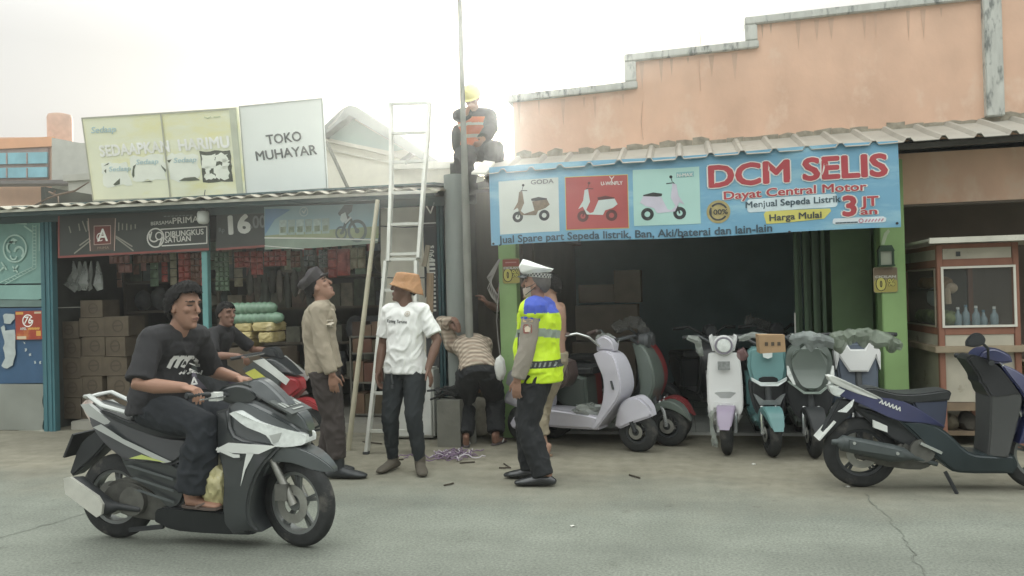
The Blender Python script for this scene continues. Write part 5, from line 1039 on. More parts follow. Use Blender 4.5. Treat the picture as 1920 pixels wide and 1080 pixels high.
WB = M('scooter_white', (206, 208, 206), .35, var=.04, vs=3, coat=.3); WBL = M('scooter_lilac_white', (196, 194, 206), .32, var=.06, vs=3, coat=.3)
TEALB = M('scooter_teal', (86, 136, 136), .4, var=.1, vs=5, coat=.2); DKG = M('scooter_darkgreen', (94, 106, 98), .35, var=.12, vs=4, coat=.2); REDB = M('scooter_red', (150, 48, 51), .45, var=.12)
LIL = M('fender_lilac', (150, 136, 160), .35, var=.1); DKX = M('stem_dark', (72, 76, 78), .5)
# white one, front on
t = escooter('white electric scooter facing the street, round headlight, leftmost of the front row', G(1360, 852) + V((.02, .62, 0)), rad(-90), WB, DKX, 0, steer=rad(-8), fend=LIL)
tri('front_shield', t, WB, lambda bm: fpanel(bm, [(-.155, .40), (-.16, .62), (-.145, .86), (-.11, .915), (.11, .915), (.145, .86), (.16, .62), (.155, .40), (.11, .33), (.09, .46), (-.09, .46), (-.11, .33)], .56, .10, .16, .4, .025, 3, .25))
tri('shield_recess', t, M('recess_grey', (170, 174, 172), .4), lambda bm: fpanel(bm, [(-.105, .50), (-.105, .56), (.105, .56), (.105, .50)], .545, .03, .16, .4, .01, 2, .25))
bm = B(); prism(bm, [(.505, -.06, .76), (.505, .05, .76), (.492, .05, .84), (.492, -.06, .84)], (.003, 0, 0)); ob('sticker', bm, M('sticker_grey', (120, 124, 122), .5, var=.4, vs=30), t, False, False)
hl = tri('headlight', t, WB, lambda bm: lathe(bm, [(.085, .40), (.098, .46), (.085, .48), (.02, .485)], 24, (0, 0, .985), 'x', closed=False))
tri('lens', hl, LENS, lambda bm: lathe(bm, [(.066, .484), (.06, .494), (.02, .50)], 20, (0, 0, .985), 'x', closed=False)); tri('lens_ring', hl, M('ring_lilac', (132, 126, 140), .4), lambda bm: lathe(bm, [(.066, .484), (.082, .484), (.08, .491), (.068, .491)], 24, (0, 0, .985), 'x'))
tri('headset', t, WB, lambda bm: fpanel(bm, [(-.10, .93), (-.13, 1.06), (-.10, 1.09), (-.06, 1.02), (.06, 1.02), (.10, 1.09), (.13, 1.06), (.10, .93)], .42, .06, .1, .9, .015))
scoot_white = t
# teal
t = escooter('teal electric scooter facing the street with a carton on its handlebar', G(1448, 856) + V((0, .62, 0)), rad(-90), TEALB, DKX, 1, steer=rad(10), fend=TEALB)
tri('front_shield', t, TEALB, lambda bm: fpanel(bm, [(-.15, .66), (-.175, .78), (-.165, .93), (-.13, .97), (.13, .97), (.165, .93), (.175, .78), (.15, .66), (.08, .62), (-.08, .62)], .53, .12, .16, .5, .03, 3, .3, 0))
tri('lower_shield', t, BLKP, lambda bm: fpanel(bm, [(-.13, .40), (-.17, .62), (-.13, .70), (.13, .70), (.17, .62), (.13, .40), (.07, .34), (-.07, .34)], .50, .10, .10, .4, .03, 3, .3))
F = Frame((.52, 0, 0), (0, 1, 0), (-.16, 0, 1)); 
bm = B(); prism(bm, [(.545, -.15, .67), (.545, -.155, .70), (.56, -.07, .655), (.56, .07, .655), (.545, .155, .70), (.545, .15, .67), (.565, .075, .625), (.565, -.075, .625)], (-.04, 0, 0)); ob('chevron_light', bm, M('chevron_white', (206, 216, 214), .3), t, False, False, bevel=.006)
bm = B(); prism(bm, [(.525, -.14, .55), (.525, -.10, .53), (.535, -.05, .49), (.535, .05, .49), (.525, .10, .53), (.525, .14, .55), (.53, .09, .45), (.53, -.09, .45)], (-.04, 0, 0)); ob('grey_trim', bm, M('trim_grey', (120, 126, 126), .4), t, False, False, bevel=.006)
tri('badge_plate', t, M('badge_white', (196, 206, 202), .4), lambda bm: prism(bm, [(.462, -.045, .965), (.462, .045, .965), (.476, .04, .88), (.48, 0, .865), (.476, -.04, .88)], (-.02, 0, 0)), bevel=.004)
scoot_teal = t
# dark green grey, rounded
t = escooter('dark green electric scooter under crumpled plastic, third of the front row', G(1532, 858) + V((.0, .62, 0)), rad(-92), DKG, DKX, 2, steer=rad(6), fend=BLKP)
tri('front_shield', t, DKG, lambda bm: fpanel(bm, [(-.12, .60), (-.19, .74), (-.20, .86), (-.16, .96), (-.08, 1.0), (.08, 1.0), (.16, .96), (.20, .86), (.19, .74), (.12, .60), (.05, .56), (-.05, .56)], .60, .20, .20, .56, .05, 4, .45))
tri('lower_shield', t, BLKP, lambda bm: fpanel(bm, [(-.10, .32), (-.20, .50), (-.20, .66), (-.12, .60), (.12, .60), (.20, .66), (.20, .50), (.10, .32)], .50, .10, .10, .4, .03, 3, .3))
for s in (-1, 1):
    tri('front_lamp', t, LENS, lambda bm: prism(bm, [(.50, s * .20, .80), (.515, s * .185, .80), (.58, s * .135, .64), (.575, s * .155, .64), (.52, s * .20, .72)], (-.04, 0, 0)), bevel=.005)
    tri('trim_line', t, M('trim_pale_green', (150, 166, 156), .35), lambda bm: prism(bm, [(.53, s * .20, .66), (.55, s * .19, .67), (.60, s * .06, .575), (.60, s * .0, .575), (.605, s * .0, .56), (.605, s * .07, .56)], (-.03, 0, 0)), bevel=.004)
# white hood with dark blue lower
t = escooter('white and dark blue electric scooter before the right pillar, half hidden by the blue scooter', G(1628, 856) + V((.0, .66, 0)), rad(-92), M('scooter_navy', (92, 106, 124), .4, var=.1), DKX, 3, fend=BLKP)
tri('front_hood', t, WB, lambda bm: fpanel(bm, [(-.19, .74), (-.20, .90), (-.165, 1.0), (-.11, 1.02), (-.06, .93), (.06, .93), (.11, 1.02), (.165, 1.0), (.20, .90), (.19, .74), (.155, .86), (.08, .73), (-.08, .73), (-.155, .86)], .54, .12, .18, .5, .012, 3, .3, 0))
tri('dark_insert', t, M('insert_navy', (84, 96, 112), .4), lambda bm: fpanel(bm, [(-.16, .55), (-.18, .84), (-.10, .99), (.10, .99), (.18, .84), (.16, .55)], .515, .10, .18, .5, .02, 3, .3, 0))
tri('lower_shield', t, BLKP, lambda bm: fpanel(bm, [(-.10, .34), (-.17, .60), (.17, .60), (.10, .34)], .50, .10, .10, .4, .03, 3, .3))
# carton + wraps
c0 = P(1446, 644, 6.98)
ca = thing('carton_box', 'small brown cardboard box sitting on the teal scooter handlebar', 'box', c0 - V((0, 0, .075)), rad(4))
bm = B(); box(bm, (-.105, -.05, 0), (.105, .10, .15))
for v in bm.verts: v.co += V((rnd.uniform(-.008, .008), 0, rnd.uniform(-.008, .008)))
ob('box', bm, M('carton_new', (166, 132, 92), .85, var=.1, vs=6), ca, False, False, bevel=.005)
bm = B(); F = Frame((0, -.052, 0), (1, 0, 0), (0, 0, 1)); [frect(bm, F, -.06 + i * .05, .06, -.035 + i * .05, .09, .003) for i in range(3)]; ob('print', bm, RINGM, ca, False, False)
def wrap_cover(label, pts, r, seed, mat, Y, amp=.35):
    q = P(*pts[0], Y); o = thing('plastic_cover', label, 'plastic cover', q, 0, 'plastic covers over scooter handlebars')
    C_ = [P(*p, Y) for p in pts]; ln = sum((b_ - a).length for a, b_ in zip(C_[:-1], C_[1:])); nu = max(8, int(ln / .012)); bm = B(); g = []
    def at(t):
        d = t * ln
        for a, b_ in zip(C_[:-1], C_[1:]):
            l_ = (b_ - a).length
            if d <= l_ + 1e-6: return a.lerp(b_, d / l_), (b_ - a).normalized()
            d -= l_
        return C_[-1], (C_[-1] - C_[-2]).normalized()
    for i in range(nu + 1):
        c, tn = at(i / nu); up = V((0, 0, 1)) - tn * tn.z; up = up.normalized() if up.length > .3 else V((1, 0, 0)); fr = tn.cross(up)
        e = .55 + .45 * math.sin(math.pi * min(1, max(0, (i + 1.5) / (nu + 3)))); drop = r * (.9 + 1.6 * abs(noise.noise(V((i * .11, seed, 3)))))
        row = []
        for k, (a_, b_) in enumerate(((-1, -1), (-1, -.55), (-1, -.1), (-.85, .4), (-.45, .8), (0, 1), (.45, .8), (.85, .4), (1, -.1), (1, -.5), (1, -1))):
            p = c + fr * (-a_ * r * e) + up * ((b_ * r * e) if b_ > -.05 else b_ * drop)
            p = p + noise.noise_vector(p * 11 + V((seed, 0, 0))) * r * amp * 1.2 + noise.noise_vector(p * 27 + V((0, seed, 0))) * r * amp * .7
            row.append(bm.verts.new(p))
        g.append(row)
    for a, b_ in zip(g[:-1], g[1:]):
        for k in range(10): bm.faces.new([a[k], a[k + 1], b_[k + 1], b_[k]])
    bmesh.ops.solidify(bm, geom=bm.faces[:], thickness=.003)
    ob('cover', bm, mat, o, True, True, 12); return o
CV = M('cover_grey', (140, 150, 146), .3, var=.3, vs=9, spec=.8, col2=(186, 196, 192), cs=8, ct=.6, alpha=.85); CVG = M('cover_green_grey', (132, 146, 126), .25, alpha=.85, var=.3, vs=8, spec=.6)
wrap_cover('crumpled grey plastic over the handlebar of the dark green scooter', [(1480, 630), (1520, 634), (1562, 640)], .054, 3, CV, 6.98)
wrap_cover('large crumpled greenish plastic over the handlebar of the white and dark blue scooter', [(1556, 638), (1600, 626), (1645, 630), (1692, 644)], .061, 8, CVG, 7.02)
wrap_cover('torn clear film hanging from the left grip of the white front-facing scooter', [(1288, 632), (1308, 638), (1316, 668)], .03, 5, FILM2, 7.2)
wrap_cover('clear film flap on the right grip of the white front-facing scooter', [(1385, 634), (1410, 628), (1440, 630)], .026, 9, FILM2, 7.25)
wrap_cover('reddish film between the white and teal scooters', [(1388, 655), (1398, 672)], .035, 11, M('film_red', (136, 100, 100), .3, var=.3, alpha=.7), 7.1)
wrap_cover('torn clear film around the front wheel of the white front-facing scooter', [(1338, 770), (1334, 800), (1342, 838)], .018, 15, FILM2, 7.1, .9)
# ------------------------------------------------ white scooter seen from the side
ws2 = escooter('white electric scooter seen from the side beside the traffic officer, film on its seat', (-1.03, 7.835, 0), math.atan2(-.43, 1.24), WBL, CHR, 4, r=.195, group='electric scooters parked at the shop')
for ch in list(ws2.children):
    if ch.name.split('.')[0] in ('front_fender', 'fork', 'floorboard', 'rear_body', 'seat', 'handlebar', 'steering_column', 'tail_light'):
        for g_ in list(ch.children): bpy.data.objects.remove(g_)
        bpy.data.objects.remove(ch)
tri('front_fender', ws2, WBL, lambda bm: panel(bm, [(.40, .24, .05), (.46, .40, .10), (.54, .50, .11), (.66, .53, .10), (.76, .45, .08), (.80, .36, .05), (.74, .33, .08), (.58, .27, .10), (.47, .22, .08)], bev=.035, seg=4))
tri('leg_shield', ws2, WBL, lambda bm: panel(bm, [(.22, .92, .10), (.32, .96, .11), (.44, .92, .13), (.50, .80, .16), (.53, .64, .17), (.50, .52, .17), (.38, .36, .17), (.26, .22, .16), (.20, .22, .15), (.28, .36, .15), (.33, .50, .15), (.33, .68, .13), (.27, .82, .12)], bev=.035, seg=4))
tri('floorboard', ws2, WBL, lambda bm: panel(bm, [(-.34, .38, .15), (.10, .36, .16), (.28, .33, .15), (.26, .20, .13), (-.30, .20, .13), (-.40, .28, .13)], bev=.025, seg=3))
tri('rear_body', ws2, WBL, lambda bm: panel(bm, [(-.86, .40, .04), (-.78, .52, .09), (-.62, .60, .14), (-.42, .60, .16), (-.30, .48, .15), (-.32, .32, .14), (-.46, .36, .14), (-.62, .36, .11)], bev=.035, seg=4))
tri('tail_box', ws2, M('box_lilac_grey', (168, 168, 172), .35, var=.1), lambda bm: panel(bm, [(-.80, .60, .08), (-.72, .74, .12), (-.48, .76, .13), (-.40, .66, .13), (-.44, .58, .13), (-.70, .56, .10)], bev=.03, seg=3))
tri('side_badge', ws2, M('badge_dark', (96, 98, 96), .5), lambda bm: prism(bm, [(-.50, -.162, .54), (-.42, -.162, .55), (-.40, -.162, .44), (-.47, -.162, .42)], (0, .01, 0)))
tri('seat', ws2, M('seat_maroon', (96, 80, 76), .3, var=.3, vs=8, spec=.7), lambda bm: panel(bm, [(-.62, .78, .10), (-.50, .86, .13), (-.26, .88, .14), (-.06, .84, .12), (-.04, .70, .12), (-.14, .58, .13), (-.36, .62, .14), (-.58, .72, .11)], bev=.03, seg=3))
tri('headset', ws2, WBL, lambda bm: panel(bm, [(.24, .95, .07), (.24, 1.06, .08), (.33, 1.10, .09), (.42, 1.04, .08), (.42, .95, .06)], bev=.02, seg=3))
hb_ = tri('handlebar', ws2, CHR, lambda bm: tube(bm, [(.04, -.33, 1.11), (.14, -.27, 1.13), (.22, -.18, 1.09), (.28, -.08, 1.0), (.28, .08, 1.0), (.22, .18, 1.09), (.14, .27, 1.13), (.04, .33, 1.11)], .013, 8))
for s in (-1, 1): bm = B(); tube(bm, [(.08, s * .30, 1.125), (-.05, s * .37, 1.09)], .02, 8); ob('grip', bm, M('grip_brown', (110, 90, 84), .6), hb_)
tri('fork', ws2, BLKP, lambda bm: [tube(bm, [(.54, s * .07, .42), (.62, s * .075, .195)], .022, 8) for s in (-1, 1)])
tri('rear_hub', ws2, WBL, lambda bm: panel(bm, [(-.74, .20, .10), (-.66, .29, .11), (-.50, .30, .11), (-.46, .22, .11), (-.56, .15, .11), (-.70, .15, .10)], bev=.02))
tri('shield_slot', ws2, DGR, lambda bm: prism(bm, [(.425, -.178, .68), (.44, -.178, .68), (.46, -.178, .60), (.445, -.178, .60)], (0, .02, 0)))
wrap_cover('clear film bunched around the headset of the white side-on scooter', [(1118, 640), (1135, 630), (1160, 640)], .032, 21, FILM2, 7.72, .8)
q = P(1105, 770, 7.75); bm = B(); crumple(bm, q, (.17, .1, .07), 31, .35, 3); tag(ob('film_heap', bm, FILM2, ang=25), 'heap of clear film lying on the white side-on scooter footboard', 'plastic film')
q = P(1000, 700, 7.9)
# scooters crowded behind it
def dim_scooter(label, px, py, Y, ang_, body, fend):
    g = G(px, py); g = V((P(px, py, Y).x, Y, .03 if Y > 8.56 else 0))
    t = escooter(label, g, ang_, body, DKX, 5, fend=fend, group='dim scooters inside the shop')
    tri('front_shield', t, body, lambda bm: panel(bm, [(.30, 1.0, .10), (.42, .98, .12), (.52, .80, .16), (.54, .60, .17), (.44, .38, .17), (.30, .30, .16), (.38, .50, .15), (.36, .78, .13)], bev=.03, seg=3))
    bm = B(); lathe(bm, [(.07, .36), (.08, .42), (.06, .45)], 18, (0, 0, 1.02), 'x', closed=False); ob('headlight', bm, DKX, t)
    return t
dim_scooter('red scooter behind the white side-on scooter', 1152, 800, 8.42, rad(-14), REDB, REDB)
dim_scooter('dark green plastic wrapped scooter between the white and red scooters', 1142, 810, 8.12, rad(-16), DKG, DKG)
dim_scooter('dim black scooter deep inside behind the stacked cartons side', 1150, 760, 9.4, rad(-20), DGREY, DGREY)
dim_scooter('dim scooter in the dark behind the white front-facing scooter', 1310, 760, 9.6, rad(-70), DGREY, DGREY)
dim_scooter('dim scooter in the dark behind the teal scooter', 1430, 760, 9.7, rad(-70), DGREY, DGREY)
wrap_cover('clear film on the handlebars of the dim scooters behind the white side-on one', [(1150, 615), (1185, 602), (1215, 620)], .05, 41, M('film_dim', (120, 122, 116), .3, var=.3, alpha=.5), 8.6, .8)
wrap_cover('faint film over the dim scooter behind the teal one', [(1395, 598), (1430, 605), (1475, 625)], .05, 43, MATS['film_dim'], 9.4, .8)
# cartons in the shop, faint
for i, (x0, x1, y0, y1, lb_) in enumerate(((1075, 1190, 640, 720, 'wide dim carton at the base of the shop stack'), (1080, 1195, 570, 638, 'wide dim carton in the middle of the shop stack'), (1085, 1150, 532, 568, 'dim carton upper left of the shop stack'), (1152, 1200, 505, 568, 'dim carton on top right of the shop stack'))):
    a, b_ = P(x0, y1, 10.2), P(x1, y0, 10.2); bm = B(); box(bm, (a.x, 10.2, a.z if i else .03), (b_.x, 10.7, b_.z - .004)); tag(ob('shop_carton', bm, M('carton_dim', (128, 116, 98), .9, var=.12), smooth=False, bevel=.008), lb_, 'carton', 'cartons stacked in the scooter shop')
# ------------------------------------------------ boy's motorcycle
RM = M('moto_red', (186, 52, 58), .35, var=.06, coat=.3); YM = M('moto_yellow', (206, 206, 70), .4)
mo = thing('motorcycle', 'red, yellow and white sport underbone motorcycle parked behind the rider', 'motorcycle', (-4.06, 6.85, 0), rad(-4))
wheel(mo, -.62, .29, .09, RIM, 5); wheel(mo, .62, .29, .08, RIM, 5)
tri('fork', mo, CHR, lambda bm: [tube(bm, [(.40, s * .08, .80), (.62, s * .08, .29)], .022, 8) for s in (-1, 1)])
tri('front_fender', mo, RM, lambda bm: panel(bm, [(.40, .42, .05), (.48, .56, .07), (.62, .62, .07), (.78, .56, .05), (.88, .46, .03), (.62, .55, .06), (.50, .48, .06)], bev=.02))
tri('frame_body', mo, BLKP, lambda bm: panel(bm, [(-.70, .80, .06), (-.40, .72, .10), (.10, .70, .10), (.34, .92, .09), (.42, .80, .10), (.30, .40, .11), (.0, .22, .12), (-.30, .26, .12), (-.50, .50, .10), (-.76, .70, .06)], bev=.03))
tri('seat', mo, M('seat_purple', (84, 78, 92), .5, var=.15), lambda bm: panel(bm, [(-.74, .86, .09), (-.50, .82, .12), (-.20, .80, .13), (.06, .82, .11), (.10, .72, .10), (-.40, .70, .12), (-.72, .80, .08)], bev=.03))
tri('fairing_red', mo, RM, lambda bm: panel(bm, [(.40, .84, .12), (.60, .80, .08), (.64, .70, .06), (.52, .60, .12), (.30, .46, .155), (.22, .50, .15), (.34, .68, .15)], bev=.025, seg=3))
tri('fairing_dark', mo, DGREY, lambda bm: panel(bm, [(.26, .98, .12), (.40, .98, .11), (.60, .83, .075), (.42, .85, .125), (.32, .70, .15), (.22, .80, .13)], bev=.02, seg=3))
for s in (-1, 1):
    sidepoly(mo, 'yellow_stripe', [(.14, .86), (.24, .90), (.50, .72), (.46, .66), (.34, .74)][::-s], s * .185, YM); sidepoly(mo, 'white_stripe', [(.22, .97), (.34, .99), (.60, .80), (.56, .75), (.40, .86)][::-s], s * .18, WSTR)
    sidepoly(mo, 'white_stripe', [(.38, .62), (.56, .66), (.58, .63), (.40, .585)][::-s], s * .165, WSTR)
    bm = B(); panel(bm, [(.10, .90, .02), (.30, 1.0, .02), (.50, .78, .02), (.44, .66, .02), (.28, .72, .02)], bev=.01, y0=s * .155); ob('side_cowl', bm, GREYP, mo)
tri('handlebar', mo, BLKP, lambda bm: tube(bm, [(.10, -.34, 1.0), (.24, -.16, 1.03), (.30, 0, 1.03), (.24, .16, 1.03), (.10, .34, 1.0)], .016, 8))
tri('instrument', mo, BLKP, lambda bm: panel(bm, [(.22, 1.0, .09), (.26, 1.08, .08), (.36, 1.08, .06), (.42, .98, .06)], bev=.02))
for s in (-1, 1): tri('brake_lever', mo, CHR, lambda bm: bar(bm, (.30, s * .12, 1.03), (.22, s * .31, 1.01), .012, .008))
tri('engine', mo, ENG, lambda bm: panel(bm, [(-.14, .40, .12), (.18, .42, .12), (.24, .24, .12), (.0, .16, .11), (-.20, .22, .12)], bev=.02)); tri('muffler', mo, BLKP, lambda bm: tube(bm, [(.1, -.14, .22), (-.4, -.15, .25), (-.85, -.16, .42)], [.02, .045, .05], 12))
# ================================================================== PEOPLE
SKIN = {}
def skin(k, c): SKIN[k] = M('skin_' + k, c, .55, var=.08, vs=9, spec=.35, sat=.9); return SKIN[k]
skin('tan', (150, 112, 92)); skin('brown', (130, 96, 80)); skin('dark', (110, 82, 68)); skin('light', (168, 132, 112))
HAIR = M('hair_black', (16, 15, 15), .75, spec=.15, var=.3, vs=30, bump=.5, bs=60); LIPM = M('lip', (126, 78, 68), .5); BROW = M('brow', (52, 44, 40), .8); SCLERA = M('sclera', (176, 166, 156), .4)
def remesh(name, bm, voxel, smooth=3, mats=None, parent=None, wrinkle=0, wf=9, wst=(1, 1, .45), seed=0, f=.5, ang=75):
    bmesh.ops.recalc_face_normals(bm, faces=bm.faces)
    me = bpy.data.meshes.new(name); bm.to_mesh(me); bm.free()
    o = bpy.data.objects.new(name, me); COL.objects.link(o)
    r = o.modifiers.new("r", 'REMESH'); r.mode = 'VOXEL'; r.voxel_size = voxel
    if smooth: q = o.modifiers.new("s", 'SMOOTH'); q.factor = f; q.iterations = smooth
    dg = bpy.context.evaluated_depsgraph_get(); m2 = bpy.data.meshes.new_from_object(o.evaluated_get(dg)); bpy.data.objects.remove(o); bpy.data.meshes.remove(me)
    m2.name = name
    if wrinkle:
        no = [v.normal * (1 - .8 * abs(v.normal.z)) for v in m2.vertices]
        for v, n_ in zip(m2.vertices, no):
            c = v.co; q = V((c.x * wst[0], c.y * wst[1], c.z * wst[2])) * wf + V((seed * 5.3, 0, 0))
            k = 1 - 2 * abs(noise.noise(q)); k2 = noise.noise(q * 2.7 + V((9, 0, 0)))
            q3 = V((c.x + c.z * .5, c.y - c.z * .35, c.z * .55)) * wf * 1.5 + V((0, seed * 3.3, 4)); k3 = max(0, 1 - 3.2 * abs(noise.noise(q3)))
            v.co = c + n_ * wrinkle * (k * .9 + k2 * .5 + k3 * 1.1 - .4)
    m2.materials.clear()
    for q in (mats if isinstance(mats, (list, tuple)) else [mats]): m2.materials.append(q)
    for p in m2.polygons: p.use_smooth = True; p.material_index = 0
    o = bpy.data.objects.new(name, m2); COL.objects.link(o)
    if parent is not None: o.parent = parent
    return o
def ik(a, b_, l1, l2, pole):
    d = b_ - a; L_ = min(d.length, (l1 + l2) * .999); d.normalize(); x = (l1 * l1 - l2 * l2 + L_ * L_) / (2 * L_); h = math.sqrt(max(0, l1 * l1 - x * x))
    p = V(pole); p = p - d * p.dot(d); p.normalize(); return a + d * x + p * h
def headmat(yaw, pitch, roll): return Matrix.Rotation(yaw, 3, 'Z') @ Matrix.Rotation(-pitch, 3, 'Y') @ Matrix.Rotation(roll, 3, 'X')   # +x face, +y left, +z up; pitch up positive
class Human:
    """joints in local coords: x forward, y left, z up"""
    def __init__(s, name, label, loc, yaw, sk='tan', scale=1.0, girth=1.0, pel=(0, 0, .90), nb=(0, 0, 1.45), spine=None, hipyaw=0, shyaw=0, head=(0, 0, 0), wl=None, wr=None, epl=(-1, .3, -.2), epr=(-1, -.3, -.2),
                 al=(0, .10, .08), ar=(0, -.10, .08), kpl=(1, 0, 0), kpr=(1, 0, 0), fl=0, fr=0, hl=None, hr=None, curl=(.35, .35), pnl=None, pnr=None, belly=0, shw=.175, label_only=None, footp=(0, 0), neckf=.35):
        s.root = thing(name, label, 'person', loc, yaw); s.sk = SKIN[sk]; s.k = scale; s.g = girth; s.belly = belly
        s.pel, s.nb = V(pel), V(nb); s.sp = V(spine) if spine else (s.pel + s.nb) / 2 + V((-.02, 0, 0))
        s.up = (s.nb - s.sp).normalized(); s.dn = (s.sp - s.pel).normalized()
        s.lh = V((-math.sin(hipyaw), math.cos(hipyaw), 0)); s.ls = V((-math.sin(shyaw), math.cos(shyaw), 0))
        s.R = headmat(*head)
        s.hc = s.nb + (s.up * (1 - neckf) + (s.R @ V((.25, 0, 1))) * neckf).normalized() * .052 * scale + s.R @ V((.018, 0, .092)) * scale
        s.sh = {1: s.nb - s.up * .055 + s.ls * shw * girth ** .5, -1: s.nb - s.up * .055 - s.ls * shw * girth ** .5}
        s.hp = {1: s.pel + s.lh * .088, -1: s.pel - s.lh * .088}
        s.w = {1: V(wl) if wl else s.sh[1] + V((.03, .07, -.52)), -1: V(wr) if wr else s.sh[-1] + V((.03, -.07, -.52))}
        u1, u2 = .298 * scale, .262 * scale
        for i in (1, -1):
            d = s.w[i] - s.sh[i]
            if d.length > (u1 + u2) * .995: s.w[i] = s.sh[i] + d.normalized() * (u1 + u2) * .995
        s.el = {1: ik(s.sh[1], s.w[1], u1, u2, epl), -1: ik(s.sh[-1], s.w[-1], u1, u2, epr)}
        s.an = {1: V(al), -1: V(ar)}; t1, t2 = .43 * scale, .41 * scale
        for i in (1, -1):
            d = s.an[i] - s.hp[i]
            if d.length > (t1 + t2) * .998: t1 = t2 = d.length / 1.996
        s.kn = {1: ik(s.hp[1], s.an[1], t1, t2, kpl), -1: ik(s.hp[-1], s.an[-1], t1, t2, kpr)}
        s.fd = {1: V((math.cos(fl), math.sin(fl), -footp[0])).normalized(), -1: V((math.cos(fr), math.sin(fr), -footp[1])).normalized()}
        s.hd = {1: V(hl).normalized() if hl else (s.w[1] - s.el[1]).normalized(), -1: V(hr).normalized() if hr else (s.w[-1] - s.el[-1]).normalized()}
        s.pn = {1: V(pnl) if pnl else -s.ls, -1: V(pnr) if pnr else s.ls}; s.curl = {1: curl[0], -1: curl[1]}
    def spine_at(s, t):
        a, b_, c = s.pel, s.sp, s.nb; b2 = b_ * 2 - (a + c) / 2
        return a * (1 - t) ** 2 + b2 * 2 * t * (1 - t) + c * t * t
    TOR = ((-.16, .135, .10), (-.02, .165, .115), (.12, .162, .112), (.32, .142, .102), (.52, .152, .108), (.72, .172, .118), (.86, .178, .108), (.95, .13, .08), (1.0, .068, .062))
    def torso(s, bm, off=0, t0=-.2, t1=1.0, neck=True, flare=0):
        P_, R_, S_ = [], [], []
        for t, a, d in s.TOR:
            if t < t0 - .001 or t > t1 + .001: continue
            c = s.spine_at(max(t, 0)) if t >= 0 else s.pel + (s.pel - s.spine_at(.1)).normalized() * (-t) * .55
            f = V((s.lh.y, -s.lh.x, 0)).normalized()
            bl = s.belly * max(0, 1 - abs(t - .30) / .35)
            sd = s.lh.lerp(s.ls, max(0, min(1, t)))
            tan = (s.spine_at(min(1, t + .05)) - s.spine_at(max(0, t - .05))).normalized(); fw = sd.cross(tan).normalized()
            P_.append(c + fw * bl * .5 * 1); R_.append(((a * s.g + off + flare * max(0, .4 - t)) * s.k, (d * s.g + off + bl * .5 + flare * max(0, .4 - t)) * s.k)); S_.append(sd)
        tube(bm, P_, R_, 20, side=S_)
        if t1 > .9:
            for i in (1, -1): q = s.sh[i]; tube(bm, [s.spine_at(.90), q.lerp(s.spine_at(.9), .45), q], [(.06 * s.g + off) * s.k, (.068 * s.g + off) * s.k, (.060 * s.g + off) * s.k], 12, caps='round')
    def arm(s, bm, i, r=1.0, off=0, t1=2.0, flare=0):
        a, e, w_ = s.sh[i], s.el[i], s.w[i]; k = s.k * s.g ** .6
        pts = [a, a.lerp(e, .45), e, e.lerp(w_, .35), w_]; rs = [.056, .05, .042, .043, .029]; ts = [0, .45, 1, 1.35, 2]
        P_, R_ = [], []
        for j, (p, q, t) in enumerate(zip(pts, rs, ts)):
            if t <= t1 + 1e-6: P_.append(p); R_.append(q * k * r + off + flare * max(0, t - .3))
            else:
                u = (t1 - ts[j - 1]) / (t - ts[j - 1]); P_.append(pts[j - 1].lerp(p, u)); R_.append((rs[j - 1] * (1 - u) + q * u) * k * r + off + flare * max(0, t1 - .3)); break
        tube(bm, P_, R_, 14, caps='round' if t1 >= 2 and not off else True)
    def leg(s, bm, i, off=0, t1=2.0, flare=0, t0=0, loose=0):
        h, n_, a = s.hp[i], s.kn[i], s.an[i]; k = s.k * s.g ** .5
        pts = [h, h.lerp(n_, .5), n_, n_.lerp(a, .3), n_.lerp(a, .65), a]; rs = [.092, .078, .057, .056, .046, .036]; ts = [0, .5, 1, 1.3, 1.65, 2]
        P_, R_ = [], []
        for j, (p, q, t) in enumerate(zip(pts, rs, ts)):
            rr = q * k + off + (flare * max(0, t - .9)) + loose * (1 if t > .4 else .3)
            if t <= t1 + 1e-6: P_.append(p); R_.append(rr)
            else:
                u = (t1 - ts[j - 1]) / (t - ts[j - 1]); P_.append(pts[j - 1].lerp(p, u)); R_.append(R_[-1] * (1 - u) + rr * u); break
        tube(bm, P_, R_, 14, caps='round' if not off else True)
    def hand(s, bm, i):
        k = s.k; w_, d = s.w[i], s.hd[i]; pn = s.pn[i]; pn = (pn - d * pn.dot(d)).normalized(); ac = d.cross(pn) * (1 if i == -1 else -1)    # thumb side
        kn = w_ + d * .088 * k
        tube(bm, [w_ - d * .02, w_ + d * .03 * k, w_ + d * .07 * k, kn], [(.027 * k, .019 * k), (.037 * k, .017 * k), (.042 * k, .016 * k), (.040 * k, .013 * k)], 12, side=ac)
        c = s.curl[i]
        for j, (o_, ln) in enumerate(((.030, .070), (.010, .078), (-.010, .073), (-.029, .058))):
            p = kn + ac * o_ * k - d * .006; dd = (d + ac * o_ * 2.2).normalized(); a = c * (.6 + .13 * j); pts = [p]
            for f_ in (.45, .32, .26):
                dd = (dd * math.cos(a) + pn * math.sin(a)).normalized(); p = p + dd * ln * f_ * k * 1.05; pts.append(p); a = c * (.9 + .1 * j)
            tube(bm, pts, [.0095 * k, .0092 * k, .0085 * k, .0075 * k], 8, caps='round')
        p = w_ + d * .03 * k + ac * .030 * k; dd = (d * .75 + ac * .75 + pn * .25).normalized(); p2 = p + dd * .035 * k; dd = (d * .95 + ac * (.35 - c * .2) + pn * (.2 + c * .35)).normalized(); p3 = p2 + dd * .030 * k; p4 = p3 + (dd + pn * c * .3).normalized() * .024 * k
        tube(bm, [p - dd * .01, p2, p3, p4], [.014 * k, .0125 * k, .0105 * k, .0085 * k], 8, caps='round')
    def hx(s, x, y, z): return s.hc + s.R @ (V((x, y, z)) * s.k * 1.06)
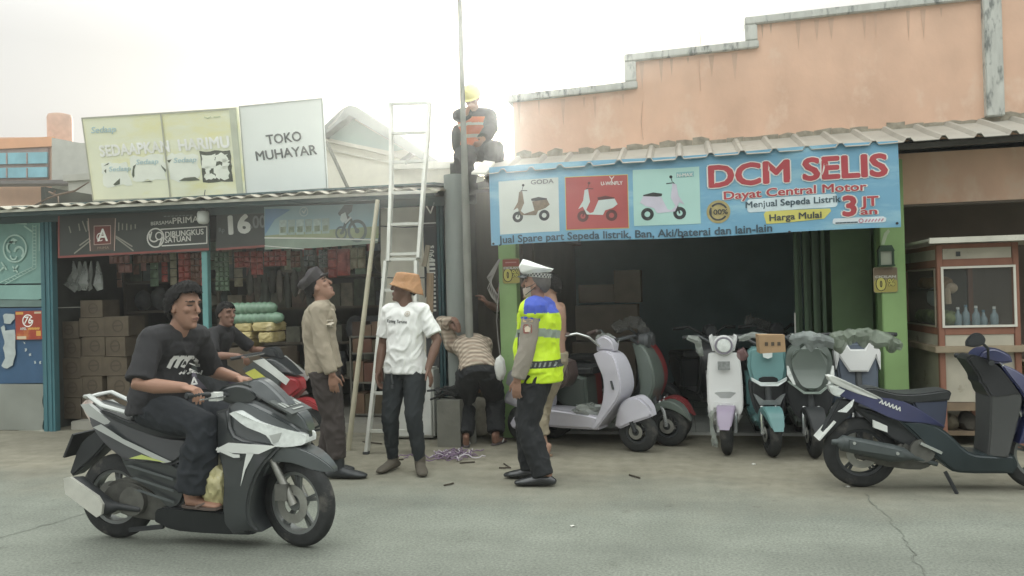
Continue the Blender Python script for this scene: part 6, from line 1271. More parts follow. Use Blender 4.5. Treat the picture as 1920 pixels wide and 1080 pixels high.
    def headgeo(s, bm, ears=True):
        k = s.k; X = s.R @ V((0, 1, 0))
        prof = ((-.118, .058, .022, .020), (-.105, .052, .040, .036), (-.085, .040, .056, .050), (-.055, .022, .076, .062), (-.02, .008, .089, .069), (.02, .002, .096, .074), (.055, -.003, .095, .075), (.085, -.006, .080, .066), (.106, -.008, .052, .045), (.116, -.008, .02, .018))
        tube(bm, [s.hx(x, 0, z) for z, x, a, b_ in prof], [(b_ * k, a * k) for z, x, a, b_ in prof], 22, side=X)
        tube(bm, [s.hx(.090, 0, .028), s.hx(.102, 0, 0), s.hx(.110, 0, -.020), s.hx(.098, 0, -.030)], [.008 * k, .011 * k, (.017 * k, .012 * k), (.014 * k, .008 * k)], 10, side=X)
        for e in (1, -1):
            tube(bm, [s.hx(.088, e * .012, .040), s.hx(.088, e * .03, .044), s.hx(.074, e * .05, .038)], .010 * k, 8)           # brow ridge
            ball(bm, s.hx(.058, e * .038, -.010), .024 * k, 10)                                                                   # cheekbone
            if ears: ball(bm, s.hx(-.006, e * .076, -.004), (.020 * k, .010 * k, .033 * k), 10, rot=s.R)
        tube(bm, [s.hx(.082, .026, -.056), s.hx(.094, 0, -.052), s.hx(.082, -.026, -.056)], .0085 * k, 8); tube(bm, [s.hx(.080, .022, -.068), s.hx(.091, 0, -.068), s.hx(.080, -.022, -.068)], .009 * k, 8)
        ball(bm, s.hx(.072, 0, -.100), .022 * k, 10)
        tube(bm, [s.nb - s.up * .04, s.nb + (s.hc - s.nb) * .35, s.hx(-.005, 0, -.05)], [(.068 * k, .064 * k), .056 * k, .056 * k], 14, side=s.ls)
    def body(s, voxel=.0065, legs=True, feet=True, face=True, arms=(1, -1), bare=()):
        bm = B(); s.headgeo(bm); s.torso(bm, -.014, -.05)
        for i in arms: s.arm(bm, i); s.hand(bm, i)
        for i in (1, -1):
            s.leg(bm, i, 0)
            a, d = s.an[i], s.fd[i]; k = s.k; sd = V((-d.y, d.x, 0)).normalized()
            tube(bm, [a + V((0, 0, .02)) - d * .045 * k, a - d * .03 * k + V((0, 0, -.04)), a + d * .06 * k + V((0, 0, -.045)), a + d * .13 * k + V((0, 0, -.055)), a + d * .17 * k + V((0, 0, -.06))], [(.028 * k, .03 * k), (.034 * k, .036 * k), (.040 * k, .028 * k), (.045 * k, .02 * k), (.036 * k, .014 * k)], 12, side=sd, caps='round')
        o = remesh('body', bm, voxel, 4, [s.sk, LIPM, BROW, SCLERA], s.root, f=.5)
        if face:
            Ri = s.R.inverted(); me = o.data
            for v in me.vertices:
                q = Ri @ (v.co - s.hc) / s.k / 1.06
                if q.length > .16: continue
                for e in (1, -1):
                    dd = ((q.x - .088) / .03) ** 2 + ((q.y - e * .031) / .020) ** 2 + ((q.z - .016) / .014) ** 2
                    if dd < 2.5: v.co -= s.R @ V((.007 * math.exp(-dd) * s.k, 0, 0))
            for p in me.polygons:
                q = Ri @ (p.center - s.hc) / s.k / 1.06
                if q.x < .05 or abs(q.y) > .07: continue
                ay = abs(q.y)
                if ((q.y) / .024) ** 2 + ((q.z + .061) / .0075) ** 2 < 1: p.material_index = 1
                if ((ay - .032) / .020) ** 2 + ((q.z - (.040 - .08 * abs(ay - .028))) / .0055) ** 2 < 1: p.material_index = 2
                if ((ay - .031) / .015) ** 2 + ((q.z - .016) / .0052) ** 2 < 1: p.material_index = 2
        s.o = o; return o
    def hair(s, mat=None, back=-.06, front=.055, side=-.01, thick=.012, bump=.006, seed=1, quiff=0):
        bm = B(); k = s.k
        bmesh.ops.create_uvsphere(bm, u_segments=90, v_segments=64, radius=1)
        dl = []
        for v in bm.verts:
            q = v.co.copy(); p = V((q.x * .100 - .006, q.y * .079, q.z * .100 + .018))
            tz = front if p.x > .045 else side + (front - side) * max(0, (p.x + .01) / .055) if p.x > -.01 else back + (side - back) * max(0, min(1, (p.x + .08) / .07))
            n_ = noise.noise(q * 5 + V((seed * 3, 0, 0))) 
            if p.z < tz + .010 * n_: dl.append(v)
            kk = 1 + (thick + bump * noise.noise(q * 9 + V((seed, 0, 0))) + quiff * max(0, q.z) * max(0, q.x + .3)) / .09
            v.co = s.hc + s.R @ (p * kk * k * 1.06)
        bmesh.ops.delete(bm, geom=dl, context='VERTS')
        bmesh.ops.solidify(bm, geom=bm.faces[:], thickness=.012)
        return ob('hair', bm, mat or HAIR, s.root, ang=60)
    def shirt(s, mat, sleeve=.75, off=.016, t0=-.02, wr=.006, flare=.03, sflare=.022, seed=0, voxel=.009, name='shirt', arms=(1, -1), collar=0, drop=0):
        bm = B(); s.torso(bm, off, t0, .98, flare=flare)
        if drop: c = s.pel; u = (s.pel - s.spine_at(.1)).normalized(); tube(bm, [s.spine_at(.1), c, c + u * drop], [((.165 * s.g + off) * s.k, (.115 * s.g + off + s.belly * .3) * s.k), ((.172 * s.g + off + flare * .3) * s.k, (.122 * s.g + off + s.belly * .2 + flare * .3) * s.k), ((.176 * s.g + off + flare * .4) * s.k, (.126 * s.g + off + flare * .4) * s.k)], 20, side=s.lh)
        for i in arms: s.arm(bm, i, 1.0, off * .85, sleeve, sflare)
        if collar: tube(bm, [s.nb - s.up * .02, s.nb + (s.hc - s.nb) * .22], [(.076 * s.k, .072 * s.k), (.066 * s.k, .064 * s.k)], 16, side=s.ls)
        return remesh(name, bm, voxel, 4, mat, s.root, wr, seed=seed)
    def pants(s, mat, off=.014, t1=1.97, loose=.008, flare=0, wr=.006, seed=1, top=.14, voxel=.009, name='trousers'):
        bm = B(); s.torso(bm, off * .7, -.2, top)
        for i in (1, -1): s.leg(bm, i, off, t1, flare, loose=loose); tube(bm, [s.pel, s.hp[i]], [(.10 * s.k), .105 * s.k], 12, caps='round')
        return remesh(name, bm, voxel, 4, mat, s.root, wr, wf=10, wst=(1, 1, .7), seed=seed)
    def shoe(s, mat, i, boot=0, sole=None, r=1.0, name='shoe'):
        a, d, k = s.an[i], s.fd[i], s.k * r; sd = V((-d.y, d.x, 0)).normalized(); bm = B(); Z = V((0, 0, 1))
        if boot: tube(bm, [a + Z * boot, a, a - Z * .04], [.050 * k, .048 * k, .046 * k], 14)
        tube(bm, [a - d * .075 * k - Z * .045, a - d * .045 * k - Z * .035, a + d * .02 * k - Z * .028, a + d * .09 * k - Z * .042, a + d * .16 * k - Z * .052, a + d * .205 * k - Z * .058], [(.030 * k, .028 * k), (.040 * k, .042 * k), (.044 * k, .048 * k), (.050 * k, .034 * k), (.050 * k, .026 * k), (.034 * k, .017 * k)], 14, side=sd, caps='round')
        for v in bm.verts: v.co.z = max(v.co.z, a.z - .076)
        return remesh(name, bm, .007, 3, mat, s.root, .0015)
    def sandal(s, mat, i, strap):
        a, d, k = s.an[i], s.fd[i], s.k; sd = V((-d.y, d.x, 0)).normalized(); bm = B(); Z = V((0, 0, 1))
        pts = [a + d * u * k + sd * v * k - Z * .079 for u, v in ((-.075, -.02), (-.075, .02), (-.03, .036), (.06, .04), (.13, .05), (.18, .035), (.19, 0), (.18, -.035), (.13, -.05), (.06, -.04), (-.03, -.036))]
        prism(bm, pts, (0, 0, .016)); o = ob('sandal', bm, mat, s.root, bevel=.004)
        bm = B()
        for e in (1, -1): tube(bm, [a + d * .14 * k - Z * .052, a + d * .10 * k + sd * e * .035 * k - Z * .042, a + d * .05 * k + sd * e * .046 * k - Z * .062], .008, 6)
        ob('strap', bm, strap, o); return o
def bvh(o): 
    me = o.data; return BVHTree.FromPolygons([v.co for v in me.vertices], [p.vertices[:] for p in me.polygons])
def print_on(o, root, F, build, mat, name='print', off=.004):
    """flat print laid on cloth: built in frame F (local coords of root), dropped along -F.n on the mesh o"""
    t = bvh(o); bm = B(); build(bm, F)
    bmesh.ops.subdivide_edges(bm, edges=[e for e in bm.edges if e.calc_length() > .015], cuts=2)
    for v in bm.verts:
        h = t.ray_cast(v.co + F.n * .3, -F.n)
        if h[0] is not None: v.co = h[0] + F.n * (off + (v.co - F.o).dot(F.n))
    return ob(name, bm, mat, root, False, False)
def text_on(o, root, F, s_, u, v, h, mat, **k):
    t = bvh(o)
    def wrap(co, n_):
        q = t.ray_cast(co + n_ * .3, -n_); return q[0] + n_ * .005 if q[0] is not None else None
    x = text(F, s_, u, v, h, mat, None, 0, wrap=wrap, **k); x.parent = root; return x
BKT = M('cloth_black', (38, 38, 41), .85, var=.1, vs=7, bump=.25, bs=40); BKP = M('trouser_black', (34, 37, 40), .85, var=.12, vs=7, bump=.25, bs=40); NVP = M('trouser_navy', (36, 41, 47), .85, var=.12, vs=7, bump=.25, bs=40)
# ---------------- the rider
h = Human('person', 'man in black T-shirt and dark trousers riding the black scooter', (-3.0, 4.55, 0), rad(-1), 'tan', 1.04, 1.07, pel=(-.30, .0, .855), nb=(-.145, 0, 1.335), spine=(-.285, 0, 1.10), shyaw=rad(-10), head=(rad(-9), rad(-3), rad(0)), neckf=.8,
          wl=(.09, .27, 1.005), wr=(.085, -.285, 1.005), epl=(-.3, .7, -.8), epr=(-.35, -.7, -.9), al=(.0, .15, .335), ar=(.04, -.15, .335), kpl=(1, .25, .6), kpr=(1, -.18, .6), fl=.1, fr=-.1, hl=(.95, .05, -.16), hr=(.95, -.05, -.16), pnl=(-.15, 0, -1), pnr=(-.15, 0, -1), curl=(1.25, 1.25), belly=.07, shw=.18)
rider = h; h.body(.005); h.hair(back=-.095, front=.066, side=-.012, thick=.017, bump=.007, seed=3, quiff=.03)
so_ = h.shirt(BKT, .92, .018, -.06, .009, .03, .028, 1, .008, drop=.03); h.pants(NVP, .016, 1.93, .016, .035, .010, 2)
for i in (1, -1): h.sandal(M('sandal_brown', (92, 78, 70), .7), i, M('sandal_strap', (110, 92, 82), .6))
F = Frame((-.05, -.12, 1.12), (.55, .83, .06), (-.30, 0, 1)); SHP = M('shirt_print_white', (205, 205, 200), .7)
F = Frame((-.055, -.10, 1.15), (.86, .50, .05), (-.25, 0, 1))
def pr(bm, F): 
    for e in range(3):
        o_ = -.085 + .038 * e
        for p, q_ in (((o_, -.03), (o_ + .022, .008)), ((o_ + .022, .008), (o_ + .04, .026)), ((o_ + .04, .026), (o_ + .058, .026))): fline(bm, F, [p, q_], .021, 0)
    for p, q_ in (((.045, .026), (.058, .012)), ((.058, .012), (.046, -.014)), ((.046, -.014), (.066, -.018))): fline(bm, F, [p, q_], .019, 0)
print_on(so_, h.root, F, pr, SHP, 'shirt_mark')
text_on(so_, h.root, F, 'maternal', .02, -.085, .026, SHP, bold=.02, width=.13) if False else print_on(so_, h.root, F, lambda bm, F: [fline(bm, F, [(-.03 + .02 * e, -.075), (-.018 + .02 * e, -.055 if e % 2 else -.066)], .010, 0) for e in range(6)], SHP, 'shirt_lettering')
print_on(so_, h.root, F, lambda bm, F: (fline(bm, F, [(.045, -.15), (.06, -.11), (.075, -.15)], .010, 0), fline(bm, F, [(.045, -.15), (.075, -.15)], .010, 0)), SHP, 'shirt_mark')
# ---------------- boy behind
h = Human('person', 'boy with short black hair in black shirt sitting on the red motorcycle', (-4.38, 6.86, 0), rad(0), 'brown', .90, .92, pel=(-.02, 0, .86), nb=(.12, 0, 1.27), head=(rad(-22), rad(-2), 0), wl=(.46, .24, 1.03), wr=(.42, -.26, 1.02), epl=(-.2, .7, -.6), epr=(-.2, -.7, -.6), al=(.12, .17, .30), ar=(.12, -.17, .30), kpl=(1, .3, .3), kpr=(1, -.3, .3), hl=(.9, .1, -.2), hr=(.9, -.1, -.2), pnl=(0, 0, -1), pnr=(0, 0, -1), curl=(1.1, 1.1), neckf=.6)
h.body(.006); h.hair(back=-.05, front=.060, side=-.005, thick=.011, bump=.004, seed=5); sb = h.shirt(BKT, .85, .015, -.04, .007, seed=7, collar=1); h.pants(BKP)
for i in (1, -1): h.shoe(BLKP, i)
# ---------------- khaki officer
KHA = M('uniform_khaki', (152, 140, 118), .85, var=.07, vs=5, bump=.25, bs=45); BRP = M('uniform_trousers', (66, 58, 55), .85, var=.1, vs=6, bump=.2, bs=45); BOOT = M('boot_black', (44, 48, 51), .4, var=.15, spec=.5)
kg = G(617, 893)
h = Human('person', 'police officer in khaki uniform and dark beret looking up', (kg.x, kg.y, 0), rad(14), 'tan', 1.0, 1.02, pel=(-.02, 0, .92), nb=(-.02, .01, 1.475), spine=(-.06, 0, 1.20), head=(rad(2), rad(30), 0), wr=(.10, -.25, .86), wl=(.02, .25, .86), epr=(-1, -.25, -.1), shw=.165, al=(-.05, .12, .085), ar=(.10, -.11, .085), fl=.1, fr=-.12, hr=(.10, .03, -1), curl=(.4, .35), pnr=(-.1, 1, 0), belly=.035, neckf=.55)
h.body(.0062); h.hair(back=-.05, front=.065, side=.0, thick=.004, bump=.002, mat=HAIR)
ko = h.shirt(KHA, 1.93, .018, -.10, .007, .012, .004, 4, .0085, collar=1, drop=.02); h.pants(BRP, .018, 1.80, .014, -.004, .008, 5)
bm = B(); hh = h; tube(bm, [hh.spine_at(.0), hh.spine_at(.06)], [(.195, .150), (.193, .148)], 22, side=hh.lh) if False else None; bm.free()
for i in (1, -1): h.shoe(BOOT, i, .20, r=1.12, name='boot')
def poly_head(h, name, build, mat, vox=.006, wr=0): bm = B(); build(bm, h); return remesh(name, bm, vox, 3, mat, h.root, wr)
def beret(bm, h):
    k = h.k; X = h.R @ V((0, 1, 0))
    tube(bm, [h.hx(-.01, 0, .045), h.hx(-.012, 0, .075), h.hx(-.020, 0, .10), h.hx(-.04, 0, .13)], [(.084 * k, .104 * k), (.090 * k, .112 * k), (.100 * k, .125 * k), (.06 * k, .07 * k)], 22, side=X)
    ball(bm, h.hx(-.055, -.01, .085), (.085, .085, .045), 14, rot=h.R); ball(bm, h.hx(.085, 0, .062), (.055, .07, .012), 12, rot=h.R)
poly_head(h, 'beret', beret, M('beret_dark', (56, 52, 54), .85, var=.15, vs=8, bump=.3), .007, .003)
F = Frame((.02, -.25, 1.30), (1, 0, 0), (0, 0, 1)); print_on(ko, h.root, F, lambda bm, F: (fdisc(bm, F, .05, .0, .022, 0, 12), frect(bm, F, .03, .03, .075, .042, 0)), M('patch_pale', (196, 186, 166), .7), 'sleeve_patch')
# ---------------- white T-shirt man
wg = G(763, 882)
h = Human('person', 'man in white T-shirt, dark trousers and orange bucket hat turning his head', (wg.x, wg.y, 0), rad(-96), 'dark', 1.0, .98, pel=(-.02, .01, .90), nb=(-.02, .02, 1.45), spine=(-.02, .015, 1.17), head=(rad(-70), rad(8), rad(0)), shw=.158, wr=(.06, -.225, .86), wl=(.10, .27, .90), epl=(-.5, .7, 0), epr=(-.8, -.5, 0), al=(.06, .155, .085), ar=(.0, -.135, .085), fl=.55, fr=-.15, hl=(.15, .35, -.9), hr=(.05, .05, -1), curl=(.25, .5), belly=.045, neckf=.4)
h.body(.0062); h.hair(back=-.06, front=.075, side=.0, thick=.006)
TW = M('tshirt_white', (226, 228, 224), .85, var=.03, vs=5, bump=.2, bs=30)
to = h.shirt(TW, .80, .013, -.08, .011, .04, .028, 9, .008, drop=.05); h.pants(M('jeans_dark', (40, 46, 49), .85, var=.1, vs=6, bump=.25), .010, 1.95, .006, -.008, .006, 8)
for i in (1, -1): h.shoe(M('shoe_brown', (84, 78, 66), .7, var=.15), i, .06)
def bucket(bm, h):
    k = h.k; X = h.R @ V((0, 1, 0))
    tube(bm, [h.hx(-.012, 0, .128), h.hx(-.012, 0, .120), h.hx(-.012, 0, .085), h.hx(-.012, 0, .045)], [(.05 * k, .06 * k), (.084 * k, .10 * k), (.094 * k, .116 * k), (.100 * k, .124 * k)], 26, side=X)
    tube(bm, [h.hx(-.012, 0, .050), h.hx(-.016, 0, -.005)], [(.100 * k, .124 * k), (.128 * k, .156 * k)], 30, side=X)
    for v in bm.verts:
        q = h.R.inverted() @ (v.co - h.hc)
        if q.z < .03 * k + .01: v.co += h.R @ V((0, 0, -.055 * max(0, -q.x / .17) + .035 * max(0, q.x / .17) + .008 * math.sin(7 * math.atan2(q.y, q.x))))
poly_head(h, 'bucket_hat', bucket, M('hat_orange', (178, 128, 84), .9, var=.1, vs=7, bump=.3, bs=40), .0065, .004)
F = Frame((.14, 0, 1.25), (0, 1, 0), (0, 0, 1)); PRT = M('print_dark', (70, 76, 78), .8)
text_on(to, h.root, F, 'Karang Taruna', -.015, .045, .026, PRT, bold=.03, width=.20, rot=-.06)
print_on(to, h.root, F, lambda bm, F: (fring(bm, F, .085, .12, .018, .024, 0, 18), fdisc(bm, F, .085, .12, .012, 0, 12)), M('crest_faded', (186, 176, 160), .8), 'chest_crest')
bm = B(); q = V((.125, -.06, .86)); tube(bm, [q, q + V((.01, 0, -.04)), q + V((.005, .01, -.09))], .009, 6); box(bm, q + V((-.002, -.008, -.13)), q + V((.012, .012, -.10))); ob('key_strap', bm, DGR, h.root)
# ---------------- traffic policeman
pg = G(1014, 905)
h = Human('person', 'traffic officer in white peaked cap, face mask and fluorescent yellow vest', (pg.x, pg.y, 0), rad(176), 'tan', 1.0, 1.10, pel=(-.01, 0, .90), nb=(-.015, .0, 1.44), spine=(-.02, 0, 1.17), head=(rad(0), rad(8), 0), wl=(.11, .255, .82), wr=(.10, -.26, .86), epl=(-1, .3, -.1), al=(-.05, .115, .085), ar=(.11, -.10, .085), fl=.12, fr=-.05, hl=(.10, -.05, -1), curl=(.35, .3), pnl=(-.2, -1, 0), belly=.06, neckf=.5)
h.body(.0062); h.hair(mat=M('hair_cropped', (84, 80, 76), .8, var=.2, vs=40), back=-.06, front=.07, side=.005, thick=.003, bump=.001)
UG = M('uniform_grey_brown', (140, 132, 118), .85, var=.07, vs=5, bump=.25, bs=45)
h.shirt(UG, 1.93, .016, -.05, .006, .01, .004, 14, .0085, collar=1); h.pants(BKP, .018, 2.0, .014, .012, .007, 15)
for i in (1, -1): h.shoe(M('shoe_black', (40, 43, 46), .22, spec=.7), i, 0, r=1.05)
VYL = M('vest_yellow', (196, 226, 50), .6, var=.05, vs=6, sat=1.05, bump=.2); VBL = M('vest_blue', (62, 84, 176), .7, var=.06, sat=1.0); VGR = M('vest_reflective', (142, 158, 142), .4, var=.1); VBK = M('vest_black', (50, 54, 54), .7)
bm = B(); h.torso(bm, .040, -.02, .95, flare=.02); tube(bm, [h.spine_at(.1), h.pel, h.pel - V((0, 0, .09))], [(.208, .192), (.208, .188), (.206, .184)], 20, side=h.lh)
vo = remesh('safety_vest', bm, .008, 4, [VYL, VBL, VGR, VBK], h.root, .007, seed=17)
for p in vo.data.polygons:
    c = p.center; z = c.z
    if z > 1.36 and c.x < .03: p.material_index = 1
    elif 1.17 - .10 * abs(c.x) < z - .02 * math.sin(c.y * 5) < 1.235 - .10 * abs(c.x): p.material_index = 2
    elif .935 < z < .99: p.material_index = 3
    if abs(p.normal.x) > .75 and c.x > .06 and abs(c.y) < .10 and z > 1.24: p.material_index = 2 if (int((z - 1.24) / .03) % 2) else 3
bm = B(); F = Frame((0, .23, .962), (-1, 0, 0), (0, 0, 1))
print_on(vo, h.root, F, lambda bm, F: [flat(bm, F, [(-.17 + .033 * i, -.018), (-.157 + .033 * i, -.018), (-.147 + .033 * i, .016), (-.160 + .033 * i, .016)], 0) for i in range(11)], M('chequer_pale', (128, 136, 130), .5), 'belt_chequer')
F = Frame((.10, .2, 1.12), (-1, 0, 0), (0, 0, 1)); print_on(vo, h.root, F, lambda bm, F: frect(bm, F, -.018, -.08, .012, .09, 0), VBK, 'vest_zip'); print_on(vo, h.root, F, lambda bm, F: frect(bm, F, -.004, -.06, .006, .075, .002), M('zip_pale', (190, 196, 186), .5), 'vest_zip')
# left sleeve over the vest arm hole + blue shoulder
bm = B(); h.arm(bm, 1, 1.0, .019, 1.93, .004); sl_ = remesh('sleeve', bm, .008, 3, UG, h.root, .005, seed=19)
bm = B(); a, e = h.sh[1], h.el[1]; tube(bm, [h.spine_at(.93) + h.ls * .05, a + V((0, 0, .018)), a.lerp(e, .22)], [(.085, .07), (.088, .082), (.082, .078)], 18, side=V((1, 0, 0)), caps='round'); remesh('shoulder_cape', bm, .008, 3, VBL, h.root, .004, seed=20)
F = Frame(a.lerp(e, .5) + V((0, .09, 0)), (-1, 0, 0), (0, 0, 1)); SB = M('badge_red', (150, 74, 62), .7); SG_ = M('badge_gold', (196, 168, 116), .7)
print_on(sl_, h.root, F, lambda bm, F: flat(bm, F, rrect(-.034, -.03, .034, .04, .012), 0), SB, 'sleeve_badge'); print_on(sl_, h.root, F, lambda bm, F: (flat(bm, F, [(-.018, -.018), (.018, -.018), (.024, .012), (0, .03), (-.024, .012)], .002)), M('badge_cream', (214, 196, 170), .7), 'sleeve_badge')
print_on(sl_, h.root, F, lambda bm, F: frect(bm, F, -.04, .058, .04, .078, 0), SG_, 'sleeve_tab')
def cap(bm, h):
    k = h.k; X = h.R @ V((0, 1, 0)); n_ = 30
    pts = [h.hx(-.005, 0, .088), h.hx(.005, 0, .112), h.hx(.012, 0, .135), h.hx(.012, 0, .150)]
    tube(bm, pts, [(.088 * k, .108 * k), (.122 * k, .140 * k), (.130 * k, .150 * k), (.10 * k, .12 * k)], n_, side=X)
    for v in bm.verts:
        q = h.R.inverted() @ (v.co - h.hc); v.co += h.R @ V((0, 0, (.040 if q.z > .12 else .012) * max(0, q.x / .15) - .030 * max(0, -q.x / .15) * (1 if q.z > .10 else .3)))
poly_head(h, 'peaked_cap', cap, M('cap_white', (236, 238, 234), .6, var=.02), .006)
bm = B(); X = h.R @ V((0, 1, 0)); tube(bm, [h.hx(-.006, 0, .058), h.hx(-.005, 0, .09)], [(.084, .105), (.087, .107)], 30, side=X); cb = ob('cap_band', bm, M('band_white', (196, 196, 188), .6), h.root)
bm = B()
for j in range(26):
    a_ = 2 * math.pi * j / 26
    for z0 in (.062, .076):
        a2 = a_ + (math.pi / 26 if z0 > .07 else 0); p = lambda r, an, z: h.hx(-.0055 + r * 1.247 * math.cos(an), r * math.sin(an), z)
        f_ = [bm.verts.new(p(.0875, a2, z0)), bm.verts.new(p(.0875, a2 + .11, z0)), bm.verts.new(p(.0885, a2 + .11, z0 + .013)), bm.verts.new(p(.0885, a2, z0 + .013))]; bm.faces.new(f_)
ob('band_chequer', bm, BLK, h.root, False, False)
bm = B(); vs = []
for j in range(13):
    a_ = rad(-62 + 124 * j / 12); vs.append((h.hx(.104 * math.cos(a_) - .005, .086 * math.sin(a_), .066), h.hx(.158 * math.cos(a_) - .005, .096 * math.sin(a_), .040)))
for j in range(12): bm.faces.new([bm.verts.new(q) for q in (vs[j][0], vs[j + 1][0], vs[j + 1][1], vs[j][1])])
bmesh.ops.remove_doubles(bm, verts=bm.verts, dist=1e-5); bmesh.ops.solidify(bm, geom=bm.faces[:], thickness=.004); ob('cap_visor', bm, M('visor_black', (40, 42, 44), .25), h.root)
def mask(bm, h):
    X = h.R @ V((0, 1, 0)); tube(bm, [h.hx(.042, 0, -.108), h.hx(.040, 0, -.085), h.hx(.032, 0, -.05), h.hx(.032, 0, -.015), h.hx(.048, 0, -.004)], [(.036, .042), (.054, .058), (.064, .074), (.066, .072), (.04, .05)], 20, side=X)
poly_head(h, 'face_mask', mask, M('mask_pale', (176, 160, 150), .8, var=.08, vs=12), .006)
bm = B(); tube(bm, [h.hx(.06, .066, -.03), h.hx(.02, .078, -.012), h.hx(-.012, .083, .01)], .0035, 6); tube(bm, [h.hx(.06, .06, -.085), h.hx(.02, .074, -.05), h.hx(-.016, .083, -.015)], .0035, 6); ob('mask_strap', bm, BLK, h.root)
# ---------------- bare-backed man behind the officer
g_ = G(1000, 850)
h = Human('person', 'bare chested man in beige trousers and sandals partly hidden behind the traffic officer', (P(1035, 600, 7.45).x, 7.45, 0), rad(165), 'light', 1.0, 1.06, pel=(0, 0, .90), nb=(.0, 0, 1.43), head=(rad(15), rad(5), 0), wl=(.10, .28, .86), wr=(.14, -.25, .86), al=(.06, .12, .085), ar=(.24, -.08, .085), belly=.03)
SKIN['light']; h.body(.0065); h.hair(back=-.05, thick=.008); h.pants(M('trouser_beige', (150, 138, 112), .85, var=.1, vs=6, bump=.25), .016, 1.75, .014, 0, .008, 22)
for i in (1, -1): h.sandal(M('sandal_tan', (150, 122, 96), .7), i, M('strap_tan', (176, 150, 124), .6))
# ---------------- bending man
PLD = M('plaid_shirt', (168, 148, 126), .85, var=.3, vs=22, stretch=(1, 1, 1), bump=.25)
def plaid(m):
    n = m.node_tree.nodes; l = m.node_tree.links; b = n["Principled BSDF"]; t = n.new("ShaderNodeTexCoord")
    w1 = n.new("ShaderNodeTexWave"); w1.bands_direction = 'X'; w2 = n.new("ShaderNodeTexWave"); w2.bands_direction = 'Z'
    for w_ in (w1, w2): w_.inputs["Scale"].default_value = 7; w_.inputs["Distortion"].default_value = .6; l.new(t.outputs["Object"], w_.inputs[0])
    a = n.new("ShaderNodeMix"); a.data_type = 'RGBA'; l.new(w1.outputs[1], a.inputs[0]); a.inputs[6].default_value = lin((158, 136, 116)) + (1,); a.inputs[7].default_value = lin((200, 184, 160)) + (1,)
    c = n.new("ShaderNodeMix"); c.data_type = 'RGBA'; c.blend_type = 'MULTIPLY'; c.inputs[0].default_value = .35; l.new(a.outputs[2], c.inputs[6]); l.new(w2.outputs[0], c.inputs[7]); l.new(c.outputs[2], b.inputs["Base Color"])
plaid(PLD)
gl = G(868, 838); gr = G(928, 832); bx, by = P(903, 720, 7.82).x, 7.82
h = Human('person', 'man in plaid shirt and black trousers bending to push the pole foot', (bx, by, 0), rad(100), 'brown', 1.0, .93, pel=(-.05, .03, .755), nb=(.38, .17, 1.02), spine=(.15, .08, .93), shyaw=rad(10), hipyaw=0, head=(rad(20), rad(-55), 0), wl=(.16, .235, 1.16), wr=(.70, .05, .55), epl=(.6, .5, -.2), al=(-.03, .17, .085), ar=(.05, -.13, .085), kpl=(1, .2, 0), kpr=(1, -.1, 0), fl=.2, fr=-.4, hl=(-.15, .15, 1), pnl=(.2, .6, .2), curl=(.6, .4))
h.body(.0065, face=False); h.hair(back=-.05, thick=.01); h.shirt(PLD, 1.55, .030, -.02, .008, .02, .01, 31); h.pants(BKP, .036, 1.9, .008, .0, .009, 32, top=.10)
for i in (1, -1): h.sandal(M('sandal_grey', (100, 90, 92), .7), i, WSTR)
q = P(938, 690, 7.75); bm = B(); crumple(bm, q, (.055, .045, .12), 6, .28, 3); tag(ob('white_bag', bm, M('bag_white', (204, 206, 200), .4, var=.12, vs=9), ang=30), 'white plastic bag hanging beside the bending man', 'bag')
q = G(895, 826); bm = B(); crumple(bm, (q.x, q.y + .12, .24), (.17, .09, .20), 12, .15, 3, flatb=.0); tag(ob('cement_sack', bm, M('sack_pale', (158, 152, 134), .9, var=.25, vs=14), ang=35), 'pale patterned sack standing behind the legs of the bending man', 'sack')
# ---------------- man whose arm reaches from behind the pillar
hx_, hz_ = P(893, 553, 8.02).x, P(893, 553, 8.02).z
lx = P(962, 600, 8.68).x
h = Human('person', 'man behind the left green pillar reaching his bare arm to the steel pole', (lx, 8.72, 0), rad(-150), 'brown', .98, 1.0, pel=(0, 0, .90), nb=(.03, 0, 1.42), head=(rad(-20), rad(10), 0), wr=V((0, 0, 0)), al=(-.02, .1, .085), ar=(.02, -.1, .085))
m_ = wm(h.root).inverted(); wloc = m_ @ V((hx_ + .03, 8.06, hz_ - .07))
bpy.data.objects.remove(h.root)
h = Human('person', 'man behind the left green pillar reaching his bare arm to the steel pole', (lx, 8.72, 0), rad(-150), 'brown', .98, 1.0, pel=(0, 0, .90), nb=wloc * .16 + V((.0, 0, 1.19)), head=(rad(-20), rad(10), 0), wr=wloc, epr=(0, 0, -1), al=(-.02, .1, .085), ar=(.02, -.1, .085), hr=(m_.to_3x3() @ V((-.45, -.25, .8))), pnr=(m_.to_3x3() @ V((-1, 0, -.3))), curl=(.4, .7))
h.body(.0068, face=False); h.hair(); h.shirt(M('shirt_olive', (84, 84, 66), .85, var=.1), .8, seed=41); h.pants(BKP, seed=42)
for i in (1, -1): h.shoe(BLKP, i)
